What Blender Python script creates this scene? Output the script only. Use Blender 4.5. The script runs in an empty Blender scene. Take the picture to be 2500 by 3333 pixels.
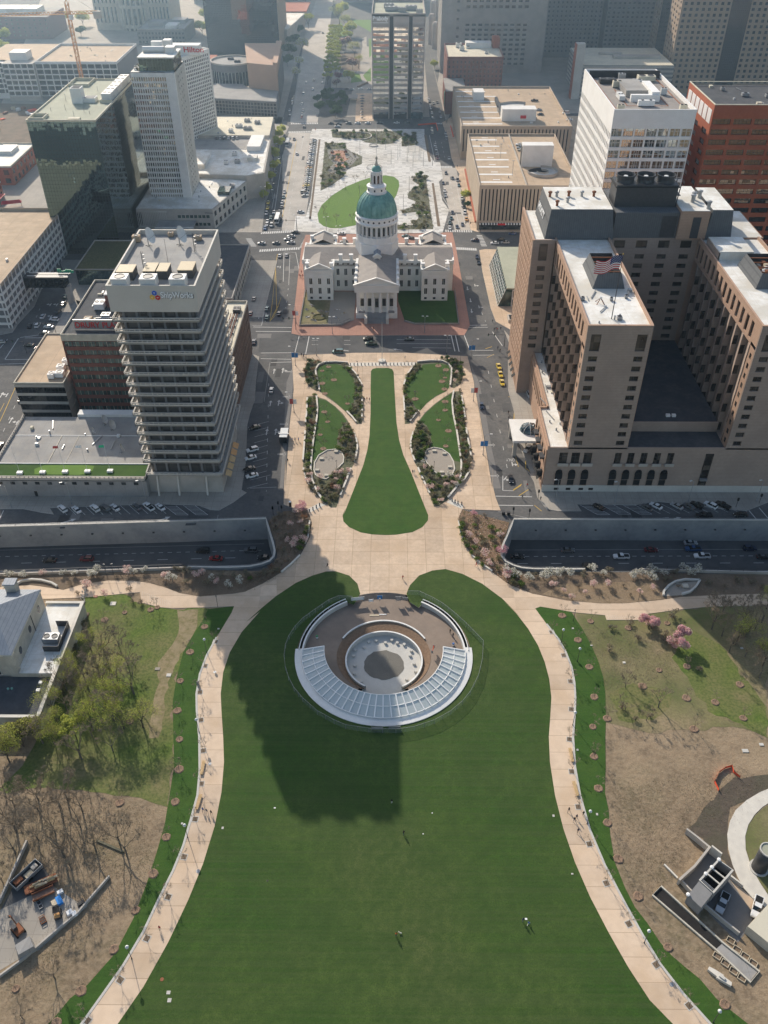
import bpy,bmesh,math,random
from mathutils import Vector as V3,Matrix
from mathutils.geometry import tessellate_polygon as tess
R=math.radians
VM='ShaderNodeVectorMath'
mcos,msin=math.cos,math.sin
def DM(t):
 'world points written in decimetres: x y x y ...'
 v=[int(q)/10 for q in t.split()]
 return list(zip(v[::2],v[1::2]))
enu,RR,rg=enumerate,random.Random,range
SC=bpy.context.scene
COL=SC.collection
OB,LK=bpy.data.objects,COL.objects.link
EYE=(0.,0.,192.)
MATS={}
def mat(name,c1,c2=None,s=.4,rough=.85,metal=0.,bump=0.,fine=None,spec=.3,stretch=None,contrast=1.,big=None,extra=None):
 """c1/c2: base colours mixed by world-space noise of scale s; big: second, larger noise (scale, colour, amount)"""
 if name in MATS:return MATS[name]
 m=bpy.data.materials.new(name);m.use_nodes=True
 nt=m.node_tree;N=nt.nodes;L=nt.links
 bs=N['Principled BSDF']
 bs.inputs['Roughness'].default_value=rough
 bs.inputs['Metallic'].default_value=metal
 bs.inputs['Specular IOR Level'].default_value=spec
 c1=tuple(c1)+(1,)
 if c2 is None:
  bs.inputs['Base Color'].default_value=c1
 else:
  geo=N.new('ShaderNodeNewGeometry')
  mp=N.new('ShaderNodeMapping');L.new(geo.outputs['Position'],mp.inputs['Vector'])
  if stretch:mp.inputs['Scale'].default_value=stretch
  nz=N.new('ShaderNodeTexNoise');nz.inputs['Scale'].default_value=s
  nz.inputs['Detail'].default_value=6;nz.inputs['Roughness'].default_value=.65
  L.new(mp.outputs[0],nz.inputs['Vector'])
  rp=N.new('ShaderNodeValToRGB')
  h=.22/contrast
  rp.color_ramp.elements[0].position=.5-h;rp.color_ramp.elements[1].position=.5+h
  rp.color_ramp.elements[0].color=c1;rp.color_ramp.elements[1].color=tuple(c2)+(1,)
  L.new(nz.outputs['Fac'],rp.inputs[0])
  out=rp.outputs[0]
  for(bsz,bc,amt)in(big or[]):
   n2=N.new('ShaderNodeTexNoise');n2.inputs['Scale'].default_value=bsz;n2.inputs['Detail'].default_value=4
   L.new(geo.outputs['Position'],n2.inputs['Vector'])
   r2=N.new('ShaderNodeMapRange');r2.inputs[1].default_value=.42;r2.inputs[2].default_value=.62
   r2.inputs[4].default_value=amt
   L.new(n2.outputs['Fac'],r2.inputs[0])
   mx=N.new('ShaderNodeMix');mx.data_type='RGBA'
   L.new(r2.outputs[0],mx.inputs['Factor']);L.new(out,mx.inputs['A']);mx.inputs['B'].default_value=tuple(bc)+(1,)
   out=mx.outputs['Result']
  if extra:out=extra(nt,geo,out)
  L.new(out,bs.inputs['Base Color'])
  if bump:
   bp=N.new('ShaderNodeBump');bp.inputs['Strength'].default_value=bump;bp.inputs['Distance'].default_value=.3
   L.new(nz.outputs['Fac'],bp.inputs['Height']);L.new(bp.outputs[0],bs.inputs['Normal'])
 MATS[name]=m
 return m
def mathn(nt,op,a,b=None,clamp=False):
 n=nt.nodes.new('ShaderNodeMath');n.operation=op;n.use_clamp=clamp
 for i,v in enu((a,b)):
  if v is None:continue
  if isinstance(v,(int,float)):n.inputs[i].default_value=v
  else:nt.links.new(v,n.inputs[i])
 return n.outputs[0]
def mixc(nt,fac,a,b):
 n=nt.nodes.new('ShaderNodeMix');n.data_type='RGBA'
 for k,v in(('Factor',fac),('A',a),('B',b)):
  if isinstance(v,(int,float)):n.inputs[k].default_value=v
  elif isinstance(v,tuple):n.inputs[k].default_value=v+(1,)if len(v)==3 else v
  else:nt.links.new(v,n.inputs[k])
 return n.outputs['Result']
def joints(px,py,w,col,ang=0.,ox=0.,oy=0.):
 """paving or cladding joints on world X/Y every px, py metres"""
 def f(nt,geo,out):
  mp=nt.nodes.new('ShaderNodeMapping');mp.inputs['Rotation'].default_value=(0,0,ang);mp.inputs['Location'].default_value=(ox,oy,0)
  nt.links.new(geo.outputs['Position'],mp.inputs['Vector'])
  sp=nt.nodes.new('ShaderNodeSeparateXYZ');nt.links.new(mp.outputs[0],sp.inputs[0])
  fac=None
  for ax,p in((0,px),(1,py)):
   if not p:continue
   fr=mathn(nt,'FRACT',mathn(nt,'DIVIDE',sp.outputs[ax],p))
   ln=mathn(nt,'LESS_THAN',fr,w/p)
   fac=ln if fac is None else mathn(nt,'MAXIMUM',fac,ln)
  return mixc(nt,mathn(nt,'MULTIPLY',fac,.7),out,col)
 return f
def both(f,g):return lambda nt,geo,out:g(nt,geo,f(nt,geo,out))
def hcourses(h,w,col,amt=.5):
 def f(nt,geo,out):
  sp=nt.nodes.new('ShaderNodeSeparateXYZ');nt.links.new(geo.outputs['Position'],sp.inputs[0])
  fr=mathn(nt,'FRACT',mathn(nt,'DIVIDE',sp.outputs[2],h))
  return mixc(nt,mathn(nt,'MULTIPLY',mathn(nt,'LESS_THAN',fr,w/h),amt),out,col)
 return f
def cells(px,py,pz,lo,hi):
 """every px*py*pz metre cell gets a brightness of its own (pavers, blinds, panels)"""
 def f(nt,geo,out):
  vm=nt.nodes.new(VM);vm.operation='MULTIPLY';vm.inputs[1].default_value=(1/px,1/py,1/pz)
  nt.links.new(geo.outputs['Position'],vm.inputs[0])
  ad=nt.nodes.new(VM);ad.operation='ADD';ad.inputs[1].default_value=(.013,.017,.011)
  nt.links.new(vm.outputs[0],ad.inputs[0])
  fl=nt.nodes.new(VM);fl.operation='FLOOR';nt.links.new(ad.outputs[0],fl.inputs[0])
  wn=nt.nodes.new('ShaderNodeTexWhiteNoise');wn.noise_dimensions='3D';nt.links.new(fl.outputs[0],wn.inputs['Vector'])
  p=mathn(nt,'POWER',wn.outputs['Value'],2.2)
  r=nt.nodes.new('ShaderNodeMapRange');r.inputs[3].default_value=lo;r.inputs[4].default_value=hi
  nt.links.new(p,r.inputs[0])
  mx=nt.nodes.new('ShaderNodeMix');mx.data_type='RGBA';mx.blend_type='MULTIPLY';mx.inputs['Factor'].default_value=1
  nt.links.new(out,mx.inputs['A']);nt.links.new(r.outputs[0],mx.inputs['B'])
  return mx.outputs['Result']
 return f
def curtain_glass(name,col,px,pz,tilt=.02,frame=(.03,.04,.04),fw=.12,rough=.03):
 """mirror curtain wall: each pane sits at a slightly different tilt, thin frame lines between panes"""
 m=bpy.data.materials.new(name);m.use_nodes=True
 nt=m.node_tree;N=nt.nodes;L=nt.links;bs=N['Principled BSDF']
 geo=N.new('ShaderNodeNewGeometry')
 sp=N.new('ShaderNodeSeparateXYZ');L.new(geo.outputs['Position'],sp.inputs[0])
 h=mathn(nt,'ADD',mathn(nt,'DIVIDE',mathn(nt,'ADD',sp.outputs[0],sp.outputs[1]),px),500.37)
 v=mathn(nt,'DIVIDE',mathn(nt,'ADD',sp.outputs[2],300.13),pz)
 ch=N.new('ShaderNodeCombineXYZ');L.new(mathn(nt,'FLOOR',h),ch.inputs[0]);L.new(mathn(nt,'FLOOR',v),ch.inputs[1])
 wn=N.new('ShaderNodeTexWhiteNoise');wn.noise_dimensions='3D';L.new(ch.outputs[0],wn.inputs['Vector'])
 sb=N.new(VM);sb.operation='SUBTRACT';sb.inputs[1].default_value=(.5,.5,.5);L.new(wn.outputs['Color'],sb.inputs[0])
 sc=N.new(VM);sc.operation='SCALE';sc.inputs['Scale'].default_value=tilt;L.new(sb.outputs[0],sc.inputs[0])
 nz=N.new('ShaderNodeTexNoise');nz.inputs['Scale'].default_value=.11;L.new(geo.outputs['Position'],nz.inputs['Vector'])
 s2=N.new(VM);s2.operation='SUBTRACT';s2.inputs[1].default_value=(.5,.5,.5);L.new(nz.outputs['Color'],s2.inputs[0])
 s3=N.new(VM);s3.operation='SCALE';s3.inputs['Scale'].default_value=tilt*2;L.new(s2.outputs[0],s3.inputs[0])
 a1=N.new(VM);L.new(sc.outputs[0],a1.inputs[0]);L.new(s3.outputs[0],a1.inputs[1])
 a2=N.new(VM);L.new(a1.outputs[0],a2.inputs[0]);L.new(geo.outputs['Normal'],a2.inputs[1])
 nm=N.new(VM);nm.operation='NORMALIZE';L.new(a2.outputs[0],nm.inputs[0])
 L.new(nm.outputs[0],bs.inputs['Normal'])
 fr=mathn(nt,'MAXIMUM',mathn(nt,'LESS_THAN',mathn(nt,'FRACT',h),fw/px),mathn(nt,'LESS_THAN',mathn(nt,'FRACT',v),fw/pz))
 L.new(mixc(nt,fr,tuple(col),tuple(frame)),bs.inputs['Base Color'])
 L.new(mathn(nt,'SUBTRACT',1.,fr),bs.inputs['Metallic'])
 L.new(mathn(nt,'ADD',rough,mathn(nt,'MULTIPLY',fr,.5)),bs.inputs['Roughness'])
 MATS[name]=m
 return m
def lawn_stripes(period,amt,col):
 def f(nt,geo,out):
  sp=nt.nodes.new('ShaderNodeSeparateXYZ');nt.links.new(geo.outputs['Position'],sp.inputs[0])
  nz=nt.nodes.new('ShaderNodeTexNoise');nz.inputs['Scale'].default_value=1.;nz.inputs['Detail'].default_value=3
  mp=nt.nodes.new('ShaderNodeMapping');mp.inputs['Scale'].default_value=(.012,1./period,1);nt.links.new(geo.outputs['Position'],mp.inputs['Vector'])
  nt.links.new(mp.outputs[0],nz.inputs['Vector'])
  r=nt.nodes.new('ShaderNodeMapRange');r.inputs[1].default_value=.35;r.inputs[2].default_value=.65;r.inputs[4].default_value=amt
  nt.links.new(nz.outputs['Fac'],r.inputs[0])
  return mixc(nt,r.outputs[0],out,col)
 return f
class MB:
 def __init__(self):self.v=[];self.f=[];self.m=[];self.mats=[]
 def mi(self,m):
  if m is None:m='conc'
  if m not in self.mats:self.mats.append(m)
  return self.mats.index(m)
 def add(self,vs,fs,m):
  o=len(self.v);k=self.mi(m)
  self.v+=[tuple(p)for p in vs]
  for f in fs:self.f.append(tuple(i+o for i in f));self.m.append(k)
  return self
 def box(self,x0,x1,y0,y1,z0,z1,m=None,bottom=False):
  vs=[(x0,y0,z0),(x1,y0,z0),(x1,y1,z0),(x0,y1,z0),(x0,y0,z1),(x1,y0,z1),(x1,y1,z1),(x0,y1,z1)]
  fs=[(0,1,5,4),(1,2,6,5),(2,3,7,6),(3,0,4,7),(4,5,6,7),(3,2,1,0)]
  return self.add(vs,fs,m)
 def obox(self,p0,u,s0,s1,d0,d1,z0,z1,m=None):
  """box along a facade: s along direction u, d outward (to the right-hand front of u)"""
  n=(u[1],-u[0])
  P=lambda s,d,z:(p0[0]+u[0]*s+n[0]*d,p0[1]+u[1]*s+n[1]*d,z)
  vs=[P(s0,d1,z0),P(s1,d1,z0),P(s1,d0,z0),P(s0,d0,z0),P(s0,d1,z1),P(s1,d1,z1),P(s1,d0,z1),P(s0,d0,z1)]
  fs=[(0,1,5,4),(1,2,6,5),(2,3,7,6),(3,0,4,7),(4,5,6,7),(3,2,1,0)]
  return self.add(vs,fs,m)
 def bar(self,a,b,w,h,m=None):
  """box beam from point a to b, w wide, h high (centred)"""
  a,b=V3(a),V3(b);d=(b-a)
  if d.length<1e-6:return self
  t=d.normalized();up=V3((0,0,1))if abs(t.z)<.95 else V3((0,1,0))
  s=t.cross(up).normalized()*(w/2);q=s.cross(t).normalized()*(h/2)
  vs=[a-s-q,a+s-q,a+s+q,a-s+q,b-s-q,b+s-q,b+s+q,b-s+q]
  return self.add(vs,[(3,2,1,0),(4,5,6,7),(0,1,5,4),(1,2,6,5),(2,3,7,6),(3,0,4,7)],m)
 def prism(self,pts,z0,z1,m=None,side=None,bottom=False):
  n=len(pts)
  if sum(pts[i][0]*pts[(i+1)%n][1]-pts[(i+1)%n][0]*pts[i][1]for i in rg(n))<0:pts=pts[::-1]
  tri=tess([[V3((p[0],p[1],0))for p in pts]])
  vs=[(p[0],p[1],z1)for p in pts]
  fs=[]
  for t in tri:
   a,b,c=(pts[i]for i in t)
   cr=(b[0]-a[0])*(c[1]-a[1])-(b[1]-a[1])*(c[0]-a[0])
   fs.append(tuple(t)if cr>0 else tuple(t)[::-1])
  self.add(vs,fs,m)
  if z1-z0>1e-5:
   vs=[(p[0],p[1],z0)for p in pts]+[(p[0],p[1],z1)for p in pts]
   self.add(vs,[(i,(i+1)%n,n+(i+1)%n,n+i)for i in rg(n)],side or m)
  return self
 def cyl(self,cx,cy,z0,z1,r0,r1=None,n=12,m=None,cap=True,ry=1.):
  r1=r0 if r1 is None else r1
  vs=[]
  for z,r in((z0,r0),(z1,r1)):
   for i in rg(n):
    a=2*math.pi*i/n;vs.append((cx+r*mcos(a),cy+r*msin(a)*ry,z))
  fs=[(i,(i+1)%n,n+(i+1)%n,n+i)for i in rg(n)]
  if cap:fs+=[tr((n,2*n)),tr((n-1,-1,-1))]
  return self.add(vs,fs,m)
 def lathe(self,cx,cy,prof,n=24,m=None):
  vs=[]
  for r,z in prof:
   for i in rg(n):
    a=2*math.pi*i/n;vs.append((cx+r*mcos(a),cy+r*msin(a),z))
  fs=[]
  for k in rg(len(prof)-1):
   for i in rg(n):
    j=(i+1)%n;fs.append((k*n+i,k*n+j,(k+1)*n+j,(k+1)*n+i))
  return self.add(vs,fs,m)
 def tube(self,pts,r,n=5,m=None,r1=None):
  r1=r if r1 is None else r1
  pts=[V3(p)for p in pts];vs=[]
  for k,p in enu(pts):
   t=(pts[min(k+1,len(pts)-1)]-pts[max(k-1,0)]).normalized()
   up=V3((0,0,1))if abs(t.z)<.9 else V3((1,0,0))
   a=t.cross(up).normalized();b=t.cross(a).normalized()
   rr=r+(r1-r)*k/max(1,len(pts)-1)
   for i in rg(n):
    w=2*math.pi*i/n;vs.append(p+a*mcos(w)*rr+b*msin(w)*rr)
  fs=[]
  for k in rg(len(pts)-1):
   for i in rg(n):
    j=(i+1)%n;fs.append((k*n+i,k*n+j,(k+1)*n+j,(k+1)*n+i))
  return self.add(vs,fs,m)
 def strip(self,pts,w,z0,z1,m=None,closed=False):
  """wall or kerb of width w that follows a polyline"""
  P=[V3((p[0],p[1]))for p in pts];n=len(P);L_,R_=[],[]
  for i in rg(n):
   a=P[(i-1)%n]if(closed or i>0)else P[i];b=P[(i+1)%n]if(closed or i<n-1)else P[i]
   t=(b-a).normalized();q=V3((-t.y,t.x))*(w/2)
   L_.append(P[i]+q);R_.append(P[i]-q)
  rng=rg(n if closed else n-1)
  for i in rng:
   j=(i+1)%n
   vs=[(*R_[i],z0),(*R_[j],z0),(*L_[j],z0),(*L_[i],z0),(*R_[i],z1),(*R_[j],z1),(*L_[j],z1),(*L_[i],z1)]
   fs=[(0,1,5,4),(2,3,7,6),(4,5,6,7)]
   if not closed and i==0:fs.append((3,0,4,7))
   if not closed and i==n-2:fs.append((1,2,6,5))
   self.add(vs,fs,m)
  return self
 def mesh(self,name,loc=(0,0,0)):
  me=bpy.data.meshes.new(name)
  lx,ly,lz=loc
  me.from_pydata([(x-lx,y-ly,z-lz)for x,y,z in self.v],[],self.f)
  for m in self.mats:me.materials.append(MATS[m])
  me.polygons.foreach_set('material_index',self.m)
  me.update()
  return me
 def sub(self,name,parent):
  'a part whose mesh is written in the local space of its thing'
  o=self.bd(name,None);o.parent=parent
  return o
 def build(self,name,parent=None,loc=None):
  if parent is not None:loc=tuple(parent.location)
  loc=loc or(0,0,0)
  o=OB.new(name,self.mesh(name,loc));LK(o)
  if parent is not None:o.parent=parent
  else:o.location=loc
  return o
MB.b,MB.bd,MB.t,MB.l,MB.ob,MB.pr=MB.box,MB.build,MB.tube,MB.lathe,MB.obox,MB.prism
tr=lambda a:tuple(rg(*a)if isinstance(a,tuple)else rg(a))
def smooth(o):
 o.data.polygons.foreach_set('use_smooth',[True]*len(o.data.polygons));return o
def tag(o,label=None,cat=None,group=None,kind=None):
 for k,v in(('label',label),('category',cat),('group',group),('kind',kind)):
  if v:o[k]=v
 return o
def em(name,loc,rz=0.,label=None,cat=None,group=None):
 o=OB.new(name,None);o.empty_display_size=.5;o.location=loc;o.rotation_euler=(0,0,rz);LK(o)
 return tag(o,label,cat,group)
KIDS={}
def kids(o):
 return[c for c in COL.objects if c.parent==o]if o.name not in KIDS else KIDS[o.name]
def freeze(o):
 """remember the children of a prototype so that copies are quick"""
 KIDS[o.name]=[c for c in COL.objects if c.parent==o]
 for c in KIDS[o.name]:freeze(c)
 return o
USED=set()
def pl(proto,loc,rz=0.,label=None,group=None,scale=None):
 """the first placing moves the prototype itself; later ones copy the thing and each of its parts"""
 if proto.name not in USED:
  USED.add(proto.name);o=proto
 else:
  def dup(s,parent):
   c=s.copy();LK(c)
   if parent is not None:c.parent=parent
   for k in KIDS.get(s.name,[]):dup(k,c)
   return c
  o=dup(proto,None)
  KIDS.pop(o.name,None)
 o.location=loc;o.rotation_euler=(0,0,rz)
 if scale is not None:o.scale=(scale,)*3 if isinstance(scale,(int,float))else scale
 if label:o['label']=label
 if group:o['group']=group
 return o
ORD=['first','second','third','fourth','fifth','sixth','seventh','eighth','ninth','tenth','eleventh','twelfth','thirteenth','fourteenth','fifteenth','sixteenth','seventeenth','eighteenth','nineteenth','twentieth','twenty-first','twenty-second','twenty-third','twenty-fourth','twenty-fifth','twenty-sixth','twenty-seventh','twenty-eighth','twenty-ninth','thirtieth']
def ordn(i):
 if i<30:return ORD[i]
 t=['thirty','forty','fifty','sixty','seventy','eighty','ninety'][(i+1)//10-3]
 return t+('-'+ORD[(i+1)%10-1]if(i+1)%10 else 'th')
def flat(name,pts,z,m,kind='structure',thick=0.,side=None):
 o=MB().pr(pts,z-thick,z,m,side).bd(name)
 return tag(o,kind=kind)
def text_mesh(body,size,m,depth=.05,bold=0.,shear=0.):
 cu=bpy.data.curves.new('lettering','FONT');cu.body=body;cu.size=size;cu.extrude=depth;cu.offset=bold;cu.shear=shear
 cu.align_x='LEFT'
 o=OB.new('lettering',cu);LK(o)
 dg=bpy.context.evaluated_depsgraph_get()
 me=bpy.data.meshes.new_from_object(o.evaluated_get(dg))
 OB.remove(o);me.materials.clear();me.materials.append(MATS[m])
 return me
def ltr(body,loc,size,m,parent,rz=0.,rx=math.pi/2,width=None,bold=0.,shear=0.,name='lettering',depth=.05):
 me=text_mesh(body,size,m,bold=bold,shear=shear,depth=depth)
 o=OB.new(name,me);LK(o)
 w=max(v.co.x for v in me.vertices)-min(v.co.x for v in me.vertices)
 if width:o.scale=(width/w,1,1)
 o.rotation_euler=(rx,0,rz)
 if parent is not None:
  o.parent=parent;o.location=V3(loc)-V3(parent.location)
 else:o.location=loc
 return o
class Bld:
 def __init__(self,name,label,cat='building',loc=(0,0,0),group=None):
  self.r=em(name,loc,0,label,cat,group);self.parts={};self.panes=[]
 def p(self,part):
  return self.parts.setdefault(part,MB())
 def fcd(self,p0,u,W,z0,z1,cols,rows,wf=.6,hf=.6,d=.3,m='conc',glass='glass',part='wall',sill=None,base=True,mull=0,name='window'):
  """a wall skin d thick with real window openings; panes set back in them"""
  b=self.p(part);cw=W/cols;rh=(z1-z0)/rows;wh=rh*hf;s0=(rh-wh)/2 if sill is None else sill
  z=z0
  for r in rg(rows):
   a=z0+r*rh+s0
   b.ob(p0,u,0,W,0,d,z,a,m)
   for c in rg(cols+1):
    l=0 if c==0 else(c-1)*cw+cw*(1+wf)/2
    rr=W if c==cols else c*cw+cw*(1-wf)/2
    b.ob(p0,u,l,rr,0,d,a,a+wh,m)
   for c in rg(cols):
    mid=(c+.5)*cw
    self.pane(p0,u,mid,cw*wf,a,wh,glass,.06,name)
    for k in rg(mull):
     x=mid-cw*wf/2+cw*wf*(k+1)/(mull+1)
     b.ob(p0,u,x-.05,x+.05,.06,d*.6,a,a+wh,m)
   z=a+wh
  b.ob(p0,u,0,W,0,d,z,z1,m)
 def pane(self,p0,u,mid,w,z,h,glass='glass',d=.06,name='window'):
  n=(u[1],-u[0])
  self.panes.append(((p0[0]+u[0]*mid+n[0]*d,p0[1]+u[1]*mid+n[1]*d,z),math.atan2(u[1],u[0]),round(w,2),round(h,2),glass,name))
 def fin(self):
  lx,ly,lz=self.r.location
  for k,b in self.parts.items():
   if b.v:b.bd(k,self.r)
  by={}
  for q in self.panes:by.setdefault(q[5],[]).append(q)
  for nm,L_ in by.items():
   L_.sort(key=lambda q:(V3(q[0])-V3(EYE)).length/max(.5,q[2]*q[3])**.5)
   cache={}
   for q in L_[:100]:
    key=q[2:5]
    if key not in cache:
     w,h=q[2],q[3]
     cache[key]=MB().add([(-w/2,0,0),(w/2,0,0),(w/2,0,h),(-w/2,0,h)],[(0,1,2,3)],q[4]).mesh(nm)
    o=OB.new(nm,cache[key]);LK(o);o.parent=self.r
    o.location=(q[0][0]-lx,q[0][1]-ly,q[0][2]-lz);o.rotation_euler=(0,0,q[1])
   if len(L_)>100:
    b=MB()
    for q in L_[100:]:
     c,s=mcos(q[1])*q[2]/2,msin(q[1])*q[2]/2;x,y,z=q[0]
     b.add([(x-c,y-s,z),(x+c,y+s,z),(x+c,y+s,z+q[3]),(x-c,y-s,z+q[3])],[(0,1,2,3)],q[4])
    tag(b.bd(nm,self.r),kind='stuff')
  return self.r
def ppt(b,x0,x1,y0,y1,z0,z1,t=.4,m='conc'):
 b.b(x0,x1,y0,y0+t,z0,z1,m);b.b(x0,x1,y1-t,y1,z0,z1,m)
 b.b(x0,x0+t,y0+t,y1-t,z0,z1,m);b.b(x1-t,x1,y0+t,y1-t,z0,z1,m)
def each(bld,name,*boxes):
 for q in boxes:MB().b(*q).bd(name,bld.r)
mat('asphalt',(.085,.085,.088),(.135,.132,.128),.25,.9,bump=.05,big=[(.05,(.18,.172,.16),.7),(.9,(.07,.07,.072),.4),(.2,(.075,.075,.075),.45)])
mat('aspd',(.06,.062,.065),(.095,.094,.094),.3,.9,bump=.05,big=[(.06,(.13,.128,.124),.5)])
mat('track',(.3,.235,.14),(.14,.13,.05),.7,.95,bump=.4,contrast=1.2,big=[(.3,(.33,.26,.17),.5)])
mat('dark_soil',(.075,.06,.048),(.13,.105,.08),.8,.95,bump=.5,big=[(.15,(.09,.085,.055),.6)])
mat('scrub',(.095,.1,.065),(.16,.155,.11),.5,.95,bump=.5,big=[(.15,(.12,.13,.06),.6)])
mat('road_tar',(.04,.04,.042),(.06,.06,.06),1)
mat('aspa',(.17,.165,.16),(.21,.2,.19),.4,.9)
mat('play_orange',(.42,.2,.13),(.5,.28,.2),.3)
mat('pavement',(.34,.31,.27),(.42,.385,.335),.35,.85,big=[(.08,(.28,.255,.22),.6)],extra=joints(3,3,.12,(.22,.2,.18)))
mat('plaza',(.6,.46,.33),(.69,.53,.385),.5,.85,big=[(.05,(.49,.35,.225),.7),(.14,(.68,.54,.41),.5),(.9,(.49,.37,.265),.4),(.3,(.46,.345,.245),.35)],extra=both(joints(6.1,6.1,.14,(.33,.235,.15)),cells(6.1,6.1,50,1.03,.85)))
mat('path',(.62,.475,.345),(.69,.535,.39),.5,.85,big=[(.06,(.51,.37,.245),.7),(.2,(.68,.54,.41),.45),(.5,(.48,.36,.26),.35)],extra=both(joints(0,5.2,.14,(.33,.235,.155)),cells(40,5.2,50,1.05,.86)))
mat('brick_paving',(.36,.19,.14),(.44,.235,.175),.8,.85,big=[(.12,(.31,.17,.13),.5)],extra=joints(2,2,.1,(.28,.15,.11)))
mat('kerb',(.46,.44,.4),(.56,.54,.5),.6,.8)
mat('wsto',(.6,.56,.49),(.7,.66,.58),1.2,.75,big=[(.6,(.5,.47,.42),.5)])
mat('granite',(.46,.44,.4),(.55,.53,.49),3,.75)
mat('lawn',(.027,.075,.009),(.046,.105,.013),1.6,.95,bump=.3,big=[(.017,(.095,.115,.036),.9),(.05,(.075,.125,.02),.45),(.11,(.022,.06,.008),.4),(.7,(.03,.07,.01),.4),(.4,(.028,.062,.01),.5),(4.,(.022,.05,.008),.5)],extra=lawn_stripes(.7,.32,(.068,.09,.03)))
mat('lfre',(.026,.08,.009),(.045,.112,.013),1.6,.95,bump=.3,big=[(.12,(.065,.12,.018),.6),(.4,(.03,.07,.01),.5),(5.,(.022,.06,.009),.5)],extra=lawn_stripes(.7,.3,(.06,.11,.02)))
mat('lawn_bright',(.1,.19,.028),(.13,.23,.038),.6,.95,big=[(.12,(.12,.2,.045),.5)])
mat('rough_grass',(.17,.145,.07),(.3,.235,.14),.5,.95,bump=.4,contrast=1.3,big=[(.05,(.34,.26,.165),.8),(.04,(.085,.12,.03),.85),(.13,(.2,.19,.08),.6),(1.6,(.14,.12,.065),.5)])
mat('dry_earth',(.19,.14,.09),(.33,.245,.16),1.1,.95,bump=.6,contrast=1.2,big=[(.06,(.115,.11,.055),.8),(.035,(.4,.3,.195),.8),(.13,(.14,.105,.07),.65),(3.4,(.14,.1,.065),.55),(.35,(.3,.22,.14),.5),(.9,(.36,.28,.19),.4)])
mat('ggrs',(.075,.13,.02),(.15,.19,.04),.5,.95,bump=.4,big=[(.05,(.22,.18,.09),.9),(.16,(.13,.15,.045),.6),(1.3,(.05,.085,.016),.5)])
mat('mulch',(.15,.11,.075),(.23,.17,.12),1.6,.95,bump=.5,big=[(.15,(.12,.09,.06),.6)])
mat('mulch_ring',(.19,.125,.085),(.31,.21,.145),3.5,.95,bump=.4)
mat('mulch_red',(.17,.11,.07),(.26,.175,.115),1.4,.95,bump=.6)
mat('soil_bed',(.21,.155,.1),(.3,.22,.14),2.,.95,bump=.5)
mat('gravel',(.3,.265,.225),(.37,.33,.28),3,.95)
mat('dark_gravel',(.15,.14,.12),(.2,.185,.16),2.5,.95,big=[(.3,(.12,.115,.1),.5)])
mat('paver_light',(.62,.61,.58),(.72,.71,.68),1,.8,big=[(.05,(.5,.47,.41),.6)],extra=cells(2.6,1.3,50,1.,.62))
mat('paver_dark',(.2,.19,.18),(.26,.25,.23),1,.85)
mat('ring_paving',(.24,.185,.145),(.3,.235,.185),.5,.85,big=[(.12,(.2,.16,.13),.6)])
mat('pcon',(.52,.5,.46),(.6,.58,.53),.6,.8,big=[(.1,(.45,.43,.39),.5)])
mat('wcon',(.74,.73,.7),(.82,.81,.78),.6,.7,big=[(.2,(.66,.65,.62),.5)])
mat('conc',(.44,.405,.36),(.52,.48,.43),.4,.85,big=[(.08,(.31,.29,.26),.5)])
mat('cgry',(.27,.265,.26),(.35,.34,.33),.35,.85,big=[(.1,(.22,.215,.21),.6),(1.1,(.31,.3,.29),.3)],extra=joints(4.5,0,.1,(.2,.2,.2)))
mat('trench_wall',(.25,.265,.27),(.34,.345,.34),.3,.9,big=[(.12,(.2,.21,.22),.7),(.6,(.3,.31,.31),.4)])
mat('wpnt',(.8,.79,.77),(.86,.85,.83),.5,.6,big=[(.12,(.72,.7,.67),.4)])
mat('csto',(.8,.78,.73),(.87,.85,.8),.5,.7,big=[(.25,(.7,.68,.62),.4)])
mat('rwht2',(.5,.5,.48),(.62,.61,.59),1.5,.8)
mat('ryel',(.5,.33,.06),(.6,.4,.09),1.5,.8)
mat('rfad',(.3,.29,.28),(.38,.37,.35),1.5,.85)
mat('rwht',(.78,.77,.73),(.86,.85,.81),.3,.7,big=[(.1,(.56,.53,.46),.8),(.5,(.6,.54,.44),.4)],extra=joints(6.4,4.3,.1,(.55,.52,.47)))
mat('rgry',(.3,.295,.285),(.37,.36,.345),.3,.85,big=[(.1,(.22,.215,.21),.7),(.5,(.36,.33,.29),.4)],extra=joints(5.5,7.3,.1,(.22,.21,.2)))
mat('rdrk',(.05,.055,.065),(.075,.08,.09),.3,.9,big=[(.15,(.1,.1,.105),.5),(.7,(.045,.05,.055),.5)])
mat('rtan',(.48,.355,.24),(.55,.42,.29),.3,.85,big=[(.1,(.4,.3,.2),.7),(.5,(.52,.41,.3),.4),(.25,(.34,.25,.17),.35)],extra=joints(9.2,8.1,.18,(.3,.23,.16)))
mat('rcrm',(.62,.57,.44),(.7,.65,.52),.3,.8,big=[(.12,(.54,.5,.4),.6)])
mat('rsla',(.26,.235,.215),(.33,.295,.265),.5,.8,big=[(.2,(.22,.2,.19),.5)])
mat('rggr',(.34,.35,.27),(.42,.43,.33),.3,.85,big=[(.1,(.3,.31,.24),.6)])
mat('lead_roof',(.22,.25,.29),(.3,.33,.37),.6,.6,extra=joints(.9,0,.14,(.16,.18,.21)))
mat('btan',(.42,.27,.19),(.5,.335,.24),.9,.85,big=[(.12,(.38,.25,.175),.5)],extra=hcourses(.6,.12,(.25,.16,.12),.45))
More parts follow.
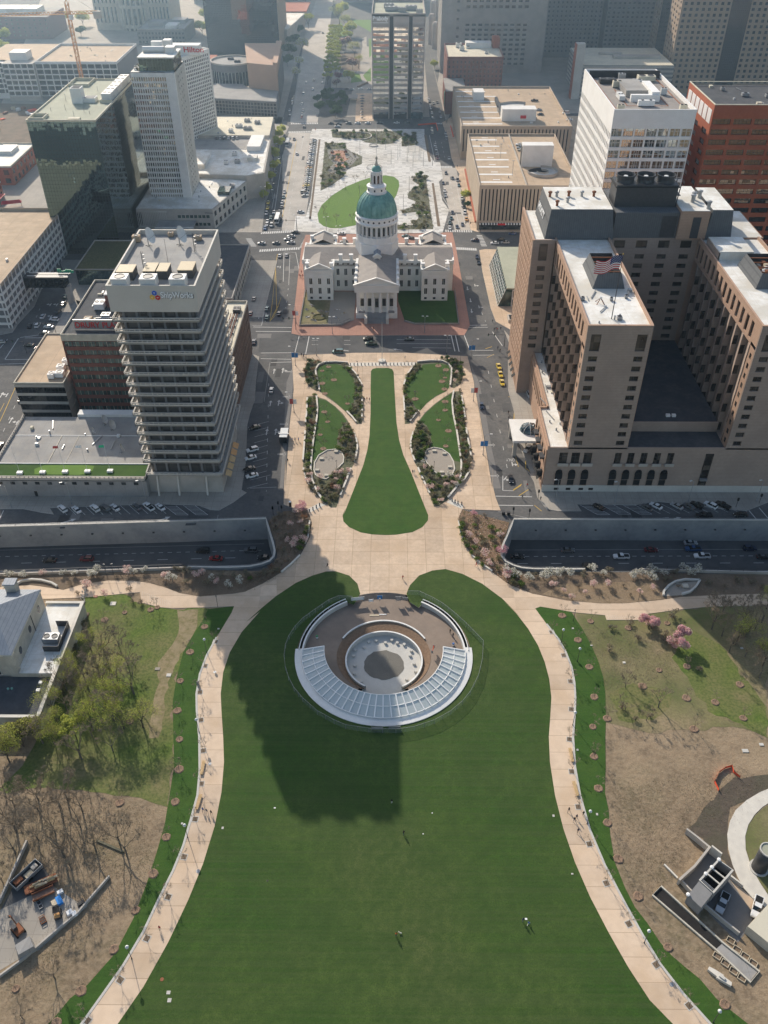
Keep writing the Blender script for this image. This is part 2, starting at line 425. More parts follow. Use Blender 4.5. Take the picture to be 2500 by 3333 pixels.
mat('btan_shade',(.35,.27,.22),(.42,.325,.265),.9,.85,big=[(.12,(.31,.24,.2),.5)],extra=hcourses(.6,.12,(.2,.16,.14),.45))  # greyer copy of the tan brick, front face shade put into its colour
mat('bred',(.2,.075,.055),(.27,.105,.075),.9,.85,big=[(.1,(.16,.065,.05),.5)],extra=hcourses(.8,.14,(.14,.055,.045),.5))
mat('bora',(.36,.1,.05),(.43,.135,.07),.9,.85,big=[(.1,(.3,.085,.045),.5)])
mat('bbrn',(.19,.12,.09),(.25,.165,.125),.9,.85,big=[(.1,(.16,.105,.08),.5)])
mat('brick_plum',(.16,.085,.085),(.21,.115,.11),.9,.85)
mat('sold',(.3,.28,.26),(.4,.37,.33),.5,.85,big=[(.12,(.24,.225,.21),.6)])
mat('lime',(.5,.46,.38),(.6,.56,.47),.7,.85,big=[(.4,(.4,.37,.31),.6)],extra=hcourses(.55,.08,(.34,.31,.26),.5))
mat('gpnk',(.4,.36,.335),(.47,.42,.39),.4,.7,big=[(.1,(.26,.22,.2),.4)])
mat('stan',(.33,.24,.17),(.4,.3,.21),.4,.75,big=[(.1,(.32,.25,.19),.5)])
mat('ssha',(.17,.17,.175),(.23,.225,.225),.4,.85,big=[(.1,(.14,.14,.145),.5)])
mat('gtan',(.42,.34,.26),(.5,.41,.32),.4,.85,big=[(.1,(.37,.3,.23),.5)])
mat('cgrn',(.13,.32,.28),(.26,.48,.42),1.3,.6,stretch=(1,1,.12),contrast=1.3,big=[(.3,(.075,.2,.18),.6),(.9,(.24,.4,.35),.4)])
mat('mgry',(.3,.31,.32),(.38,.39,.4),1,.45,metal=.4)
mat('mdrk',(.05,.052,.055),(.08,.08,.085),1,.5,metal=.3)
mat('mwht',(.62,.62,.6),(.72,.72,.7),1,.45)
mat('ltan',(.5,.4,.25),(.58,.47,.3),1,.6,extra=joints(0,.9,.3,(.32,.26,.17)))
mat('mansard',(.1,.105,.11),(.14,.145,.15),.6,.75,extra=joints(.8,0,.16,(.07,.075,.08)))
mat('rust',(.2,.075,.035),(.3,.12,.06),1,.8)
mat('black',(.012,.012,.013),(.022,.022,.022),1,.8)
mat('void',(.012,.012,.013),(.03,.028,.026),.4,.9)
mat('glass',(.018,.02,.022),(.035,.036,.036),.3,.12,spec=.6,extra=cells(1.7,1.7,1.9,.7,3.2))
mat('gbrn',(.022,.018,.015),(.04,.033,.026),.3,.14,spec=.6,extra=cells(2.1,2.1,2.,.7,3.6))
mat('gtow',(.05,.048,.046),(.085,.08,.075),.3,.15,spec=.6,extra=cells(2.1,2.1,3.86,.7,2.2))
mat('tcon',(.56,.525,.47),(.63,.59,.53),.4,.85,big=[(.1,(.5,.47,.42),.5),(.5,(.58,.54,.48),.4)])
mat('ggrn',(.03,.05,.045),(.055,.085,.07),.3,.06,spec=.7,extra=cells(1.5,1.5,2.1,.7,2.6))
mat('gblu',(.03,.05,.06),(.05,.08,.09),.3,.08,spec=.7,extra=cells(2.2,2.2,2.4,.7,2.4))
mat('glass_pale',(.12,.13,.11),(.2,.2,.16),.3,.1,spec=.7,extra=cells(2.4,2.4,2.6,.35,1.9))
curtain_glass('mgrn',(.13,.2,.21),1.55,1.9,.016)
curtain_glass('mird',(.045,.055,.07),1.5,1.9,.01,(.02,.022,.025))
curtain_glass('mirror_brown',(.2,.17,.15),1.6,1.3,.022,(.03,.028,.026))
curtain_glass('mwrm',(.5,.46,.36),1.9,3.4,.03,(.3,.29,.27),.35)
curtain_glass('mirror_band',(.55,.55,.53),3.2,2.,.035,(.1,.1,.1),.1)
curtain_glass('mirror_white',(.4,.42,.4),1.7,2.4,.03,(.6,.6,.58),.18)
mat('swht',(.82,.82,.82),(.88,.88,.88),1,.5)
mat('sred',(.55,.02,.03),(.62,.03,.035),1,.5)
mat('sign_blue',(.03,.1,.5),(.04,.14,.6),1,.5)
mat('sign_yellow',(.75,.45,.05),(.82,.5,.07),1,.5)
mat('sign_green',(.02,.4,.2),(.03,.5,.26),1,.5)
mat('omsh',(.75,.09,.04),(.85,.14,.06),1,.8)
mat('cror',(.6,.3,.1),(.68,.38,.16),1,.6)
mat('wben',(.5,.34,.16),(.6,.42,.22),1,.7)
mat('wpal',(.5,.42,.3),(.58,.5,.37),1,.8)
mat('tarp_blue',(.02,.2,.6),(.04,.28,.72),1,.6)
mat('tarp_white',(.75,.75,.75),(.82,.82,.82),1,.6)
mat('bark',(.07,.055,.042),(.12,.095,.075),3,.95)
mat('bark_grey',(.11,.095,.08),(.17,.15,.125),3,.95)
mat('twig',(.2,.155,.105),(.31,.25,.18),3,.95)
def leafy(name,c,d,**k):
 k_=1. if 'bloss' in name or 'mauve' in name else 1.6
 m=mat(name,tuple(min(.8,v*k_)for v in c),tuple(min(.8,v*k_)for v in d),1.4,.8,spec=.2,contrast=1.4,**k)
 nt=m.node_tree;bs=nt.nodes['Principled BSDF'];tl=nt.nodes.new('ShaderNodeBsdfTranslucent');mx=nt.nodes.new('ShaderNodeMixShader');mx.inputs[0].default_value=.5
 nt.links.new(bs.inputs['Base Color'].links[0].from_socket,tl.inputs[0]);nt.links.new(bs.outputs[0],mx.inputs[1]);nt.links.new(tl.outputs[0],mx.inputs[2]);nt.links.new(mx.outputs[0],nt.nodes['Material Output'].inputs[0])
 return m
leafy('lspr',(.12,.165,.03),(.26,.28,.08));leafy('lyel',(.23,.26,.04),(.38,.38,.1));leafy('lgrn',(.035,.075,.016),(.075,.12,.03))
leafy('ldrk',(.025,.05,.016),(.045,.07,.028));leafy('lolv',(.09,.09,.035),(.17,.155,.075));leafy('lgre',(.11,.11,.075),(.2,.185,.14))
leafy('lbrz',(.13,.07,.04),(.22,.12,.07));leafy('lbrn',(.12,.085,.055),(.2,.15,.1));leafy('bpnk',(.42,.22,.25),(.55,.34,.35));leafy('blossom_magenta',(.36,.14,.22),(.46,.24,.3))
leafy('bwht',(.55,.48,.4),(.72,.64,.54));leafy('bpal',(.5,.37,.32),(.62,.48,.42));leafy('leaf_mauve',(.22,.13,.14),(.32,.2,.2))
mat('flag_blue',(.02,.03,.13));mat('flag_red',(.5,.03,.04));mat('fwht',(.8,.8,.78));mat('banb',(.06,.22,.5));mat('banr',(.5,.1,.09))
mat('skin',(.45,.27,.19));mat('skin_dark',(.16,.08,.05));mat('hair_dark',(.025,.018,.014))
for n_,c_ in dict(black=(.018,.018,.02),navy=(.03,.04,.1),grey=(.2,.2,.2),white=(.7,.7,.68),red=(.45,.04,.035),blue=(.08,.18,.42),orange=(.7,.2,.05),denim=(.07,.1,.17),tan=(.4,.3,.19),green=(.08,.3,.12)).items():
 mat('cloth_'+n_,c_)
PAINT=dict(white=(.72,.72,.71),silver=(.42,.43,.44),grey=(.15,.155,.16),black=(.014,.014,.016),red=(.28,.012,.016),maroon=(.12,.012,.018),blue=(.03,.09,.22),navy=(.015,.025,.06),teal=(.03,.1,.11),green=(.015,.045,.03),yellow=(.75,.52,.02),tan=(.3,.26,.19),orange=(.6,.28,.04))
for n_,c_ in PAINT.items():
 m_=mat('paint_'+n_,c_,rough=.28,spec=.5,metal=.35 if n_ in('silver','grey','blue','teal')else 0)
 m_.node_tree.nodes['Principled BSDF'].inputs['Coat Weight'].default_value=.6
mat('cglas',(.012,.014,.016),rough=.06,spec=.8);mat('tyre',(.015,.015,.015),rough=.9);mat('rim',(.4,.4,.41),rough=.35,metal=.7)
mat('lamp_clear',(.7,.7,.68),rough=.2);mat('lamp_red',(.4,.02,.02),rough=.3);mat('globe',(.62,.64,.64),(.7,.72,.72),2,.25)
m_=bpy.data.materials.new('cgla');m_.use_nodes=True;nt_=m_.node_tree
tr_=nt_.nodes.new('ShaderNodeBsdfTransparent');tr_.inputs[0].default_value=(.75,.82,.82,1)
mx_=nt_.nodes.new('ShaderNodeMixShader');mx_.inputs[0].default_value=.7
b_=nt_.nodes['Principled BSDF'];b_.inputs['Base Color'].default_value=(.64,.7,.7,1);b_.inputs['Roughness'].default_value=.12
nt_.links.new(tr_.outputs[0],mx_.inputs[1]);nt_.links.new(b_.outputs[0],mx_.inputs[2]);nt_.links.new(mx_.outputs[0],nt_.nodes['Material Output'].inputs[0])
MATS['cgla']=m_
m_=bpy.data.materials.new('fence_mesh');m_.use_nodes=True;nt_=m_.node_tree
tr_=nt_.nodes.new('ShaderNodeBsdfTransparent');mx_=nt_.nodes.new('ShaderNodeMixShader');mx_.inputs[0].default_value=.22
b_=nt_.nodes['Principled BSDF'];b_.inputs['Base Color'].default_value=(.3,.34,.34,1)
nt_.links.new(tr_.outputs[0],mx_.inputs[1]);nt_.links.new(b_.outputs[0],mx_.inputs[2]);nt_.links.new(mx_.outputs[0],nt_.nodes['Material Output'].inputs[0])
MATS['fence_mesh']=m_
cam=bpy.data.cameras.new('camera');co=OB.new('camera',cam);LK(co);SC.camera=co
co.location=EYE;co.rotation_euler=(R(90-39.287),0,R(.4416))
cam.sensor_fit='VERTICAL';cam.sensor_height=24;cam.lens=12/math.tan(R(61.5294/2));cam.clip_start=.5;cam.clip_end=9000
SUN_EL,SUN_AZ=R(29.4),R(-26.)
sl=bpy.data.lights.new('sun','SUN');sl.energy=5.;sl.angle=R(.55);sl.color=(1,.92,.8)
so=OB.new('sun',sl);LK(so)
sd=V3((msin(SUN_AZ)*mcos(SUN_EL),mcos(SUN_AZ)*mcos(SUN_EL),msin(SUN_EL)))
so.rotation_euler=sd.to_track_quat('Z','Y').to_euler();so.location=sd*3000
W=bpy.data.worlds.new('World');SC.world=W;W.use_nodes=True
bg=W.node_tree.nodes['Background'];sky=W.node_tree.nodes.new('ShaderNodeTexSky');sky.sky_type='NISHITA';sky.sun_disc=False
sky.sun_elevation=SUN_EL;sky.sun_rotation=SUN_AZ;sky.air_density=1.2;sky.dust_density=2.;sky.altitude=200
W.node_tree.links.new(sky.outputs[0],bg.inputs[0]);bg.inputs[1].default_value=.15
SC.view_settings.view_transform='Standard';SC.view_settings.look='None';SC.view_settings.exposure=0
try:
 SC.cycles.use_denoising=True;SC.cycles.denoiser='OPENIMAGEDENOISE'
 SC.cycles.max_bounces=7;SC.cycles.transparent_max_bounces=12;SC.cycles.volume_bounces=0;SC.cycles.caustics_reflective=False
except Exception:pass
RC=(-1.4,169.)
def circle(r,a0=0,a1=360,n=72,c=RC):
 return[(c[0]+r*mcos(R(a0+(a1-a0)*i/n)),c[1]+r*msin(R(a0+(a1-a0)*i/n)))for i in rg(n+(1 if abs(a1-a0)<360 else 0))]
def holed(name,outer,holes,z,m,kind='structure'):
 loops=[outer]+holes;pts=[p for l in loops for p in l]
 tri=tess([[V3((p[0],p[1],0))for p in l]for l in loops]);fs=[]
 for t in tri:
  a,b,c=(pts[i]for i in t)
  fs.append(tuple(t)if(b[0]-a[0])*(c[1]-a[1])-(b[1]-a[1])*(c[0]-a[0])>0 else tuple(t)[::-1])
 return tag(MB().add([(p[0],p[1],z)for p in pts],fs,m).bd(name),kind=kind)
TD=-8.5
curveL=[(-42.8,229.7),(-42.,226.8),(-40.7,222.4),(-39.1,217.3),(-38.,213.1),(-38.,210.2),(-39.1,208.),(-41.6,206.4),(-45.3,205.3),(-51.8,204.7),(-65.4,204.9)]
curveR=[(43.3,230.),(42.1,226.6),(40.3,221.8),(38.6,217.5),(37.4,213.7),(37.2,210.8),(38.4,208.2),(40.6,206.4),(43.2,205.3),(47.,204.8),(63.7,204.8)]
TL=[(-420,211.5),(-133.8,224.7)]+curveL+[(-125.7,201.2),(-420,184)]
TR=[(420,236.5),(131.5,230.2)]+curveR+[(82.2,205.1),(122.8,203.9),(420,196)]
RING=circle(25.4,n=64)
holed('ground',[(-3000,-300),(3000,-300),(3000,5000),(-3000,5000)],[TL,TR,RING],0,'asphalt')
flat('sunken_highway',[(-440,170),(440,170),(440,245),(-440,245)],TD,'aspd')
holed('park_ground',[(-430,-120),(430,-120),(430,196.5),(122.8,203.7),(60,204.4),(40,204),(-40,204),(-66,204.5),(-125.7,201),(-430,184)],[RING],.02,'dry_earth')
def rwall(name,pts,label,flip):
 t=em(name,(pts[0][0],pts[0][1],0),0,label,'retaining wall')
 n=len(pts);b=MB().strip(pts,.5,TD-.1,.9,'trench_wall');b.bd('wall',t)
 b=MB().strip(pts,.62,.9,1.1,'pcon');b.bd('coping',t)
 rl=MB();lamp=[]
 for k in rg(len(pts)-1):
  a,c=V3(pts[k]+(0,)),V3(pts[k+1]+(0,));L_=(c-a).length
  for q in rg(max(1,int(L_/2.5))):
   p=a.lerp(c,q/max(1,int(L_/2.5)));rl.bar(p+V3((0,0,1.1)),p+V3((0,0,1.75)),.06,.06,'mgry')
  for zz in(1.4,1.75):rl.bar(a+V3((0,0,zz)),c+V3((0,0,zz)),.05,.05,'mgry')
 rl.bd('railing',t)
 return t
wl=rwall('retaining_wall',[(-420,211.5),(-133.8,224.7)]+curveL,'long grey retaining wall with curved end along the left sunken highway',0)
wr=rwall('retaining_wall',[(420,236.5),(131.5,230.2)]+curveR,'long grey retaining wall with curved end along the right sunken highway',0)
for t,X0,X1,y0,y1 in((wl,-140,-45,224.4,228.6),(wr,46,140,229.1,230.4)):
 for i in rg(9):
  f=(i+.5)/9;x=X0+(X1-X0)*f;y=y0+(y1-y0)*f
  MB().b(x-.35,x+.35,y-.75,y-.28,-3.2,-2.9,'mdrk').bd('wall_lamp',t)
for nm,pts,lab in(('barrier_wall',[(-420,184),(-125.7,201.2),(-66.5,204.8)],'low pale concrete parapet between the sunken highway and the flowering shrubs on the left'),('barrier_wall',[(82,205.1),(122.8,203.9),(420,196)],'low pale concrete parapet between the sunken highway and the flowering shrubs on the right')):
 t=em(nm,(pts[0][0],pts[0][1],0),0,lab,'wall')
 MB().strip(pts,.45,TD,1.,'conc').bd('wall',t)
 b=MB()
 for k in rg(len(pts)-1):
  a,c=V3(pts[k]+(0,)),V3(pts[k+1]+(0,));n=int((c-a).length/4)
  for q in rg(n+1):
   p=a.lerp(c,q/n);b.bar(p+V3((0,0,1)),p+V3((0,0,2.2)),.1,.1,'mdrk')
  b.bar(a+V3((0,0,2.2)),c+V3((0,0,2.2)),.08,.08,'mdrk')
 b.bd('railing',t)
MK={'rwht2':MB(),'ryel':MB(),'rfad':MB()}
def line(a,b,w=.2,m='rwht2',z=.03):
 a,b=V3(a),V3(b);t=(b-a).normalized();q=V3((-t.y,t.x))*w/2
 MK[m].add([(*(a-q),z),(*(b-q),z),(*(b+q),z),(*(a+q),z)],[(0,1,2,3)],m)
def po(pts,w=.2,m='rwht2',z=.03):
 for k in rg(len(pts)-1):line(pts[k],pts[k+1],w,m,z)
def dashes(a,b,on=3,off=9,w=.2,m='rwht2',z=.03):
 a,b=V3(a),V3(b);L_=(b-a).length;t=(b-a)/L_;s=0
 while s<L_:
  line(a+t*s,a+t*min(L_,s+on),w,m,z);s+=on+off
def cwk(a,b,along,n,w=.6,ln=3.2,m='rwht2',z=.03):
 """n bars spread from a to b, each running in direction along"""
 a,b=V3(a),V3(b);d=V3(along).normalized()*ln/2
 for i in rg(n):
  p=a.lerp(b,(i+.5)/n);line(p-d,p+d,w,m,z)
def arrow(p,ang,kind='s',s=1.,m='rwht2',z=.03):
 """lane arrow; ang 0 points along +Y"""
 c,sn=mcos(ang),msin(ang);P=lambda x,y:(p[0]+(x*c-y*sn)*s,p[1]+(x*sn+y*c)*s,z)
 b=MK[m]
 b.add([P(-.15,-1.6),P(.15,-1.6),P(.15,.6),P(-.15,.6)],[(0,1,2,3)],m)
 if 's' in kind:b.add([P(-.55,.6),P(.55,.6),P(0,1.7)],[(0,1,2)],m)
 for k,sg in(('r',1),('l',-1)):
  if k in kind:
   v=[P(.15*sg,-.5),P(.8*sg,-.3),P(.8*sg,0),P(.15*sg,-.15)]
   b.add(v if sg>0 else v[::-1],[(0,1,2,3)],m)
   v=[P(.75*sg,-.75),P(1.6*sg,-.12),P(.75*sg,.5)]
   b.add(v if sg>0 else v[::-1],[(0,1,2)],m)
def road_word(body,p,ang,size,m='rwht2'):
 me=text_mesh(body,size,m,depth=0.)
 o=OB.new('road_marking',me);LK(o);o.location=(p[0],p[1],.035);o.rotation_euler=(0,0,ang);o.scale=(1,2.2,1)
 tag(o,kind='structure')
z8=TD+.03
for x0,x1 in((-300,-44),(44,300)):
 off=.033 if x0<0 else-.004
 f=lambda x,y:(x,y+(x+(90 if x0<0 else-90))*(.045 if x0<0 else .012))
 dashes(f(x0,221.6),f(x1,221.6),1.5,1.6,.16,z=z8)
 dashes(f(x0,218.),f(x1,218.),3.6,8,.18,z=z8)
 line(f(x0,225.),f(x1,225.),.16,'rfad',z8)
 line(f(x0,213.9),f(x1,213.9),.2,z=z8)
 line(f(x0,212.2),f(x1,212.2),.16,'rfad',z8)
flat('highway_shoulder',[(47,207.),(72,206.8),(72,210.6),(47,210.9)],TD+.02,'pavement')
flat('highway_shoulder',[(-300,194),(-70,206.6),(-70,209.2),(-300,196.5)],TD+.02,'pavement')
def bays(p0,p1,n,dx,dy,m='rwht2',w=.14):
 a,b=V3(p0),V3(p1)
 for i in rg(n+1):
  p=a.lerp(b,i/n);line(p,p+V3((dx,dy)),w,m)
bays((-118.,237.3),(-83.4,238.3),11,5.,-5.2)
for q in((-80.1,237.7),(-73.2,237.8)):
 a=V3(q);line(a,a+V3((5.4,-5.2)),.16);line(a+V3((4.2,0)),a+V3((9.6,-5.2)),.16);line(a+V3((5.4,-5.2)),a+V3((9.6,-5.2)),.16)
 for k in rg(1,7):line(a+V3((5.4*k/7,-5.2*k/7)),a+V3((4.2+5.4*k/7,-5.2*k/7)),.14)
for q in((67.9,239.2),(75.4,239.5),(82.8,239.6)):
 a=V3(q);line(a,a+V3((5.2,-5.4)),.16);line(a+V3((4.4,0)),a+V3((9.6,-5.4)),.16);line(a+V3((5.2,-5.4)),a+V3((9.6,-5.4)),.16)
 for k in rg(1,7):line(a+V3((5.2*k/7,-5.4*k/7)),a+V3((4.4+5.2*k/7,-5.4*k/7)),.14)
bays((90.2,239.6),(121.1,241.),9,5.2,-5.2)
arrow((-111.6,228.8),R(-62),'s',1.6);arrow((-78.9,230.2),R(-62),'s',1.6);arrow((99.8,231.8),R(-75),'s',1.4)
line((95.5,232.2),(97.9,232.4),.15);line((95.3,231.),(97.6,231.2),.15)
po([(127.1,236.5),(128.3,231.)],.3);po([(131.2,238.1),(132.4,232.2)],.3);po([(-136.,230.2),(-136.2,234.5)],.25)
po([(-60.,228.9),(-60.,232.6)],.2,'rfad');po([(-50.8,248.),(-41.2,248.7)],.3,'rfad')
bays((-54.1,289.5),(-51.1,256.),8,5.2,2.6);bays((-51.4,252.9),(-51.9,247.9),1,7.2,3.2)
dashes((-52.2,321.9),(-44.6,246.1),2.4,6,.16)
for p,k in(((-51.,332.2),'s'),((-47.2,332.9),'sr'),((-49.7,305.8),'s'),((-46.3,306.3),'sr'),((-48.8,284.6),'s'),((-45.3,284.8),'sr'),((-63.9,384.7),'r'),((-59.5,443.9),'l')):arrow(p,0,k,1.35)
for q in(((-44.4,331.9),'rfad'),((-43.5,311.1),'rfad'),((-42.6,290.2),'rfad'),((-41.4,269.4),'rfad')):
 a=V3(q[0]);line(a+V3((-1.6,0)),a+V3((1.6,0)),1.,q[1]);line(a+V3((1.,-1.4)),a+V3((1.,1.4)),.3,q[1])
po([(-53.7,339.9),(-52.5,307.1)],.2,'rfad');po([(-53.3,339.9),(-44.,340.5)],.35);po([(-58.2,343.4),(-44.5,342.9)],.35);po([(-58.8,348.6),(-44.,349.)],.35)
po([(-63.7,369.5),(-46.9,369.3)],.4);po([(-65.4,373.9),(-47.,373.5)],.4);po([(-42.7,364.7),(-43.3,349.)],.3);po([(-38.,364.7),(-38.3,348.1)],.35);po([(-66.,375.6),(-61.6,375.5),(-62.6,408.9)],.2)
po([(-58.1,379.5),(-56.3,393.8),(-62.4,446.1),(-62.8,460.7)],.25,'ryel');po([(-58.1,379.5),(-59.2,401.2),(-61.7,439.5)],.2,'ryel')
for i in rg(7):po([((-57.7,381.2)[0]+i*.35,(-57.7,381.2)[1]+i*3.),((-56.,386.6)[0]+i*.1,(-56.,386.6)[1]+i*3.3)],.2,'ryel')
po([(-59.4,463.1),(-56.1,424.9)],.25);po([(-59.2,463.8),(-52.9,463.4),(-48.2,435.4)],.25);po([(-55.8,459.6),(-52.8,420.8)],.2);dashes((-64.,431.),(-60.2,379.5),2.4,6,.18);dashes((-52.7,416.8),(-51.8,393.8),2.2,5,.18)
for a,b in(((-36.5,360.8),(-12.8,361.)),((-36.2,356.6),(-12.,356.8))):dashes(a,b,3,12,.22)
for a,b in(((3.1,361.8),(28.,362.)),((3.1,357.9),(28.2,358.1)),((10.3,354.1),(28.3,353.9))):line(a,b,.22)
po([(28.8,366.6),(29.7,350.8)],.4);po([(30.8,366.6),(31.6,350.5)],.4);po([(34.9,366.9),(36.6,351.8)],.35);po([(48.5,370.),(51.9,356.2)],.35)
po([(37.1,376.4),(46.6,376.8)],.4);po([(36.6,374.3),(46.7,374.4)],.3);po([(37.,351.8),(47.3,351.9)],.35);po([(37.6,347.2),(47.3,347.5)],.3)
arrow((-21.,351.4),R(75),'s',1.4);arrow((3.6,352.2),R(75),'s',1.4);line((-1.,352.5),(1.4,352.5),.15);line((-.8,351.1),(1.7,351.1),.15)
for p,k in(((44.,420.6),'l'),((39.9,417.5),'s'),((40.2,391.8),'s'),((44.2,395.5),'l'),((40.5,403.5),'s')):arrow(p,R(180),k,1.35)
dashes((44.,398.3),(46.2,380.3),2.4,6,.18);dashes((43.4,333.3),(44.4,252.7),2.6,9,.2);line((47.8,275.7),(48.6,262.),.2,'ryel')
road_word('ONLY',(47.7,267.2),R(180),1.2);arrow((46.5,263.1),R(180),'l',1.3);arrow((42.6,254.2),R(150),'l',1.2)
po([(45.1,247.7),(48.6,251.2)],.3,'ryel');po([(45.1,247.4),(48.3,250.5)],.3,'ryel');po([(46.8,244.3),(50.7,248.)],.3,'ryel');po([(51.7,238.8),(53.8,235.6)],.25,'ryel')
po([(42.2,256.3),(41.3,247.4),(45.2,247.2)],.25);po([(38.4,244.),(51.4,243.7)],.35);po([(37.7,238.8),(51.2,238.6)],.35);po([(38.5,235.2),(46.4,232.5),(51.9,230.1),(59.9,229.2)],.2,'rfad')
po([(43.8,353.3),(47.1,355.4)],.3,'ryel');po([(43.9,345.2),(47.3,348.3)],.25,'ryel')
po([(50.,311.9),(51.7,311.2)],.25,'ryel');po([(51.4,300.9),(50.4,294.),(51.5,282.)],.3,'ryel');po([(51.8,265.8),(51.2,261.),(52.7,258.9)],.3,'ryel')
for q in((39.5,276.2),(39.2,256.2)):
 a=V3(q);line(a+V3((-1.6,0)),a+V3((1.6,0)),.9,'rfad');line(a+V3((1.,-1.2)),a+V3((1.,1.2)),.3,'rfad')
cwk((-75.8,491.5),(-57.,494.2),(0,1),15,.9,3.4);cwk((-73.6,465.4),(-51.,469.1),(0,1),18,.9,3.4);cwk((31.9,495.7),(48.,495.),(0,1),12,.8,3.4);cwk((36.4,469.8),(48.5,468.2),(0,1),11,.9,3.4)
cwk((-82.,483.4),(-77.2,471.3),(1,0),7,.9,3.2);cwk((-50.1,469.1),(-47.6,486.2),(1,0),9,1.,3.2);cwk((51.5,489.5),(53.2,472.3),(1,0),8,1.,3.2)
cwk((-78.9,716.6),(-57.3,717.7),(0,1),16,.9,4);cwk((-78.7,693.7),(-61.6,695.1),(0,1),13,.9,4);cwk((35.2,717.9),(43.,717.5),(0,1),6,.9,4);cwk((34.,611.8),(42.6,611.9),(0,1),8,.9,4)
for a,b in(((-68.3,540.2),(-73.3,669.2)),((-62.5,526.8),(-66.3,636.2))):dashes(a,b,3,9,.25)
po([(-71.6,528.6),(-77.5,638.7)],.25);po([(-65.7,517.5),(-70.6,672.)],.3,'ryel');po([(-65.4,649.1),(-65.9,689.)],.25);po([(-73.5,530.5),(-74.7,558.3)],.2)
dashes((-61.5,495.3),(-62.9,546.2),3,6,.3);line((-58.1,531.6),(-56.5,531.6),.25);line((-58.2,534.),(-56.6,534.),.25)
po([(-74.,496.),(-64.9,496.5)],.4,z=.034)
po([(29.1,686.5),(31.1,622.)],.3);po([(33.1,672.4),(34.4,629.7)],.25);dashes((37.6,669.),(38.3,629.8),3,8,.25);dashes((39.3,581.5),(40.,536.4),3,7,.3);po([(43.3,580.2),(44.2,508.5)],.25);po([(40.1,523.9),(40.9,500.8)],.25)
po([(31.7,581.4),(31.7,546.1),(34.2,528.)],.25);po([(32.9,553.7),(36.4,533.9)],.25);cwk((35.2,526.8),(34.6,506.2),(1,0),9,.6,3.5,'rfad')
dashes((-75.1,766.5),(-93.3,1209.3),4,14,.4);dashes((-80.2,776.9),(-98.4,1209.2),4,14,.4);dashes((-68.2,766.5),(-85.1,1209.3),4,14,.4);po([(-79.2,719.8),(-88.1,923.4)],.3,'rfad')
po([(-170.9,362.1),(-157.,362.6)],.35);po([(-173.3,342.),(-173.9,361.7)],.4);po([(-173.2,341.6),(-159.4,342.1)],.4);po([(-173.4,362.5),(-158.8,367.1)],.35);po([(-174.,337.5),(-159.7,338.4)],.35);po([(-179.1,352.),(-178.7,360.8)],.35)
for p,k in(((-169.7,397.6),'l'),((-166.4,397.6),'l'),((-165.4,384.8),'l'),((-153.5,292.2),'s'),((-150.3,291.2),'l'),((-161.8,312.2),'l'),((-164.1,311.5),'s')):arrow(p,R(0),k,1.4)
dashes((-173.7,392.9),(-171.3,375.1),2.5,5,.2);po([(-157.6,291.2),(-161.9,332.5)],.25,'ryel');dashes((-153.7,284.),(-157.4,321.1),2.5,6,.2);line((-160.2,298.6),(-160.7,305.),.2,'ryel')
for k,b in MK.items():
 if b.v:tag(b.bd('road_markings'),kind='structure')
PV=[]
def slab(name,pts,m='pavement',z=.13,kind='structure'):
 return flat(name,pts,z,m,kind,z,'kerb')
slab('pavement',[(-59.1,345.2),(-58.7,336.9),(-57.9,323.3),(-56.5,308.4),(-57.2,298.1),(-57.2,289.5),(-54.4,263.4),(-53.7,246.9)]+[(-51.7,245.3),(-55.7,239.6),(-60.1,235.1),(-63.2,235.3),(-67.8,237.8),(-79.3,238.3),(-86.4,238.3),(-120.2,235.9),(-117.8,232.4),(-122.4,233.3),(-129.5,235.3),(-137.7,235.2)]+[(-146,232),(-148.,264.3),(-150.2,297.4),(-157.9,318.4),(-158.9,361.),(-162.1,404.2),(-63.7,348.2)])
slab('pavement',[(54.2,371.8),(55.4,357.),(53.2,344.5),(50.5,317.2),(51.1,299.6),(50.1,282.),(51.3,270.2),(52.9,256.8)]+[(51.7,260.),(53.3,252.3),(53.3,242.9),(55.7,236.7),(59.7,235.5),(67.9,235.6),(66.9,239.5),(87.5,239.3),(96.2,241.2),(121.,236.7),(126.2,236.3),(135.4,241.1)]+[(150,245),(150,352),(60,352)])
slab('pavement',[(49.9,467.),(49.3,438.2),(49.9,394.6),(51.1,380.3),(57.4,371.8)]+[(160,374),(160,456),(53.6,468.6)],'plaza')
slab('pavement',[(50.7,493.9),(47.2,497.),(46.9,523.4),(47.2,553.8),(45.5,570.7),(45.1,588.5),(46.7,597.),(44.9,607.1),(43.,629.8),(42.9,672.5),(41.5,697.5),(40.4,720.1)]+[(50,740),(160,740),(160,494),(52,494)],'plaza')
slab('pavement',[(-62,384),(-62,452),(-182,452),(-150,384)])
slab('pavement',[(-75.4,494.3),(-78.7,540.1),(-78.1,561.4),(-79.1,599.8),(-80.5,629.8),(-81.1,673.3),(-79.4,708.1),(-85.9,717.3)]+[(-86,735),(-320,735),(-320,492),(-75,492)])
slab('brick_pavement',[(-46.5,367.3),(-50.3,471.4),(-49.3,488.6),(36.2,493.1),(37.,469.7),(38.3,376.4),(35.,366.3),(-42.,365.3)],'brick_paving')
slab('square',[(-56.8,494.5),(-57.7,518.9),(-51.5,517.6),(-50.7,550.3),(-54.9,672.1),(-60.9,677.7),(-61.4,693.7)]+[(-60.8,701.8),(25.8,702.4)]+[(25.5,690.1),(26.9,642.3),(30.6,622.),(34.5,622.),(35.,588.4),(32.1,581.4),(32.6,546.1),(36.1,529.2)]+[(30.3,491.8),(-16.4,490.2),(-55.5,493.7)],'paver_light')
slab('pavement',[(-36,736),(31,736),(33,1000),(-30,1000)])
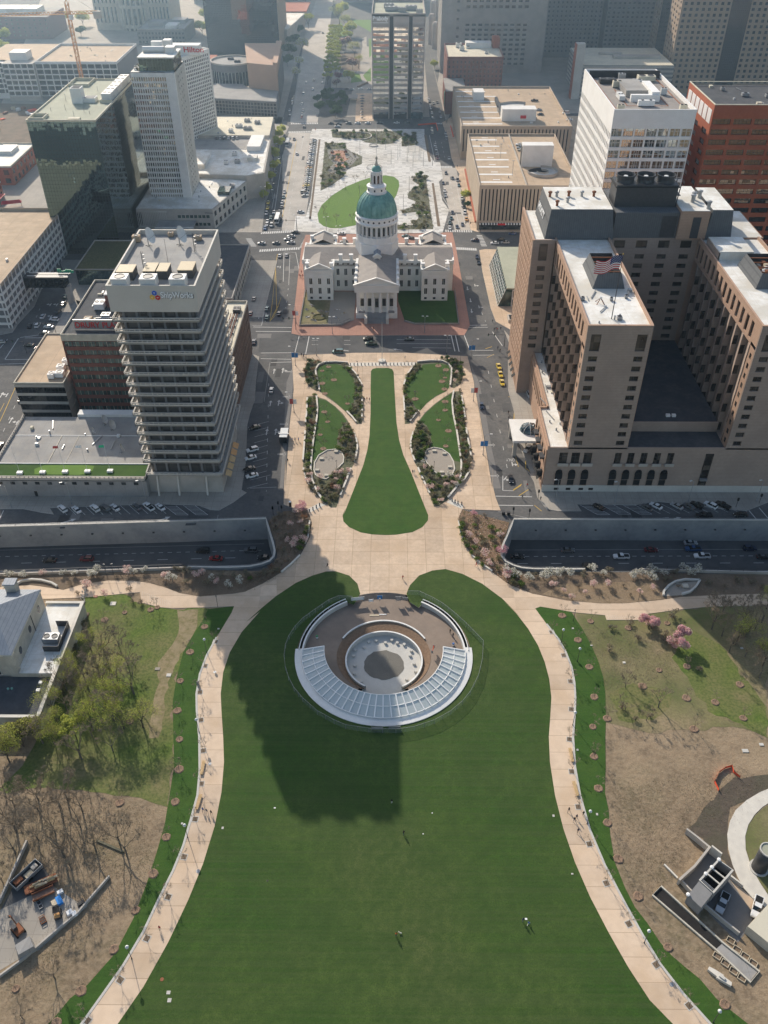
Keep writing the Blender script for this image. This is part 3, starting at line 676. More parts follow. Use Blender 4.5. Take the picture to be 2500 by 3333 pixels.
slab('pavement',[(-320,745),(-86.1,716.5),(-91.8,909.4),(-96.2,1165.5),(-98,1300),(-460,1300)])
slab('pavement',[(43.6,716.2),(48,748),(260,748),(260,1400),(90,1400),(41.7,845.8),(38.7,984.)])
slab('pavement',[(-183.7,364.9),(-178.6,367.5),(-178.9,375.1),(-177.2,394.7),(-182.8,438.6)]+[(-178,470),(-330,470),(-330,360)])
slab('path',[(-250,490),(-238.,582.9),(-231.6,545.),(-214.2,533.4),(-190,500),(-190,600),(-245,700)],'pavement',.14)
flat('bus_lane',[(-43.,337.1),(-41.9,329.1),(-41.2,305.9),(-40.3,281.3),(-38.7,248.),(-39.9,248.),(-41.9,281.3),(-44.6,323.4)],.012,'aspa')
flat('bus_lane',[(36.2,338.4),(38.6,324.),(39.4,298.9),(39.6,274.),(40.7,248.6),(37.8,248.6),(37.5,273.9),(37.,298.9),(36.2,324.)],.012,'aspa')
flat('road_patch',[(-62.6,367.2),(-55.9,367.2),(-55.8,362.9),(-62.2,362.9)],.012,'aspa')
flat('road_patch',[(-62.6,367.2),(-56.3,367.2),(-56.2,362.9),(-62.1,362.9)],.014,'aspa')
flat('market_street',[(-63.8,495.3),(-56.9,495.3),(-57.3,518.9),(-51.5,518.),(-55.3,672.1),(-60.9,677.7),(-61.3,692.),(-78.,693.3),(-77.4,636.1)],.008,'conc')  # pale tone puts the sun glint on the avenue into its colour
flat('market_street',[(-79.8,719.8),(-58.1,720.),(-60.1,857.3),(-68.8,1067.7),(-75.6,1280.7),(-105.8,1280.5),(-92.9,1023.7)],.008,'conc')  # far stretch painted pale for sun glint and haze
flat('chestnut_street',[(35.,610.),(45.,610.1),(45.5,570.7),(47.2,497.),(37.8,497.),(36.1,529.2),(34.1,580.1)],.008,'conc')
flat('fourth_street',[(-60,349.5),(50,348),(52,374),(-62,376)],.006,'aspd')
rg_=RR(40)
def ragged(pts,a=.9,step=2.2):
 out=[]
 for i,p in enu(pts):
  q=pts[(i+1)%len(pts)];n=max(1,int(math.hypot(q[0]-p[0],q[1]-p[1])/step))
  out+=[(p[0]+(q[0]-p[0])*k/n+rg_.gauss(0,a*.5),p[1]+(q[1]-p[1])*k/n+rg_.gauss(0,a*.5))for k in rg(n)]
 return out
CH=circle(25.6,60,-238,80)
flat('plaza',[(-44.4,345.),(-40.4,346.6),(-15.6,348.9),(7.2,349.1),(35.1,346.2),(35.6,337.7),(36.3,324.),(36.9,297.6),(37.3,273.9),(37.6,248.6)]+[(39.3,263.6),(37.9,250.1),(38.3,242.8),(39.4,235.7),(25.9,236.3),(24.4,231.9),(23.9,229.1),(24.3,223.8),(25.3,218.2),(27.7,211.5),(33.6,204.),(37.5,199.3),(42.2,194.8),(40.8,182.5),(35.7,191.8),(29.9,198.5),(23.8,203.1),(18.5,205.3),(14.2,204.6),(9.8,202.2),(6.7,197.6),(5.6,193.8),(6.6,190.1),(9.4,187.7)]+circle(25.3,60,120,20)+[(-10.8,188.9),(-9.,193.7),(-10.,198.2),(-12.8,202.),(-17.3,204.),(-20.5,203.8),(-24.7,201.9),(-29.8,198.4),(-35.5,192.4),(-39.6,186.9),(-43.5,180.9),(-45.3,194.5),(-40.4,198.),(-34.8,203.4),(-29.3,211.9),(-26.9,220.8),(-26.8,228.7),(-27.8,232.4),(-29.3,236.5),(-34.6,236.8),(-37.6,238.6),(-38.2,245.6),(-39.5,265.1)]+[(-37.8,248.),(-39.,267.8),(-40.2,290.9),(-40.9,316.5),(-42.4,329.1)],.13,'plaza',thick=.13,side='kerb')
PL_IN=[(-35.3,192.4),(-39.7,185.8),(-44.2,177.1),(-46.6,169.1),(-47.4,161.6),(-46.9,153.8),(-45.8,148.),(-44.,139.3)]+[(-42.6,131.6),(-41.9,122.8),(-42.1,113.6),(-43.3,103.7),(-45.2,95.),(-47.8,85.7),(-51.2,76.4),(-54.8,69.3),(-58.4,63.8),(-62.6,58.)]
PL_OUT=[(-48.,188.1),(-48.4,185.2),(-51.4,175.),(-53.2,167.8),(-54.,160.9),(-53.7,153.7),(-52.6,148.),(-50.4,139.3)]+[(-48.5,129.),(-47.8,121.8),(-48.2,115.8),(-48.8,108.3),(-50.,102.),(-51.8,95.7),(-53.8,87.8),(-56.5,80.7),(-59.3,75.),(-62.2,69.2),(-65.7,63.7),(-69.8,57.9)]
PR_IN=[(32.5,195.1),(35.4,191.8),(39.4,185.3),(42.2,179.1),(44.3,172.4),(45.4,166.),(45.8,159.9),(45.5,153.3),(44.2,146.5),(42.9,140.)]+[(42.1,132.2),(42.,122.5),(42.7,113.4),(44.1,104.8),(46.2,96.4),(48.8,88.6),(51.6,81.2),(54.7,74.6),(58.3,70.2),(61.8,65.),(66.3,59.)]
PR_OUT=[(47.2,188.6),(45.4,187.7),(48.,181.2),(50.7,175.1),(52.1,169.9),(52.9,164.2),(52.8,158.7),(52.2,153.4),(51.3,148.8),(49.4,140.1)]+[(48.4,130.8),(48.3,122.5),(49.1,113.),(51.,104.1),(53.6,95.7),(56.1,88.3),(58.6,81.9),(62.,75.9),(66.,70.2),(69.8,65.1),(74.7,59.)]
flat('path',PL_IN+PL_OUT[::-1]+[(-36.1,200.1)],.135,'path',thick=.13,side='kerb')
flat('path',PR_IN+PR_OUT[::-1]+[(47.2,188.5),(57.4,186.2),(55.6,191.1),(45.6,194.),(38.2,198.4),(33.2,202.8)],.135,'path',thick=.13,side='kerb')
flat('path',[(-36.1,200.3),(-42.4,195.1),(-49.1,193.4),(-59.4,192.1),(-65.9,193.5),(-70.6,195.8),(-76.4,198.),(-82.,199.),(-90.1,199.1),(-97.6,197.4),(-103.2,194.7),(-111.2,196.3),(-114.5,196.8),(-123.8,195.8),(-121.9,190.6),(-107.8,190.7),(-96.,191.4),(-78.7,193.9),(-77.1,189.3),(-71.,187.3),(-66.8,186.9),(-59.1,187.3),(-48.,188.),(-35.3,192.6)],.14,'path',thick=.13,side='kerb')
flat('path',[(45.6,194.1),(55.7,191.2),(65.9,190.),(73.6,190.1),(85.5,191.7),(92.1,193.1),(106.,194.2),(119.8,194.7),(118.1,189.8),(99.3,188.9),(90.1,187.6),(77.2,185.2),(76.3,183.1),(66.6,183.),(66.5,185.),(57.4,186.1),(47.5,188.5)],.14,'path',thick=.13,side='kerb')
lawn_pts=CH+[(-10.8,188.8),(-9.,193.7),(-10.,198.2),(-12.8,202.),(-17.3,204.),(-20.5,203.8),(-24.7,201.9),(-29.8,198.4),(-35.5,192.4),(-39.6,186.9),(-43.5,181.1)]+PL_IN[1:]+PR_IN[::-1][:-1]+[(40.9,183.1),(35.7,191.8),(29.9,198.5),(23.8,203.1),(18.5,205.3),(14.2,204.6),(9.8,202.2),(6.7,197.6),(5.6,193.8),(6.6,190.1),(9.3,187.7)]
flat('lawn',lawn_pts,.16,'lawn')
LC=[(-8.3,332.4),(-7.6,334.4),(-5.8,335.2),(-.7,335.3),(1.1,334.2),(1.7,331.6),(2.2,311.4),(2.8,291.6),(3.8,279.1),(5.3,269.3),(8.1,258.),(13.7,232.8)]+[(12.7,238.3),(13.7,232.7),(13.5,230.),(11.5,226.4),(8.,223.7),(2.3,222.3),(-1.1,222.1),(-5.7,222.4),(-9.7,223.4),(-13.8,226.2),(-15.9,229.3),(-16.3,232.5),(-15.4,236.6)]+[(-16.,232.6),(-13.2,245.9),(-9.8,262.5),(-8.5,272.6),(-7.9,281.9),(-7.8,299.2),(-8.2,319.7)]
flat('lawn',LC,.165,'lfre')
flat('grass_strip',PL_OUT[1:]+([(-48.,188.),(-55.9,186.7),(-56.8,181.8),(-58.9,175.),(-60.3,169.),(-60.4,159.6),(-59.8,150.8),(-57.3,139.2)]+[(-55.3,130.),(-54.7,119.4),(-54.4,113.9),(-54.8,106.6),(-55.5,98.8),(-56.7,90.7),(-58.9,83.1),(-63.2,76.6),(-66.,74.),(-68.1,70.4),(-73.,63.7)])[::-1],.1,'lfre')
flat('grass_strip',PR_OUT[1:]+([(47.3,188.5),(56.4,186.3),(58.6,179.2),(60.1,172.6),(61.,166.8),(61.3,160.6),(60.8,154.6),(59.3,146.1),(58.,140.1)]+[(56.3,130.8),(54.7,123.5),(54.7,118.8),(53.8,112.1),(53.5,104.9),(54.6,98.8),(55.9,94.2),(57.8,90.8),(59.7,86.5),(61.5,83.7),(63.8,81.3),(66.3,78.9),(68.7,75.),(71.4,72.4),(74.3,69.7),(82.3,60.5)])[::-1],.1,'lfre')
tag(MB().strip(PL_OUT[2:],.55,0,.2,'granite').bd('kerb'),kind='structure');tag(MB().strip(PR_OUT[2:],.55,0,.2,'granite').bd('kerb'),kind='structure')
flat('meadow',ragged([(-95.9,191.1),(-86.1,193.8),(-77.1,189.),(-66.7,186.7),(-59.,187.),(-55.8,186.6),(-58.9,175.),(-60.4,159.6),(-59.8,150.8),(-57.3,139.2)]+[(-55.5,130.),(-54.9,118.5),(-59.4,120.3),(-72.6,122.5),(-85.6,123.9),(-97.8,122.3)]+[(-92.5,139.),(-92.4,153.4),(-93.6,168.8),(-93.4,182.2)]),.05,'ggrs')
flat('dirt_track',ragged([(-65.5,185.6),(-58.4,186.4),(-58.1,179.),(-60.,170.3),(-61.1,165.8),(-62.5,158.4),(-62.,149.1),(-61.3,139.2),(-63.6,139.2),(-65.7,157.8),(-66.3,165.2),(-63.9,172.3),(-63.2,179.)]),.055,'track')
flat('meadow',ragged([(90.1,187.5),(99.2,188.9),(118.,189.7),(101.8,141.5),(91.,144.),(83.8,142.4),(77.3,142.9),(70.1,141.2),(62.2,143.9),(59.,145.),(60.8,154.6),(61.3,160.6),(61.,166.8),(60.1,172.6),(58.6,179.4),(57.4,186.1)]),.05,'rough_grass')
flat('meadow',ragged([(89.2,180.2),(99.2,171.6),(104.4,149.2),(101.5,140.5),(88.,149.1),(84.2,160.8),(83.7,168.2)]),.055,'ggrs')
flat('soil_slope',ragged([(90.,127.7),(88.5,128.4),(84.,124.),(78.6,118.8),(73.3,114.5),(77.,108.9),(78.7,105.5),(80.7,102.9),(81.5,100.1),(81.2,104.5),(81.3,108.3),(82.2,112.2),(83.9,115.7),(86.3,118.7),(89.6,121.2),(93.7,123.6),(98.2,125.1),(99.5,129.),(94.1,128.7)]),.035,'dark_soil')
flat('meadow',ragged([(62.5,154.6),(68.4,158.2),(73.9,157.7),(79.3,154.8),(77.,149.),(68.9,145.6),(62.5,145.5)]),.055,'ggrs')
flat('planting_bed',[(-36.3,201.8),(-44.8,201.),(-65.1,203.4),(-125.4,200.4),(-123.9,196.2),(-114.6,197.),(-111.2,196.5),(-103.3,194.9),(-97.7,197.7),(-90.1,199.3),(-82.1,199.2),(-76.5,198.2),(-70.7,196.1),(-66.,193.7),(-59.4,192.3),(-49.1,193.6),(-42.5,195.3),(-36.2,200.5)],.06,'mulch')
flat('planting_bed',[(33.3,203.6),(36.8,206.4),(45.8,204.2),(63.6,204.),(82.1,204.5),(122.6,203.1),(119.8,194.9),(106.,194.3),(92.1,193.3),(85.5,191.9),(73.7,190.2),(65.9,190.1),(55.7,191.4),(45.6,194.2),(38.2,198.6)],.06,'mulch')
flat('planting_bed',[(55.3,198.8),(85.4,200.2),(85.5,192.),(73.7,190.3),(63.3,190.3),(48.2,193.9)],.075,'soil_bed')
BED_L=[(-37.2,234.6),(-29.2,236.1),(-27.9,232.4),(-26.9,228.7),(-27.,220.8),(-29.4,212.2),(-34.9,203.6),(-39.5,199.1),(-45.4,195.5),(-46.2,201.8),(-43.3,203.8),(-38.6,205.8),(-36.9,210.6),(-38.5,219.),(-40.6,224.2),(-42.,229.4)]
BED_R=[(26.,236.),(32.7,232.8),(41.7,229.1),(39.8,222.2),(37.7,215.3),(37.4,209.6),(40.4,206.4),(43.4,204.8),(42.3,195.6),(37.5,199.6),(33.7,204.1),(27.8,211.7),(25.5,218.4),(24.5,223.8),(24.,229.1),(24.5,231.9)]
flat('planting_bed',BED_L,.14,'mulch');flat('planting_bed',BED_R,.14,'mulch_red')
tag(MB().strip([(-27.6,229.2),(-27.5,220.8),(-28.3,217.4)],.5,0,.6,'wsto').bd('seat_wall'),'pale curved stone seat wall round the left trench bed, upper piece','wall')
tag(MB().strip([(-29.5,211.5),(-32.2,207.),(-34.9,203.3)],.5,0,.6,'wsto').bd('seat_wall'),'pale curved stone seat wall round the left trench bed, lower piece','wall')
tag(MB().strip([(24.1,229.6),(24.5,223.8),(25.1,219.5)],.5,0,.6,'wsto').bd('seat_wall'),'pale curved stone seat wall round the pink flowering trench bed, upper piece','wall')
tag(MB().strip([(27.4,212.),(30.2,207.9),(33.6,204.3)],.5,0,.6,'wsto').bd('seat_wall'),'pale curved stone seat wall round the pink flowering trench bed, lower piece','wall')
def leaf_cloud(b,pts,n,size,spread,mats,r):
 for i in rg(n):
  c,rad=pts[r.randrange(len(pts))]
  while True:
   v=V3((r.uniform(-1,1),r.uniform(-1,1),r.uniform(-1,1)))
   if .15<v.length<=1:break
  v=v.normalized()*v.length**.6
  p=V3(c)+V3((v.x*rad,v.y*rad,v.z*rad*spread))
  a=V3((r.gauss(0,1),r.gauss(0,1),r.gauss(0,.6))).normalized();q=a.cross(V3((r.gauss(0,1),r.gauss(0,1),r.gauss(0,1)))).normalized()
  s=size*r.uniform(.6,1.3)
  b.add([p-a*s-q*s*.5,p+a*s*.2-q*s*.7,p+a*s,p+a*s*.1+q*s*.7],[(0,1,2,3)],mats[0]if r.random()<.7 else mats[-1])
def limb(b,p,d,L_,r0,depth,r,ends,m,kinks=2,fork=(2,3),ang=.55,shrink=.74,twig=.012):
 pts=[p]
 for k in rg(kinks):
  d=(d+V3((r.gauss(0,.12),r.gauss(0,.12),r.gauss(.03,.08)))).normalized();pts.append(pts[-1]+d*L_/kinks)
 r1=max(twig,r0*.66)
 b.t(pts,r0,6 if r0>.12 else(4 if r0>.04 else 3),m,r1)
 if depth==0:
  ends.append((pts[-1],L_));return
 for k in rg(r.randint(*fork)):
  ax=V3((r.gauss(0,1),r.gauss(0,1),r.gauss(0,1))).normalized()
  nd=(d+ax*r.uniform(.5,1.2)*ang+V3((0,0,.12))).normalized()
  limb(b,pts[-1]if r.random()<.7 else pts[-2].lerp(pts[-1],r.uniform(.3,.9)),nd,L_*r.uniform(.75,1.1)*shrink,r1*.8,depth-1,r,ends,m,2,fork,ang,shrink,twig)
def make_tree(name,label,h,seed,leaf=None,nleaf=0,lsize=.3,depth=4,bark='bark',ang=.55,fork=(2,3),trunk=.32,r0=None,clump=.9,spread=.8,twig=.014,cat='tree',group=None,crown='crown',spray=0):
 r=RR(seed);t=em(name,(0,0,-400),0,label,cat,group)
 tb,cb,ends=MB(),MB(),[]
 L0=h*trunk;r0=r0 or h*.02
 tb.t([(0,0,-.1),(r.gauss(0,.05),r.gauss(0,.05),L0*.5),(r.gauss(0,.1),r.gauss(0,.1),L0)],r0,7,bark,r0*.75)
 top=V3((0,0,L0))
 for k in rg(r.randint(3,5)):
  a=2*math.pi*k/4+r.uniform(-.4,.4);d=V3((mcos(a)*ang*1.1,msin(a)*ang*1.1,1)).normalized()
  limb(cb if not leaf else tb,top-V3((0,0,r.uniform(0,L0*.25))),d,h*.26,r0*.55,depth-1,r,ends,bark if leaf else 'twig',2,fork,ang,.74,twig)
 if leaf:
  cl=[(e[0],clump*r.uniform(.7,1.3))for e in ends]
  leaf_cloud(cb,cl,nleaf,lsize,spread,leaf,r)
 if spray:
  for e,L_ in ends:
   for k in rg(spray):
    d=V3((r.gauss(0,1),r.gauss(0,1),r.gauss(.35,.8))).normalized();q=d.cross(V3((r.gauss(0,1),r.gauss(0,1),r.gauss(0,1)))).normalized()*.022;a=e-d*.2;c=e+d*L_*r.uniform(.7,1.5)
    cb.add([a-q,a+q,c],[(0,1,2)],'twig')
 tb.bd('trunk',t).location=(0,0,0);cb.bd(crown,t).location=(0,0,0)
 for c in COL.objects:
  if c.parent==t:c.data.transform(Matrix.Translation((0,0,-400)))
 return freeze(t)
def make_shrub(name,label,h,w,seed,leaf,n,lsize=.16,twigs=10,cat='shrub'):
 r=RR(seed);t=em(name,(0,0,-400),0,label,cat)
 sb,cb=MB(),MB();cl=[]
 for k in rg(twigs):
  a=r.uniform(0,6.28);q=V3((mcos(a)*w*r.uniform(.1,.5),msin(a)*w*r.uniform(.1,.5),h*r.uniform(.5,.9)))
  sb.t([(0,0,0),q*.5+V3((0,0,.05)),q],.035,3,'bark',.012);cl.append((q,w*.24))
 leaf_cloud(cb,cl,n,lsize,.8,leaf,r)
 sb.bd('stem',t);cb.bd('foliage',t)
 for c in COL.objects:
  if c.parent==t:c.location=(0,0,0);c.data.transform(Matrix.Translation((0,0,-400)))
 return freeze(t)
def at3(p,z=0.):return(p[0],p[1],z)
def inside(p,poly_):
 x,y=p;c=False;n=len(poly_)
 for i in rg(n):
  a,b=poly_[i],poly_[(i+1)%n]
  if(a[1]>y)!=(b[1]>y)and x<(b[0]-a[0])*(y-a[1])/(b[1]-a[1])+a[0]:c=not c
 return c
def sca(poly_,n,gap,r):
 x0,x1=min(p[0]for p in poly_),max(p[0]for p in poly_);y0,y1=min(p[1]for p in poly_),max(p[1]for p in poly_)
 out=[];k=0
 while len(out)<n and k<n*60:
  k+=1;p=(r.uniform(x0,x1),r.uniform(y0,y1))
  if inside(p,poly_)and all((p[0]-q[0])**2+(p[1]-q[1])**2>gap*gap for q in out):out.append(p)
 return sorted(out)
T_BARE=[make_tree('bare_tree','bare spring tree',12,s,depth=5,bark='bark_grey',ang=.6,fork=(2,3),trunk=.28,twig=.022,spray=9)for s in(3,8,21)]
T_BUD=[make_tree('budding_tree','tree in thin young leaf',11,s,['lyel','lspr'],2600,.1,4,clump=1.8,spray=10)for s in(4,9)]
T_OLIVE=make_tree('broad_tree','broad olive green tree',9,12,['lolv','lspr','lyel'],13000,.24,4,ang=.8,clump=2.1,trunk=.12)
T_YELLOW=make_tree('yellow_tree','yellow green young tree',8.5,14,['lyel','lspr'],3600,.2,4,clump=.9,trunk=.34)
T_PINK=make_tree('redbud_tree','pink flowering tree',6.5,15,['bpnk','bpal'],5200,.2,4,clump=1.,ang=.9,trunk=.28)
T_STREET=[make_tree('street_tree','leafy green street tree',9,s,['lyel','lspr','lyel'],3000,.34,3,clump=1.8,trunk=.24)for s in(17,23)]
T_DARK=make_tree('dark_tree','dense dark tree',9,19,['ldrk','lgrn'],2600,.4,3,clump=1.6,trunk=.2)
T_WHITE=make_tree('blossom_tree','pale flowering tree',10,24,['bwht','lyel'],2200,.42,3,clump=1.6,trunk=.25)
T_MAUVE=make_tree('mauve_tree','mauve tree',9,26,['leaf_mauve','bpal'],2200,.4,3,clump=1.6,trunk=.25)
T_MAG=make_tree('magenta_tree','magenta flowering tree',7,27,['blossom_magenta','leaf_mauve'],2000,.4,3,clump=1.4,trunk=.25)
T_SAP=[make_tree('sapling','slender bare sapling',4.6,s,depth=3,bark='bark',ang=.55,fork=(2,4),trunk=.38,r0=.05,twig=.012,cat='sapling',spray=2)for s in(31,37)]
S_WHITE=[make_shrub('magnolia_shrub','white flowering shrub',2.6,2.6,s,['bwht','lgre'],420,.16)for s in(1,2)]
S_PINK=[make_shrub('pink_shrub','pink flowering shrub',2.4,2.6,s,['bpal','bpnk'],380,.15)for s in(3,4)]
S_MAG=[make_shrub('redbud_shrub','magenta flowering shrub',2.6,3.,s,['bpnk','blossom_magenta'],520,.15)for s in(5,6)]
S_GREEN=[make_shrub('green_shrub','green leafy shrub',1.5,2.4,s,['lgrn','lspr'],420,.15)for s in(7,8)]
S_OLIVE=[make_shrub('olive_shrub','olive shrub',1.5,2.4,s,['lolv','lgre'],400,.15)for s in(9,10)]
S_GREY=[make_shrub('grey_shrub','grey shrub',1.6,2.4,s,['lgre','lbrn'],360,.14)for s in(11,12)]
S_BRONZE=[make_shrub('bronze_shrub','bronze leaved shrub',1.4,2.2,s,['lbrz','lbrn'],360,.14)for s in(13,14)]
S_DARK=[make_shrub('evergreen_shrub','dark evergreen shrub',2.2,3.,s,['ldrk','lgrn'],600,.17)for s in(15,16)]
S_TWIG=[make_shrub('twiggy_shrub','leafless brown shrub',1.3,1.8,s,['twig','lbrn'],260,.1,18)for s in(17,18)]
SHADE=dict(w=('white flowering shrub',S_WHITE),p=('pale pink flowering shrub',S_PINK),m=('magenta flowering shrub',S_MAG),g=('fresh green shrub',S_GREEN),o=('olive green shrub',S_OLIVE),y=('silvery grey shrub',S_GREY),b=('bronze leaved shrub',S_BRONZE),d=('dark evergreen shrub',S_DARK),t=('leafless brown shrub',S_TWIG))
def shr(pts,mix,where,group,r,z=.15,s=(.75,1.2)):
 cnt={}
 tot={}
 picks=[mix[r.randrange(len(mix))]for _ in pts]
 for k in picks:tot[k]=tot.get(k,0)+1
 for p,k in zip(pts,picks):
  nm,protos=SHADE[k];i=cnt.get(k,0);cnt[k]=i+1
  lab='%s %s'%(nm,where)if tot[k]==1 else '%s %s from left %s'%(ordn(i),nm,where)
  pl(r.choice(protos),at3(p,z),r.uniform(0,6.28),lab,group,r.uniform(*s))
rs=RR(5)
shr([(-122.1,200.4),(-117.6,200.4),(-121.,194.7),(-111.6,201.3),(-105.1,201.7),(-101.4,201.3),(-96.3,201.4),(-94.4,203.1),(-95.3,200.6),(-84.4,202.3),(-82.7,202.1)],'wwwp','along the left highway parapet','white shrubs along the left highway parapet',rs,.1,(.8,1.2))
shr([(-79.2,203.2),(-69.,204.),(-69.5,199.3),(-65.6,203.2),(-65.,198.2),(-62.,200.9),(-60.2,201.7),(-56.9,199.4),(-55.1,198.2),(-53.9,200.9),(-50.8,196.4),(-49.6,201.),(-46.2,201.8),(-42.7,201.8),(-39.5,201.8),(-37.5,203.4),(-47.6,198.3),(-57.7,197.8)],'wwyyp','between the left highway curve and the path','shrubs between the left highway curve and the path',rs,.1,(.8,1.25))
shr([(-101.3,197.1),(-96.1,195.6),(-92.8,199.5),(-87.8,200.7),(-98.,193.),(-82.,194.6),(-89.3,191.9),(-79.8,189.5),(-77.,188.7),(-71.7,200.8)],'tttp','beside the left branch path','leafless shrubs beside the left branch path',rs,.1)
shr([(38.2,203.6),(40.7,201.7),(46.7,202.5),(45.1,200.5),(49.7,201.),(51.8,202.5),(54.1,202.2),(56.,203.7),(58.5,202.6),(62.8,202.2),(65.8,204.4),(69.3,202.7),(71.3,204.6),(79.5,202.7),(78.5,201.6),(81.9,202.8),(84.7,200.8),(85.4,204.7),(92.6,203.6),(95.9,205.6),(100.5,204.9),(88.7,202.8),(97.8,202.9)],'wwwwy','along the right highway parapet','white shrubs along the right highway parapet',rs,.1,(.8,1.25))
shr([(52.4,197.5),(60.3,197.2),(65.1,197.3),(69.9,197.7),(74.7,197.7),(79.3,194.4),(83.5,196.6),(55.2,194.9),(61.9,194.2),(67.,193.5),(71.4,194.3),(76.,193.6),(57.3,192.)],'ppt','on the bare soil bed by the right path','pink shrubs on the soil bed by the right path',rs,.1,(.6,1.))
shr([(92.1,197.5),(102.1,199.1),(107.,197.6),(112.,199.9),(116.,199.2),(118.7,197.7),(89.2,200.5)],'tty','in the shaded bed by the boat seat','shrubs in the shaded bed on the right',rs,.1)
shr(sca(BED_R,40,1.7,rs),'gpyogmtyo','in the pink flowering trench bed','shrubs in the pink trench bed',rs,.15,(.7,1.15))
shr(sca(BED_L,34,1.8,rs),'tttbpygt','in the brown trench bed on the left','shrubs in the brown trench bed',rs,.15,(.7,1.1))
shr([(-32.,235.6),(-30.3,235.1),(-32.8,233.3),(-31.1,237.5)],'mp','at the top of the brown trench bed','pink shrubs at the top of the brown trench bed',rs,.15,(.7,1))
shr([(-28.3,224.7),(-28.5,222.5),(-28.8,219.9),(-29.2,217.4),(-29.8,214.8)],'g','inside the left curved seat wall','green shrubs inside the left curved seat wall',rs,.15,(.7,1));shr([(25.,221.6),(25.4,218.6),(26.3,216.1),(27.5,212.8),(28.9,209.9),(30.6,207.1)],'g','inside the right curved seat wall','green shrubs inside the right curved seat wall',rs,.15,(.7,1))
def cov(poly_,n,mats_,r,size=.16,z=.16,h=.35,sp=.4):
 b=MB()
 for p in sca(poly_,n,0,r):
  for k in rg(5):
   q=V3((p[0]+r.gauss(0,sp),p[1]+r.gauss(0,sp),z+r.uniform(0,h)));a=V3((r.gauss(0,1),r.gauss(0,1),r.gauss(0,.8))).normalized();c=a.cross(V3((r.gauss(0,1),r.gauss(0,1),r.gauss(0,1)))).normalized();s=size*r.uniform(.6,1.4)
   b.add([q-a*s,q-c*s*.6,q+a*s,q+c*s*.6],[(0,1,2,3)],mats_[r.randrange(len(mats_))])
 return tag(b.bd('ground_cover'),kind='stuff')
cov(BED_R,500,['lolv','lgrn','bpal','lbrz'],rs);cov(BED_L,420,['lbrz','lbrn','lolv'],rs)
cov([(55.3,198.8),(85.4,200.2),(85.5,192.),(73.7,190.3),(63.3,190.3),(48.2,193.9)],260,['lbrn','lolv','twig'],rs,.1,.08,.2)
cov([(-36.3,201.8),(-44.8,201.),(-65.1,203.4),(-93.4,201.4),(-92.8,199.5),(-82.1,199.2),(-70.7,196.1),(-59.4,192.3),(-49.1,193.6),(-36.2,200.5)],420,['lbrn','twig','lgre'],rs,.12,.08,.3)
cov([(36.8,206.),(45.8,204.),(82.,204.2),(122.6,203.1),(119.8,194.9),(92.1,193.3),(87.2,198.9),(55.3,199.1),(48.2,193.9),(38.2,198.9)],420,['lbrn','twig','lgre'],rs,.12,.08,.3)
LIS1=[(-32.8,333.6),(-32.1,337.2),(-29.7,339.6),(-24.4,340.1),(-18.8,339.4),(-16.3,333.7),(-14.1,328.3),(-12.6,323.1),(-11.8,320.1),(-11.1,293.8),(-11.2,290.4),(-12.9,290.3),(-18.1,299.4),(-22.2,305.5),(-27.4,311.9),(-29.8,315.3),(-31.,323.8),(-32.5,330.)]
LIS2=[(-30.8,311.1),(-26.7,308.7),(-22.5,303.4),(-19.3,298.3),(-17.,293.),(-14.4,284.7),(-12.7,279.),(-12.3,272.6),(-13.,264.4),(-14.4,259.8),(-16.1,252.1),(-17.8,243.4),(-18.7,236.9),(-20.6,236.9),(-23.6,240.4),(-25.8,244.),(-27.8,250.1),(-29.2,256.4),(-29.8,263.),(-29.8,269.7),(-29.8,278.1),(-29.3,289.8),(-29.7,300.6),(-30.6,308.6)]
RIS1=[(27.3,334.),(26.7,338.1),(24.8,340.6),(20.6,341.2),(12.2,340.3),(10.3,336.6),(7.9,329.8),(6.7,324.1),(6.1,320.2),(5.7,315.5),(6.2,294.7),(6.1,290.5),(8.,290.7),(12.,300.1),(14.9,305.7),(19.5,311.5),(24.,315.7),(25.5,319.1),(25.9,324.2),(27.1,330.4)]
RIS2=[(26.9,315.7),(22.9,311.1),(18.8,305.8),(14.7,299.4),(11.6,292.4),(9.6,284.9),(8.7,279.8),(8.3,273.5),(9.2,265.3),(10.5,261.3),(11.9,254.8),(14.6,244.9),(15.9,237.7),(17.7,238.),(20.8,241.3),(23.3,246.2),(25.1,251.8),(26.6,257.5),(27.2,266.1),(26.8,277.1),(26.4,288.),(25.8,299.5),(26.,307.4)]
for nm,q in(('planting_bed',LIS1),('planting_bed',LIS2),('planting_bed',RIS1),('planting_bed',RIS2)):flat(nm,q,.17,'scrub',thick=.17,side='kerb')
LL1=[(-31.9,333.6),(-30.7,337.2),(-24.4,338.7),(-21.1,337.3),(-19.,332.8),(-16.1,327.4),(-15.,322.2),(-14.8,315.4),(-15.,308.8),(-15.2,302.3),(-16.8,299.9),(-18.1,299.9),(-22.2,305.9),(-27.,312.6),(-29.6,315.7),(-30.9,323.8)]
LL2=[(-30.3,309.5),(-26.7,308.1),(-22.5,302.9),(-19.2,296.8),(-17.3,292.2),(-18.9,289.2),(-20.1,284.7),(-20.5,279.6),(-20.3,273.3),(-20.9,272.2),(-23.7,272.2),(-26.,269.8),(-27.7,265.7),(-29.4,265.6),(-29.6,278.1),(-29.1,289.8),(-29.5,300.6)]
RL1=[(26.7,333.1),(26.,337.7),(21.9,339.5),(15.,338.5),(12.5,333.),(10.2,329.4),(7.4,324.1),(6.4,317.2),(6.8,309.7),(8.9,308.9),(10.8,302.5),(12.6,300.5),(15.4,306.1),(19.5,311.9),(24.,316.),(25.5,319.5),(25.7,324.2)]
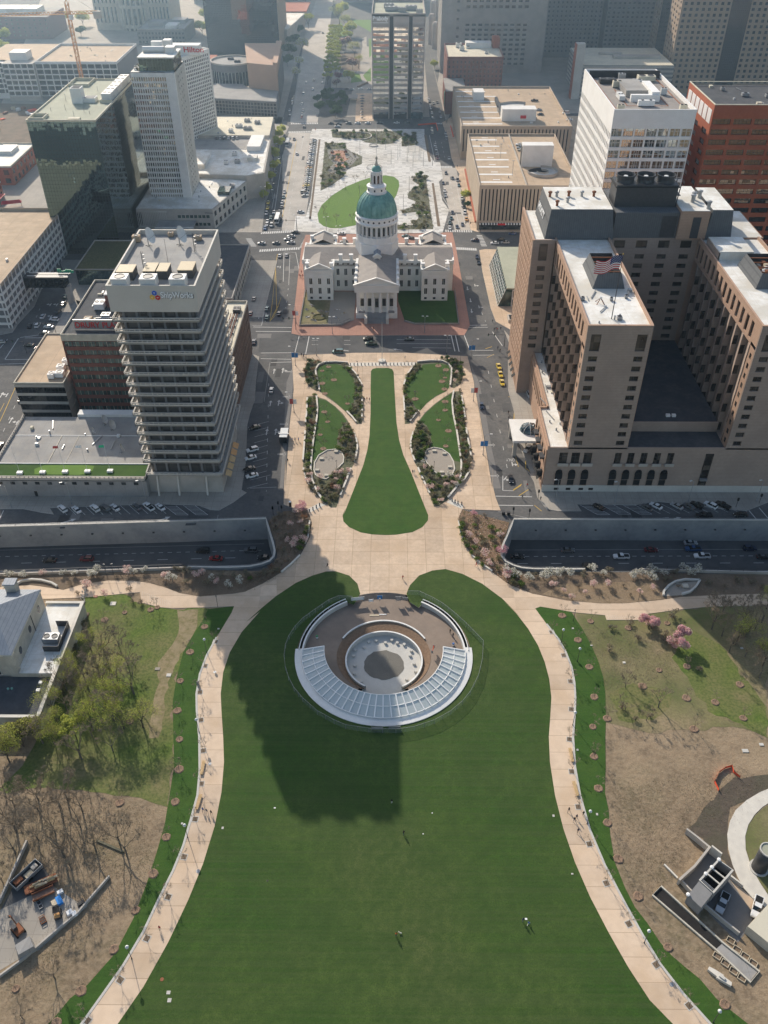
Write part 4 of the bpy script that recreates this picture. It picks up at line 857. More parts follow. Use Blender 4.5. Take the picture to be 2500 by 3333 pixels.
RL2=[(26.4,314.),(22.9,310.5),(18.8,305.),(14.7,298.6),(12.4,293.2),(14.9,289.4),(16.1,284.2),(16.5,278.5),(16.,273.5),(19.2,273.9),(22.7,270.8),(24.8,265.4),(26.9,264.7),(26.6,277.1),(26.2,288.),(25.6,299.5)]
for q in(LL1,LL2,RL1,RL2):flat('lawn',q,.19,'lfre')
OV1=[(-28.2,259.),(-28.3,263.6),(-27.1,268.4),(-24.1,271.8),(-20.9,272.4),(-18.4,270.5),(-17.4,267.1),(-17.5,263.7),(-19.5,259.8),(-21.6,255.2),(-23.4,253.3),(-25.4,253.9),(-27.4,255.8)]
OV2=[(13.6,269.4),(14.5,272.5),(17.2,273.9),(20.4,272.9),(23.,269.4),(24.3,264.7),(24.5,260.1),(23.5,256.8),(21.5,255.),(19.2,255.4),(17.,258.1),(14.4,263.3),(13.6,266.)]
for q,s in((OV1,'left'),(OV2,'right')):
 flat('gravel_court',q,.2,'gravel')
 tag(MB().strip(q,.35,0,.5,'wsto',True).bd('stone_edging'),'pale stone edging round the %s oval gravel court'%s,'edging')
OUT1=[(-37.8,333.5),(-37.,340.),(-34.4,342.8),(-30.5,340.9),(-32.5,336.3),(-33.,332.7),(-30.9,322.1),(-30.,316.1),(-31.1,315.3),(-35.,319.9),(-36.7,325.5)];OUT2=[(-34.7,311.1),(-31.7,311.9),(-30.7,307.),(-29.8,299.),(-29.5,289.1),(-30.,278.1),(-29.9,266.3),(-29.6,259.7),(-32.5,261.),(-32.8,269.7),(-33.3,283.9),(-33.6,291.3),(-34.,302.2)];OUT3=[(-32.4,260.3),(-29.7,259.7),(-29.,254.5),(-27.2,247.6),(-24.,241.),(-26.2,244.),(-28.7,247.6),(-30.6,252.6)]
OUR1=[(32.5,334.1),(31.7,340.5),(28.7,343.7),(20.7,342.7),(25.3,341.2),(27.4,336.8),(27.6,331.3),(26.,319.9),(27.3,318.2),(30.6,321.7),(31.8,327.8)];OUR2=[(30.2,315.7),(27.3,315.7),(26.3,307.4),(26.,299.5),(26.8,287.3),(27.2,277.1),(27.5,265.4),(27.4,263.4),(30.5,263.4),(31.2,266.8),(30.5,280.7),(30.4,291.8),(30.3,302.7)];OUR3=[(30.3,262.8),(27.4,263.4),(27.1,256.9),(25.5,251.1),(23.3,245.6),(26.2,251.1),(28.9,256.9)]
for q in(OUT1,OUT2,OUT3,OUR1,OUR2,OUR3):flat('planting_bed',q,.165,'scrub')
WALLS=[('left','upper outer',[(-18.8,339.4),(-24.4,340.1),(-29.,339.6),(-31.7,337.2),(-32.8,333.1),(-32.3,329.1),(-30.9,322.1),(-29.9,315.7)]),('left','lower outer',[(-30.9,311.9),(-29.8,302.2),(-29.5,294.4),(-29.8,281.7),(-29.8,269.7),(-29.5,259.7),(-28.3,252.),(-26.3,245.8),(-23.7,240.4)]),('left','curved top',[(-18.,335.5),(-15.3,330.6),(-13.3,324.8),(-11.9,320.1)]),('left','straight inner',[(-11.6,310.8),(-11.2,293.8)]),('left','slanting fork',[(-17.6,299.1),(-15.4,295.3),(-13.5,291.3)]),('left','curved inner',[(-14.1,283.3),(-12.9,278.2),(-12.4,274.),(-12.6,269.2),(-13.2,264.4)]),('left','lower inner',[(-14.4,259.8),(-16.,251.4),(-17.6,243.4)]),('left','upper street side',[(-34.6,309.4),(-34.,299.),(-33.9,290.6)]),('left','middle street side',[(-33.5,284.6),(-32.8,264.9)]),('left','lower street side',[(-32.3,259.7),(-30.6,252.6),(-27.6,247.)]),('right','upper outer',[(12.2,340.3),(18.3,341.5),(23.4,341.2),(26.1,338.6),(27.3,334.5),(26.9,328.7),(25.9,319.9)]),('right','lower outer',[(27.2,315.7),(26.,307.4),(25.9,297.9),(26.7,285.8),(27.,273.6),(27.2,263.4),(26.5,255.6),(24.6,248.6),(21.1,242.5)]),('right','curved top',[(10.3,336.2),(7.9,329.8),(6.5,323.2),(6.,320.2)]),('right','straight inner',[(5.8,311.4),(6.2,294.7)]),('right','slanting fork',[(11.9,300.),(10.,295.9),(8.3,292.)]),('right','curved inner',[(9.4,284.2),(8.4,279.1),(8.2,274.2),(8.7,269.3),(9.6,264.9)]),('right','lower inner',[(10.7,260.3),(12.6,252.3),(14.6,244.9)]),('right','upper street side',[(30.2,311.6),(30.5,302.7),(30.6,294.9)]),('right','middle street side',[(30.5,287.3),(30.9,277.2),(31.2,267.5)]),('right','lower street side',[(29.8,258.2),(27.9,253.7),(25.4,249.9)])]
for s,k,q in WALLS:
 t=em('seat_wall',at3(q[0]),0,'%s pale stone seat wall in the %s half of the square'%(k,s),'wall')
 MB().strip(q,.5,0,.75,'granite').bd('wall',t);MB().strip(q,.66,.75,.87,'wsto').bd('coping',t)
rs=RR(11)
for poly_,n,mix,wh in((OUT1,22,'dgobt','in the top left corner bed of the square'),(OUT2,46,'ogygbogy','in the long left street bed of the square'),(OUT3,12,'yop','in the lower left street bed of the square'),(OUR1,24,'ddgopt','in the top right corner bed of the square'),(OUR2,46,'ogogogyb','in the long right street bed of the square'),(OUR3,10,'yog','in the lower right street bed of the square'),([(-20.8,337.3),(-16.3,333.7),(-13.3,324.8),(-11.9,318.8),(-11.2,291.5),(-12.9,291.5),(-16.4,299.1),(-15.1,307.1),(-14.7,317.1),(-16.1,327.9)],40,'gogoy','in the inner bed of the upper left lawn'),([(-17.3,291.4),(-14.3,284.),(-12.8,278.2),(-12.5,272.6),(-13.2,264.4),(-14.9,261.8),(-17.2,263.7),(-17.3,267.8),(-20.2,273.3),(-20.3,280.3),(-18.9,288.8)],44,'ogbogty','in the middle bed left of the long lawn'),([(-27.7,254.5),(-23.4,252.7),(-19.5,259.1),(-14.8,259.8),(-17.8,244.),(-19.1,237.5),(-21.,237.7),(-24.2,241.6),(-26.8,247.6)],46,'ggoyoobyp','in the lower bed left of the long lawn'),([(14.5,338.5),(10.3,336.2),(6.5,323.2),(6.,315.5),(6.3,292.4),(8.,291.6),(10.9,300.1),(8.9,308.9),(7.,310.6),(6.6,316.4),(10.4,329.)],34,'gogoy','in the inner bed of the upper right lawn'),([(12.4,292.4),(9.7,284.2),(8.5,279.1),(8.3,273.5),(9.4,264.6),(13.3,265.3),(13.5,270.1),(15.8,273.9),(16.3,278.5),(15.9,284.2),(14.6,289.)],46,'ogdogoy','in the middle bed right of the long lawn'),([(10.5,262.6),(13.7,264.),(17.,257.4),(19.2,254.9),(24.3,257.5),(26.2,256.9),(24.6,249.3),(20.9,242.5),(17.4,238.6),(16.3,238.9),(11.9,254.8)],50,'ggoyoywop','in the lower bed right of the long lawn')):
 shr(sca(poly_,n,1.05,rs),mix,wh,'shrubs '+wh,rs,.17,(.55,.95));cov(poly_,n*6,['lolv','lgrn','lgre','lbrn'],rs,.15,.18,.3)
cnt=0
for s,L_ in(('left',[(-20.5,270.8),(-25.8,266.),(-27.,258.7),(-23.3,255.5)]),('right',[(17.3,271.5),(21.1,269.8),(22.8,261.1),(19.6,257.8)])):
 for i,p in enu(L_):
  tag(MB().b(p[0]-.75,p[0]+.75,p[1]-.55,p[1]+.55,.2,.75,'lime').bd('stone_block'),'pale square stone block seat, %s from the top in the %s oval court'%(ORD[i],s),'stone seat','stone seats in the oval courts')
RB=[]
def ring_mesh(r):
 b=MB();rr=RR(int(r*100));n=20
 prof=[r*rr.uniform(.93,1.07)for _ in rg(n)]
 P=[(mcos(6.2832*i/n),msin(6.2832*i/n))for i in rg(n)]
 vs=[(P[i][0]*prof[i],P[i][1]*prof[i],.03)for i in rg(n)]+[(P[i][0]*prof[i]*.8,P[i][1]*prof[i]*.8,.16)for i in rg(n)]+[(P[i][0]*.3,P[i][1]*.3,.05)for i in rg(n)]
 fs=[(i,(i+1)%n,n+(i+1)%n,n+i)for i in rg(n)]+[(n+i,n+(i+1)%n,2*n+(i+1)%n,2*n+i)for i in rg(n)]+[tr((2*n,3*n))]
 return b.add(vs,fs,'mulch_ring').mesh('mulch_ring')
RM=[ring_mesh(1.),ring_mesh(1.03)]
def rings(pts,where,group,r,rad=(1.,1.25),sap=True,z=.1,bare=False):
 for i,p in enu(pts):
  o=OB.new('mulch_ring',RM[i%2]);LK(o);k=r.uniform(*rad);o.location=at3(p,z);o.scale=(k,k,1);o.rotation_euler=(0,0,r.uniform(0,6))
  tag(o,'%s brown mulch ring %s'%(ordn(i),where),'mulch ring','mulch rings '+group)
  if sap:pl(T_SAP[i%2],at3(p,z),r.uniform(0,6),'bare sapling in the %s mulch ring %s'%(ordn(i),where),'saplings '+group,r.uniform(.8,1.15))
rings([(-55.7,179.2),(-58.3,169.1),(-59.1,158.3),(-57.9,147.9)]+[(-55.5,138.5),(-53.9,129.3),(-53.,119.9),(-53.3,110.4),(-54.5,101.2),(-56.6,92.6),(-59.3,84.),(-64.1,75.5),(-67.4,69.3)],'from the top beside the left promenade','beside the left promenade',rs)
rings([(53.3,184.7),(56.5,174.7),(58.,164.3),(57.5,153.5),(55.3,143.4)]+[(53.9,134.),(53.3,124.5),(53.7,115.),(54.5,105.7),(57.2,96.7),(61.2,85.4),(70.1,73.9)],'from the top beside the right promenade','beside the right promenade',rs)
rings([(-86.8,181.9),(-81.4,185.),(-73.6,186.3),(-71.8,187.3),(-85.3,172.4),(-70.1,144.2),(-88.7,140.6)]+[(-66.8,119.5),(-77.9,75.8)],'counted from the top in the left meadow','in the left meadow',rs,(.8,1.2))
rings([(61.6,182.4),(72.5,179.7),(84.8,181.8),(86.3,164.8),(77.9,163.3),(83.1,153.3),(90.7,151.9),(96.8,146.6),(71.8,157.4),(82.4,142.9),(59.7,146.2),(99.5,158.2)],'counted from the top in the right meadow','in the right meadow',rs,(.9,1.3))
rings([(-27.2,335.9),(-29.8,332.4),(-24.2,324.7),(-29.1,321.7),(-27.4,313.4),(-17.5,305.5),(-26.8,299.1),(-25.,291.8),(-27.4,282.5),(-25.6,272.9)],'from top on the square\'s left lawns','on the left lawns of the square',rs,(.9,1.4),True,.19)
rings([(21.6,337.2),(24.8,333.6),(24.1,326.9),(22.6,323.8),(23.4,317.4),(10.7,309.4),(23.2,307.4),(22.9,300.8),(19.8,293.4),(23.5,285.6),(21.9,275.)],'from top on the square\'s right lawns','on the right lawns of the square',rs,(.9,1.5),True,.19)
def pits(pts,where,group):
 for i,p in enu(pts):
  t=em('tree_pit',at3(p,.14),0,'%s square tree pit %s'%(ordn(i),where),'tree pit','tree pits '+group)
  t.rotation_euler=(0,0,math.atan2(pts[min(i+1,len(pts)-1)][1]-pts[max(i-1,0)][1],pts[min(i+1,len(pts)-1)][0]-pts[max(i-1,0)][0]))
  if i==0:
   a=MB().b(-.8,.8,-.8,.8,0,.03,'granite').mesh('frame');b=MB().b(-.62,.62,-.62,.62,.03,.05,'mulch').mesh('grate')
   pits.m=(a,b)
  for nm,me in zip(('frame','soil'),pits.m):
   o=OB.new(nm,me);LK(o);o.parent=t
  pl(T_SAP[(i+1)%2],at3(p,.15),i*1.3,'bare sapling in the %s tree pit %s'%(ordn(i),where),'saplings in the '+group,.95+.1*(i%3))
pits([(-51.5,173.2),(-53.,163.9),(-52.8,154.3),(-50.9,144.8)]+[(-48.6,135.),(-47.4,125.1),(-47.2,115.2),(-48.1,105.4),(-49.9,95.7),(-52.7,86.4),(-56.4,77.7),(-61.2,69.8)],'from the top on the left promenade','left promenade pits')
pits([(49.1,177.9),(51.3,168.7),(51.7,159.),(50.4,149.2)]+[(48.3,139.3),(47.3,129.4),(47.3,119.3),(48.3,109.4),(50.5,99.7),(53.7,90.4),(57.7,81.7),(62.6,73.6)],'from the top on the right promenade','right promenade pits')
for i,(p,k,s,lab)in enu([((-83.,167.9),0,.95,'bare tree nearest the stone building annex'),((-71.2,153.6),1,1.15,'tall bare tree in the middle of the left meadow'),((-83.7,154.1),2,.8,'bare tree on the straw coloured patch'),((-80.4,156.8),0,.8,'second bare tree on the straw coloured patch'),((-74.5,144.5),1,1.05,'bare tree below the straw coloured patch'),((-88.5,148.3),2,.7,'small bent bare tree beside the annex wall'),((-81.,117.8),2,1.1,'thick trunked bare tree above the dirt slope'),((-89.9,111.5),0,1.,'bare tree at the left edge above the work yard'),((-76.3,105.1),1,1.15,'bare tree leaning over the work yard'),((-87.3,120.1),0,.8,'bare tree left of the thick trunked tree'),((-64.1,108.6),1,.85,'bare tree near the mulch slope'),((-61.9,106.1),2,.8,'bare tree with twin shadow near the mulch slope'),((-79.9,132.3),1,1.,'bare tree in the green shade'),((-70.3,77.9),0,.55,'thin bare tree on the bare slope'),((-74.3,69.8),2,.6,'thin bare tree at the bottom left corner')]):
 pl(T_BARE[k],at3(p,.05),i*1.7,lab,'bare trees of the left grove',s*1.12)
for i,(p,k,s,lab)in enu([((-74.9,149.),0,.85,'thinly leafed tree right of the straw coloured patch'),((-79.3,141.2),1,.9,'thinly leafed tree below the annex'),((-66.1,142.3),0,.9,'thinly leafed tree by the dirt track'),((-98.3,131.1),1,1.05,'thinly leafed tree at the left edge'),((-87.5,157.6),0,.75,'thinly leafed tree close to the annex wall'),((-88.3,136.9),1,.8,'thinly leafed tree at the top of the lower grove')]):
 pl(T_BUD[k],at3(p,.05),i*2.1,lab,'budding trees of the left grove',s)
rs=RR(33)
for i,p in enu(sorted(sca([(-92.2,142.4),(-91.9,159.7),(-90.7,172.4),(-77.9,175.8),(-68.,134.3),(-101.9,134.1),(-95.3,134.1)],22,4.2,rs))):
 pl((T_BUD+T_BARE+T_BUD)[(i*3)%7],at3(p,.05),i*1.9,'%s slim tree from left in the dense upper left grove'%ordn(i),'slim trees in the upper left grove',rs.uniform(.6,1.))
for i,p in enu(sorted(sca([(-97.8,122.3),(-80.5,123.9),(-68.1,108.6),(-73.2,98.7),(-76.2,103.5),(-84.,105.9),(-89.,97.7)],14,4.,rs))):
 pl(T_BARE[i%3],at3(p,.05),i*1.3,'%s bare tree from left around the work yard'%ordn(i),'bare trees around the work yard',rs.uniform(.6,1.))
for i,p in enu(sorted(sca([(100.3,187.2),(117.8,188.8),(106.4,155.),(101.8,164.),(97.7,174.8)],12,4.5,rs))):
 pl((T_BARE+[T_BUD[0]])[i%4],at3(p,.05),i*1.3,'%s tree from left in the shaded grove at the right edge'%ordn(i),'trees in the shaded right grove',rs.uniform(.75,1.1))
pl(T_OLIVE,at3((-96.2,136.),.05),.4,'big round olive green tree below the stone annex');pl(T_YELLOW,at3((-82.8,138.2),.05),1.,'yellow green tree with a dark trunk right of the big olive tree')
pl(T_PINK,at3((78.5,179.7),.05),0,'pink flowering tree right beside the path edge','pink trees in the right meadow',.85);pl(T_PINK,at3((86.6,172.8),.05),2,'wider pink flowering tree standing in the grass','pink trees in the right meadow',1.05)
for i,(p,k,s,lab)in enu([((97.6,179.5),0,1.1,'large bare tree in shade below the right path'),((100.1,170.3),1,.9,'bare tree right of the pink trees'),((108.8,162.2),2,1.,'bare tree at the right edge'),((110.7,179.6),1,.9,'bare tree in the dark shade at right'),((82.4,172.7),2,.5,'low bare tree left of the wide pink tree'),((66.8,157.),0,.5,'small bare tree by the green patch'),((74.5,150.1),1,.75,'bare tree throwing a long shadow in the dry grass'),((65.1,148.9),2,.5,'low bare tree at the edge of the dry grass'),((70.2,145.6),0,.45,'low bushy bare tree by the dry grass')]):
 pl(T_BARE[k],at3(p,.05),i*1.1+.5,lab,'bare trees of the right meadow',s)
rs=RR(8)
shr([(73.3,181.1),(74.5,175.),(81.9,174.7),(82.8,176.7),(79.5,179.4),(67.4,179.3),(71.3,156.5),(64.3,149.5),(67.1,145.6),(71.4,146.7),(87.2,184.3),(102.3,173.5),(64.7,170.6),(106.6,176.2),(89.1,163.2)],'tty','in the dry grass of the right meadow','shrubs in the right meadow',rs,.05,(.9,1.5))
shr([(-94.6,182.9),(-93.,179.8),(-93.8,178.1),(-93.9,173.4),(-93.1,168.8),(-92.1,163.7),(-92.5,160.),(-93.,157.),(-93.3,153.4),(-92.,170.1),(-93.5,166.9),(-91.,153.4)],'tto','along the stone annex wall','shrubs along the annex wall',rs,.05,(.9,1.6))
cov([(-87.3,122.4),(-59.,118.4),(-55.4,102.),(-61.3,94.1),(-70.9,76.2),(-80.2,72.9),(-81.6,76.8),(-64.5,100.7),(-76.1,106.),(-81.4,110.2)],1500,['twig','lbrn','lolv','lgre'],rs,.09,.03,.12,1.2)
cov([(55.8,125.),(91.2,130.1),(96.,125.3),(82.,113.7),(72.9,113.2),(66.1,98.9),(59.8,96.5),(55.5,102.9),(54.9,115.7)],1500,['twig','lbrn','lolv','lgre'],rs,.09,.03,.12,1.2)
cov([(59.6,180.6),(85.2,176.1),(81.3,158.9),(68.4,158.2),(62.5,154.6),(62.4,145.),(60.5,148.9),(61.,166.8)],1100,['twig','lgre','lbrn'],rs,.09,.05,.12,1.2)
cov([(-94.4,185.7),(-68.6,185.9),(-65.8,172.3),(-68.,159.6),(-63.8,140.2),(-86.1,140.),(-91.2,165.6)],1200,['lgrn','lspr','lolv'],rs,.08,.06,.12,1.2)
def ann(b,r0,z0,r1,z1,a0,a1,n,m,c=RC):
 for i in rg(n):
  t0,t1=R(a0+(a1-a0)*i/n),R(a0+(a1-a0)*(i+1)/n)
  P=lambda r,t,z:(c[0]+r*mcos(t),c[1]+r*msin(t),z)
  b.add([P(r0,t0,z0),P(r1,t0,z1),P(r1,t1,z1),P(r0,t1,z0)],[(0,1,2,3)],m)
 return b
FZ=-1.
ent=em('museum_entrance',(RC[0],RC[1],0),0,'round sunken museum entrance with fan of white beamed glass canopy set in the lawn','museum entrance')
b=MB();ann(b,13.7,FZ,24.2,FZ,-60,240,90,'ring_paving');ann(b,17.5,FZ,24.2,FZ,240,300,20,'ring_paving');ann(b,24.,FZ,25.45,.14,62,118,16,'ring_paving');b.bd('paving',ent)
RK=(-1.3,167.4);b=MB()
for i in rg(70):
 P=lambda r,k,z,c:(c[0]+r*mcos(R(-62+304*k/70)),c[1]+r*msin(R(-62+304*k/70)),z)
 b.add([P(11.2,i,FZ-.7,RK),P(13.8,i,FZ+.1,RC),P(13.8,i+1,FZ+.1,RC),P(11.2,i+1,FZ-.7,RK)],[(0,1,2,3)],'mulch_red')
b.bd('planting_ring',ent)
b=MB();ann(b,10.9,FZ+.35,11.35,FZ+.35,-62,242,60,'wcon',RK);ann(b,10.9,FZ-1.4,10.9,FZ+.35,-62,242,60,'pcon',RK);ann(b,11.35,FZ+.35,11.35,FZ-.9,-62,242,60,'pcon',RK);b.bd('court_wall',ent)
b=MB();ann(b,13.7,FZ+.5,14.15,FZ+.5,28,152,40,'wcon');ann(b,13.7,FZ-.4,13.7,FZ+.5,28,152,40,'pcon');ann(b,14.15,FZ+.5,14.15,FZ-.05,28,152,40,'pcon');b.bd('seat_wall',ent)
b=MB();ann(b,.01,FZ-1.4,11.3,FZ-1.4,0,360,60,'pcon',RK);ann(b,11.2,FZ-1.39,17.3,FZ-1.39,238,302,16,'pcon',RK);b.bd('court_floor',ent)
rr=RR(3);n=30
pr=[(5.9+rr.uniform(-.25,.25))for _ in rg(n)]
MB().pr([(RC[0]+.1+pr[i]*mcos(6.2832*i/n),RK[1]-.6+.95*pr[i]*msin(6.2832*i/n))for i in rg(n)],FZ-1.36,FZ-1.37+.02,'dark_gravel').bd('gravel_disc',ent)
for a0,a1 in((2,61),(119,178)):
 b=MB();ann(b,23.6,.65,24.1,.65,a0,a1,24,'wcon');ann(b,23.6,FZ,23.6,.65,a0,a1,24,'pcon');ann(b,24.1,.65,24.1,0,a0,a1,24,'pcon');b.bd('outer_wall',ent)
 b=MB();Q=lambda a,z:(RC[0]+24.9*mcos(R(a)),RC[1]+24.9*msin(R(a)),z)
 b.t([Q(a0+(a1-a0)*i/24,.75)for i in rg(25)],.16,5,'wcon')
 for i in rg(0,25,2):b.t([Q(a0+(a1-a0)*i/24,0),Q(a0+(a1-a0)*i/24,.75)],.08,4,'wcon')
 b.bd('rail',ent)
b=MB();ann(b,23.7,.75,26.,.4,-183,5,90,'wcon');ann(b,26.,.4,26.,0,-183,5,90,'wcon');ann(b,23.7,FZ,23.7,.75,-183,5,90,'pcon');b.bd('rim',ent)
GA0,GA1,NB=-181,1,32
ZO,ZI=1.,2.7
for i in rg(NB):
 b=MB();a0,a1=GA0+(GA1-GA0)*i/NB,GA0+(GA1-GA0)*(i+1)/NB
 ann(b,17.4,ZI,23.8,ZO,a0,a1,2,'cgla');b.bd('glass_pane',ent)
for i in rg(NB+1):
 a=R(GA0+(GA1-GA0)*i/NB);c,s=mcos(a),msin(a)
 MB().bar((RC[0]+17.3*c,RC[1]+17.3*s,ZI+.1),(RC[0]+23.9*c,RC[1]+23.9*s,ZO+.1),.34,.3,'wpnt').bd('beam',ent)
b=MB()
for r_,z_ in((20.6,(ZI+ZO)/2+.08),(17.35,ZI+.1),(23.85,ZO+.1)):
 b.t([(RC[0]+r_*mcos(R(GA0+(GA1-GA0)*i/64)),RC[1]+r_*msin(R(GA0+(GA1-GA0)*i/64)),z_)for i in rg(65)],.13,5,'wpnt')
b.bd('ring_beam',ent)
b=MB();ann(b,17.42,FZ,17.42,ZI-.05,GA0,GA1,64,'cgla');b.bd('glass_front',ent)
b=MB();ann(b,17.6,FZ+.03,23.6,FZ+.03,GA0,GA1,60,'pcon');b.bd('hall_floor',ent)
b=MB()
for k in rg(7):a=R(-20-k*14);b.bar((RC[0]+19*mcos(a),RC[1]+19*msin(a),FZ+.06),(RC[0]+22*mcos(a),RC[1]+22*msin(a),FZ+.06),.8,.05,'wpal' if k%3 else 'wpnt')
b.bd('floor_board',ent)
for i,p in enu([(-6.,175.5),(-3.8,175.9),(-.9,175.1),(1.,176.2),(2.6,175.1),(4.7,174.5),(6.8,172.1),(6.4,170.3),(7.5,167.1),(7.9,164.2),(5.3,161.2),(-7.8,160.2),(-9.8,163.2),(-9.8,166.2),(-10.3,169.9),(-9.9,172.2),(-7.4,173.3)]):
 tag(MB().cyl(p[0],p[1],FZ-1.4,FZ-.75,.48,.45,12,'pcon').bd('stump_seat'),'round concrete stump seat in the sunken court, %s counting clockwise from the top left'%ordn(i),'stump seat','stump seats in the sunken court')
FE=[(-11.4,190.7),(-15.5,191.),(-18.6,189.2),(-22.5,185.2),(-25.8,181.7),(-28.,178.2),(-29.6,174.2),(-30.3,170.6),(-30.3,166.7),(-29.5,162.3),(-28.3,158.7),(-26.4,154.8),(-23.6,151.1),(-19.3,146.8),(-14.6,143.8),(-11.4,142.2),(-5.1,141.1),(2.1,140.9),(7.,141.8),(12.5,144.),(17.1,147.1),(20.5,150.5),(22.8,153.7),(25.6,159.7),(27.2,165.9),(28.,172.6),(26.1,175.6),(23.4,179.7),(20.1,184.1),(16.7,188.),(13.7,190.5),(9.6,193.2),(6.2,193.3)]
t=em('chain_link_fence',at3(FE[0]),0,'ring of temporary chain link fencing round the museum entrance','fence')
pb,mb_=MB(),MB()
for k in rg(len(FE)-1):
 a,c=V3(FE[k]+(.16,)),V3(FE[k+1]+(.16,));n=max(1,round((c-a).length/3))
 for q in rg(n+(k==len(FE)-2)):
  p=a.lerp(c,q/n);pb.t([p,p+V3((0,0,1.9))],.05,4,'mgry')
 pb.bar(a+V3((0,0,1.85)),c+V3((0,0,1.85)),.05,.05,'mgry')
 mb_.add([a,c,c+V3((0,0,1.85)),a+V3((0,0,1.85))],[(0,1,2,3)],'fence_mesh')
pb.bd('post',t);mb_.bd('mesh',t)
def board(p,w,h,m,name,label,cat,rz=0,tilt=0.):
 t=em(name,at3(p,.15),rz,label,cat);b=MB().b(-w/2,w/2,-.04,.04,.25,.25+h,m);o=b.sub('panel',t)
 b=MB().b(-w/2-.05,-w/2,-.3,.3,0,.3+h,'mgry').b(w/2,w/2+.05,-.3,.3,0,.3+h,'mgry');o=b.sub('frame',t)
 return t
board((-9.7,190.6),4.,1.3,'globe','printed_banner','pale turquoise printed banner on the fence at the entrance gate','banner',.15)
board((-2.8,191.1),1.6,1.5,'banb','notice_board','small blue notice board at the middle of the entrance gate','notice board')
board((3.,190.5),1.5,1.8,'mgry','notice_board','tall grey notice panel at the right of the entrance gate','notice board')
board((-5.5,190.),1.4,1.,'swht','crowd_barrier','white barrier left of the blue notice board','barrier',.1);board((5.1,191.),1.6,1.,'mgry','crowd_barrier','grey barrier at the right end of the gate','barrier',-.1)
board((13.1,170.2),2.2,.9,'omsh','work_barrier','orange work barrier on the round paving right of the planting ring','barrier',1.3)
for p,w in(((-2.9,141.9),'left'),((1.7,142.2),'right')):
 board(p,3.,1.,'mgry','work_hatch','grey mesh gate leaf lying at the near side of the ring fence, %s of two'%w,'gate')
for p,c,lab in(((-21.5,176.),'cloth_green','small green and white bin on the round paving'),((19.3,173.3),'cloth_blue','blue and white bin by the right entrance wall')):
 t=em('bin',at3(p,FZ),0,lab,'bin');o=MB().cyl(0,0,0,.7,.35,.38,10,'swht').sub('drum',t);o=MB().cyl(0,0,.7,1.,.4,.3,10,c).sub('lid',t)
for p,sz,lab in(((-4.4,185.4),(3,.6),'tan plank lying on the round paving'),((-1.8,185.8),(2.2,.3),'white plank lying on the round paving')):
 tag(MB().b(p[0]-sz[0]/2,p[0]+sz[0]/2,p[1]-sz[1]/2,p[1]+sz[1]/2,FZ,FZ+.12,'wpal' if 'tan' in lab else 'wpnt').bd('plank'),lab,'plank')
BO=em('bollard',(0,0,-400),0,'bollard','bollard');o=MB().l(0,0,[(.16,0),(.16,.95),(.1,1.02),(.001,1.04)],10,'mdrk').sub('post',BO);o=MB().cyl(0,0,0,.04,.26,.26,10,'mgry').sub('base',BO);freeze(BO)
flat('paving_strip',[(-18.2,339.9),(11.8,340.5),(11.8,337.4),(-18.,336.8)],.15,'wsto')
for i in rg(19):
 a,c=V3((-17.5,337.5)),V3((11.4,338.2));p=a.lerp(c,i/18);pl(BO,(p.x,p.y,.15),0,'%s bollard from the left in the long row at the top of the square'%ordn(i),'bollards at the top of the square',1.15)
for s,L_ in(('left',[(-28.,234.4),(-26.9,235.5),(-25.8,236.7),(-24.7,237.8)]),('right',[(22.5,240.9),(23.5,240.1),(24.5,239.4),(25.8,238.8)])):
 for i,p in enu(L_):pl(BO,at3(p,.15),0,'%s bollard of the short %s row below the square'%(ORD[i],s),'bollards below the square',1.3)
flat('paving_strip',[(-29.2,235.6),(-25.,239.4),(-22.5,238.5),(-27.9,234.)],.15,'wsto');flat('paving_strip',[(20.5,240.2),(22.4,242.4),(26.4,238.6),(25.9,236.3)],.15,'wsto')
p=(-3.5,341.1);fp=em('flag_pole',at3(p,.13),0,'tall white flag pole on round base before the courthouse','flag pole')
o=MB().l(0,0,[(.01,.7),(1.5,.7),(1.7,.5),(1.7,0)],20,'wsto').sub('base',fp);o=MB().cyl(0,0,.7,19,.14,.06,8,'mwht').sub('pole',fp);o=MB().l(0,0,[(.01,18.9),(.16,19.1),(.01,19.3)],8,'sign_yellow').sub('finial',fp)
GL=em('globe_lamp',(0,0,-400),0,'globe lamp','street lamp')
for nm,b in(('post',MB().cyl(0,0,0,5.2,.09,.06,8,'mdrk')),('base',MB().cyl(0,0,0,.5,.16,.1,8,'mdrk')),('globe',MB().l(0,0,[(.01,5.1),(.3,5.2),(.42,5.5),(.3,5.8),(.01,5.92)],14,'globe'))):
 o=b.bd(nm,None);o.parent=GL
 if nm=='globe':smooth(o)
freeze(GL)
for i,p in enu([(-53.4,169.1),(-50.7,140.8)]+[(-48.1,110.3),(-55.,82.1)]):pl(GL,at3(p,.12),0,'lamp post with silver globe beside the left promenade, %s from the top'%ORD[i],'globe lamps along the left promenade')
for i,p in enu([(51.3,173.7),(54.9,166.4),(49.9,143.9)]+[(48.7,114.7),(56.2,86.3),(66.7,70.5)]):pl(GL,at3(p,.12),0,'lamp post with silver globe beside the right promenade, %s from the top'%ORD[i],'globe lamps along the right promenade')
PL=em('path_lamp',(0,0,-400),0,'path lamp','street lamp')
for nm,b in(('post',MB().cyl(0,0,0,5.,.07,.06,6,'mdrk')),('head',MB().b(-.55,.12,-.14,.14,4.95,5.12,'mdrk'))):
 o=b.bd(nm,None);o.parent=PL
freeze(PL)
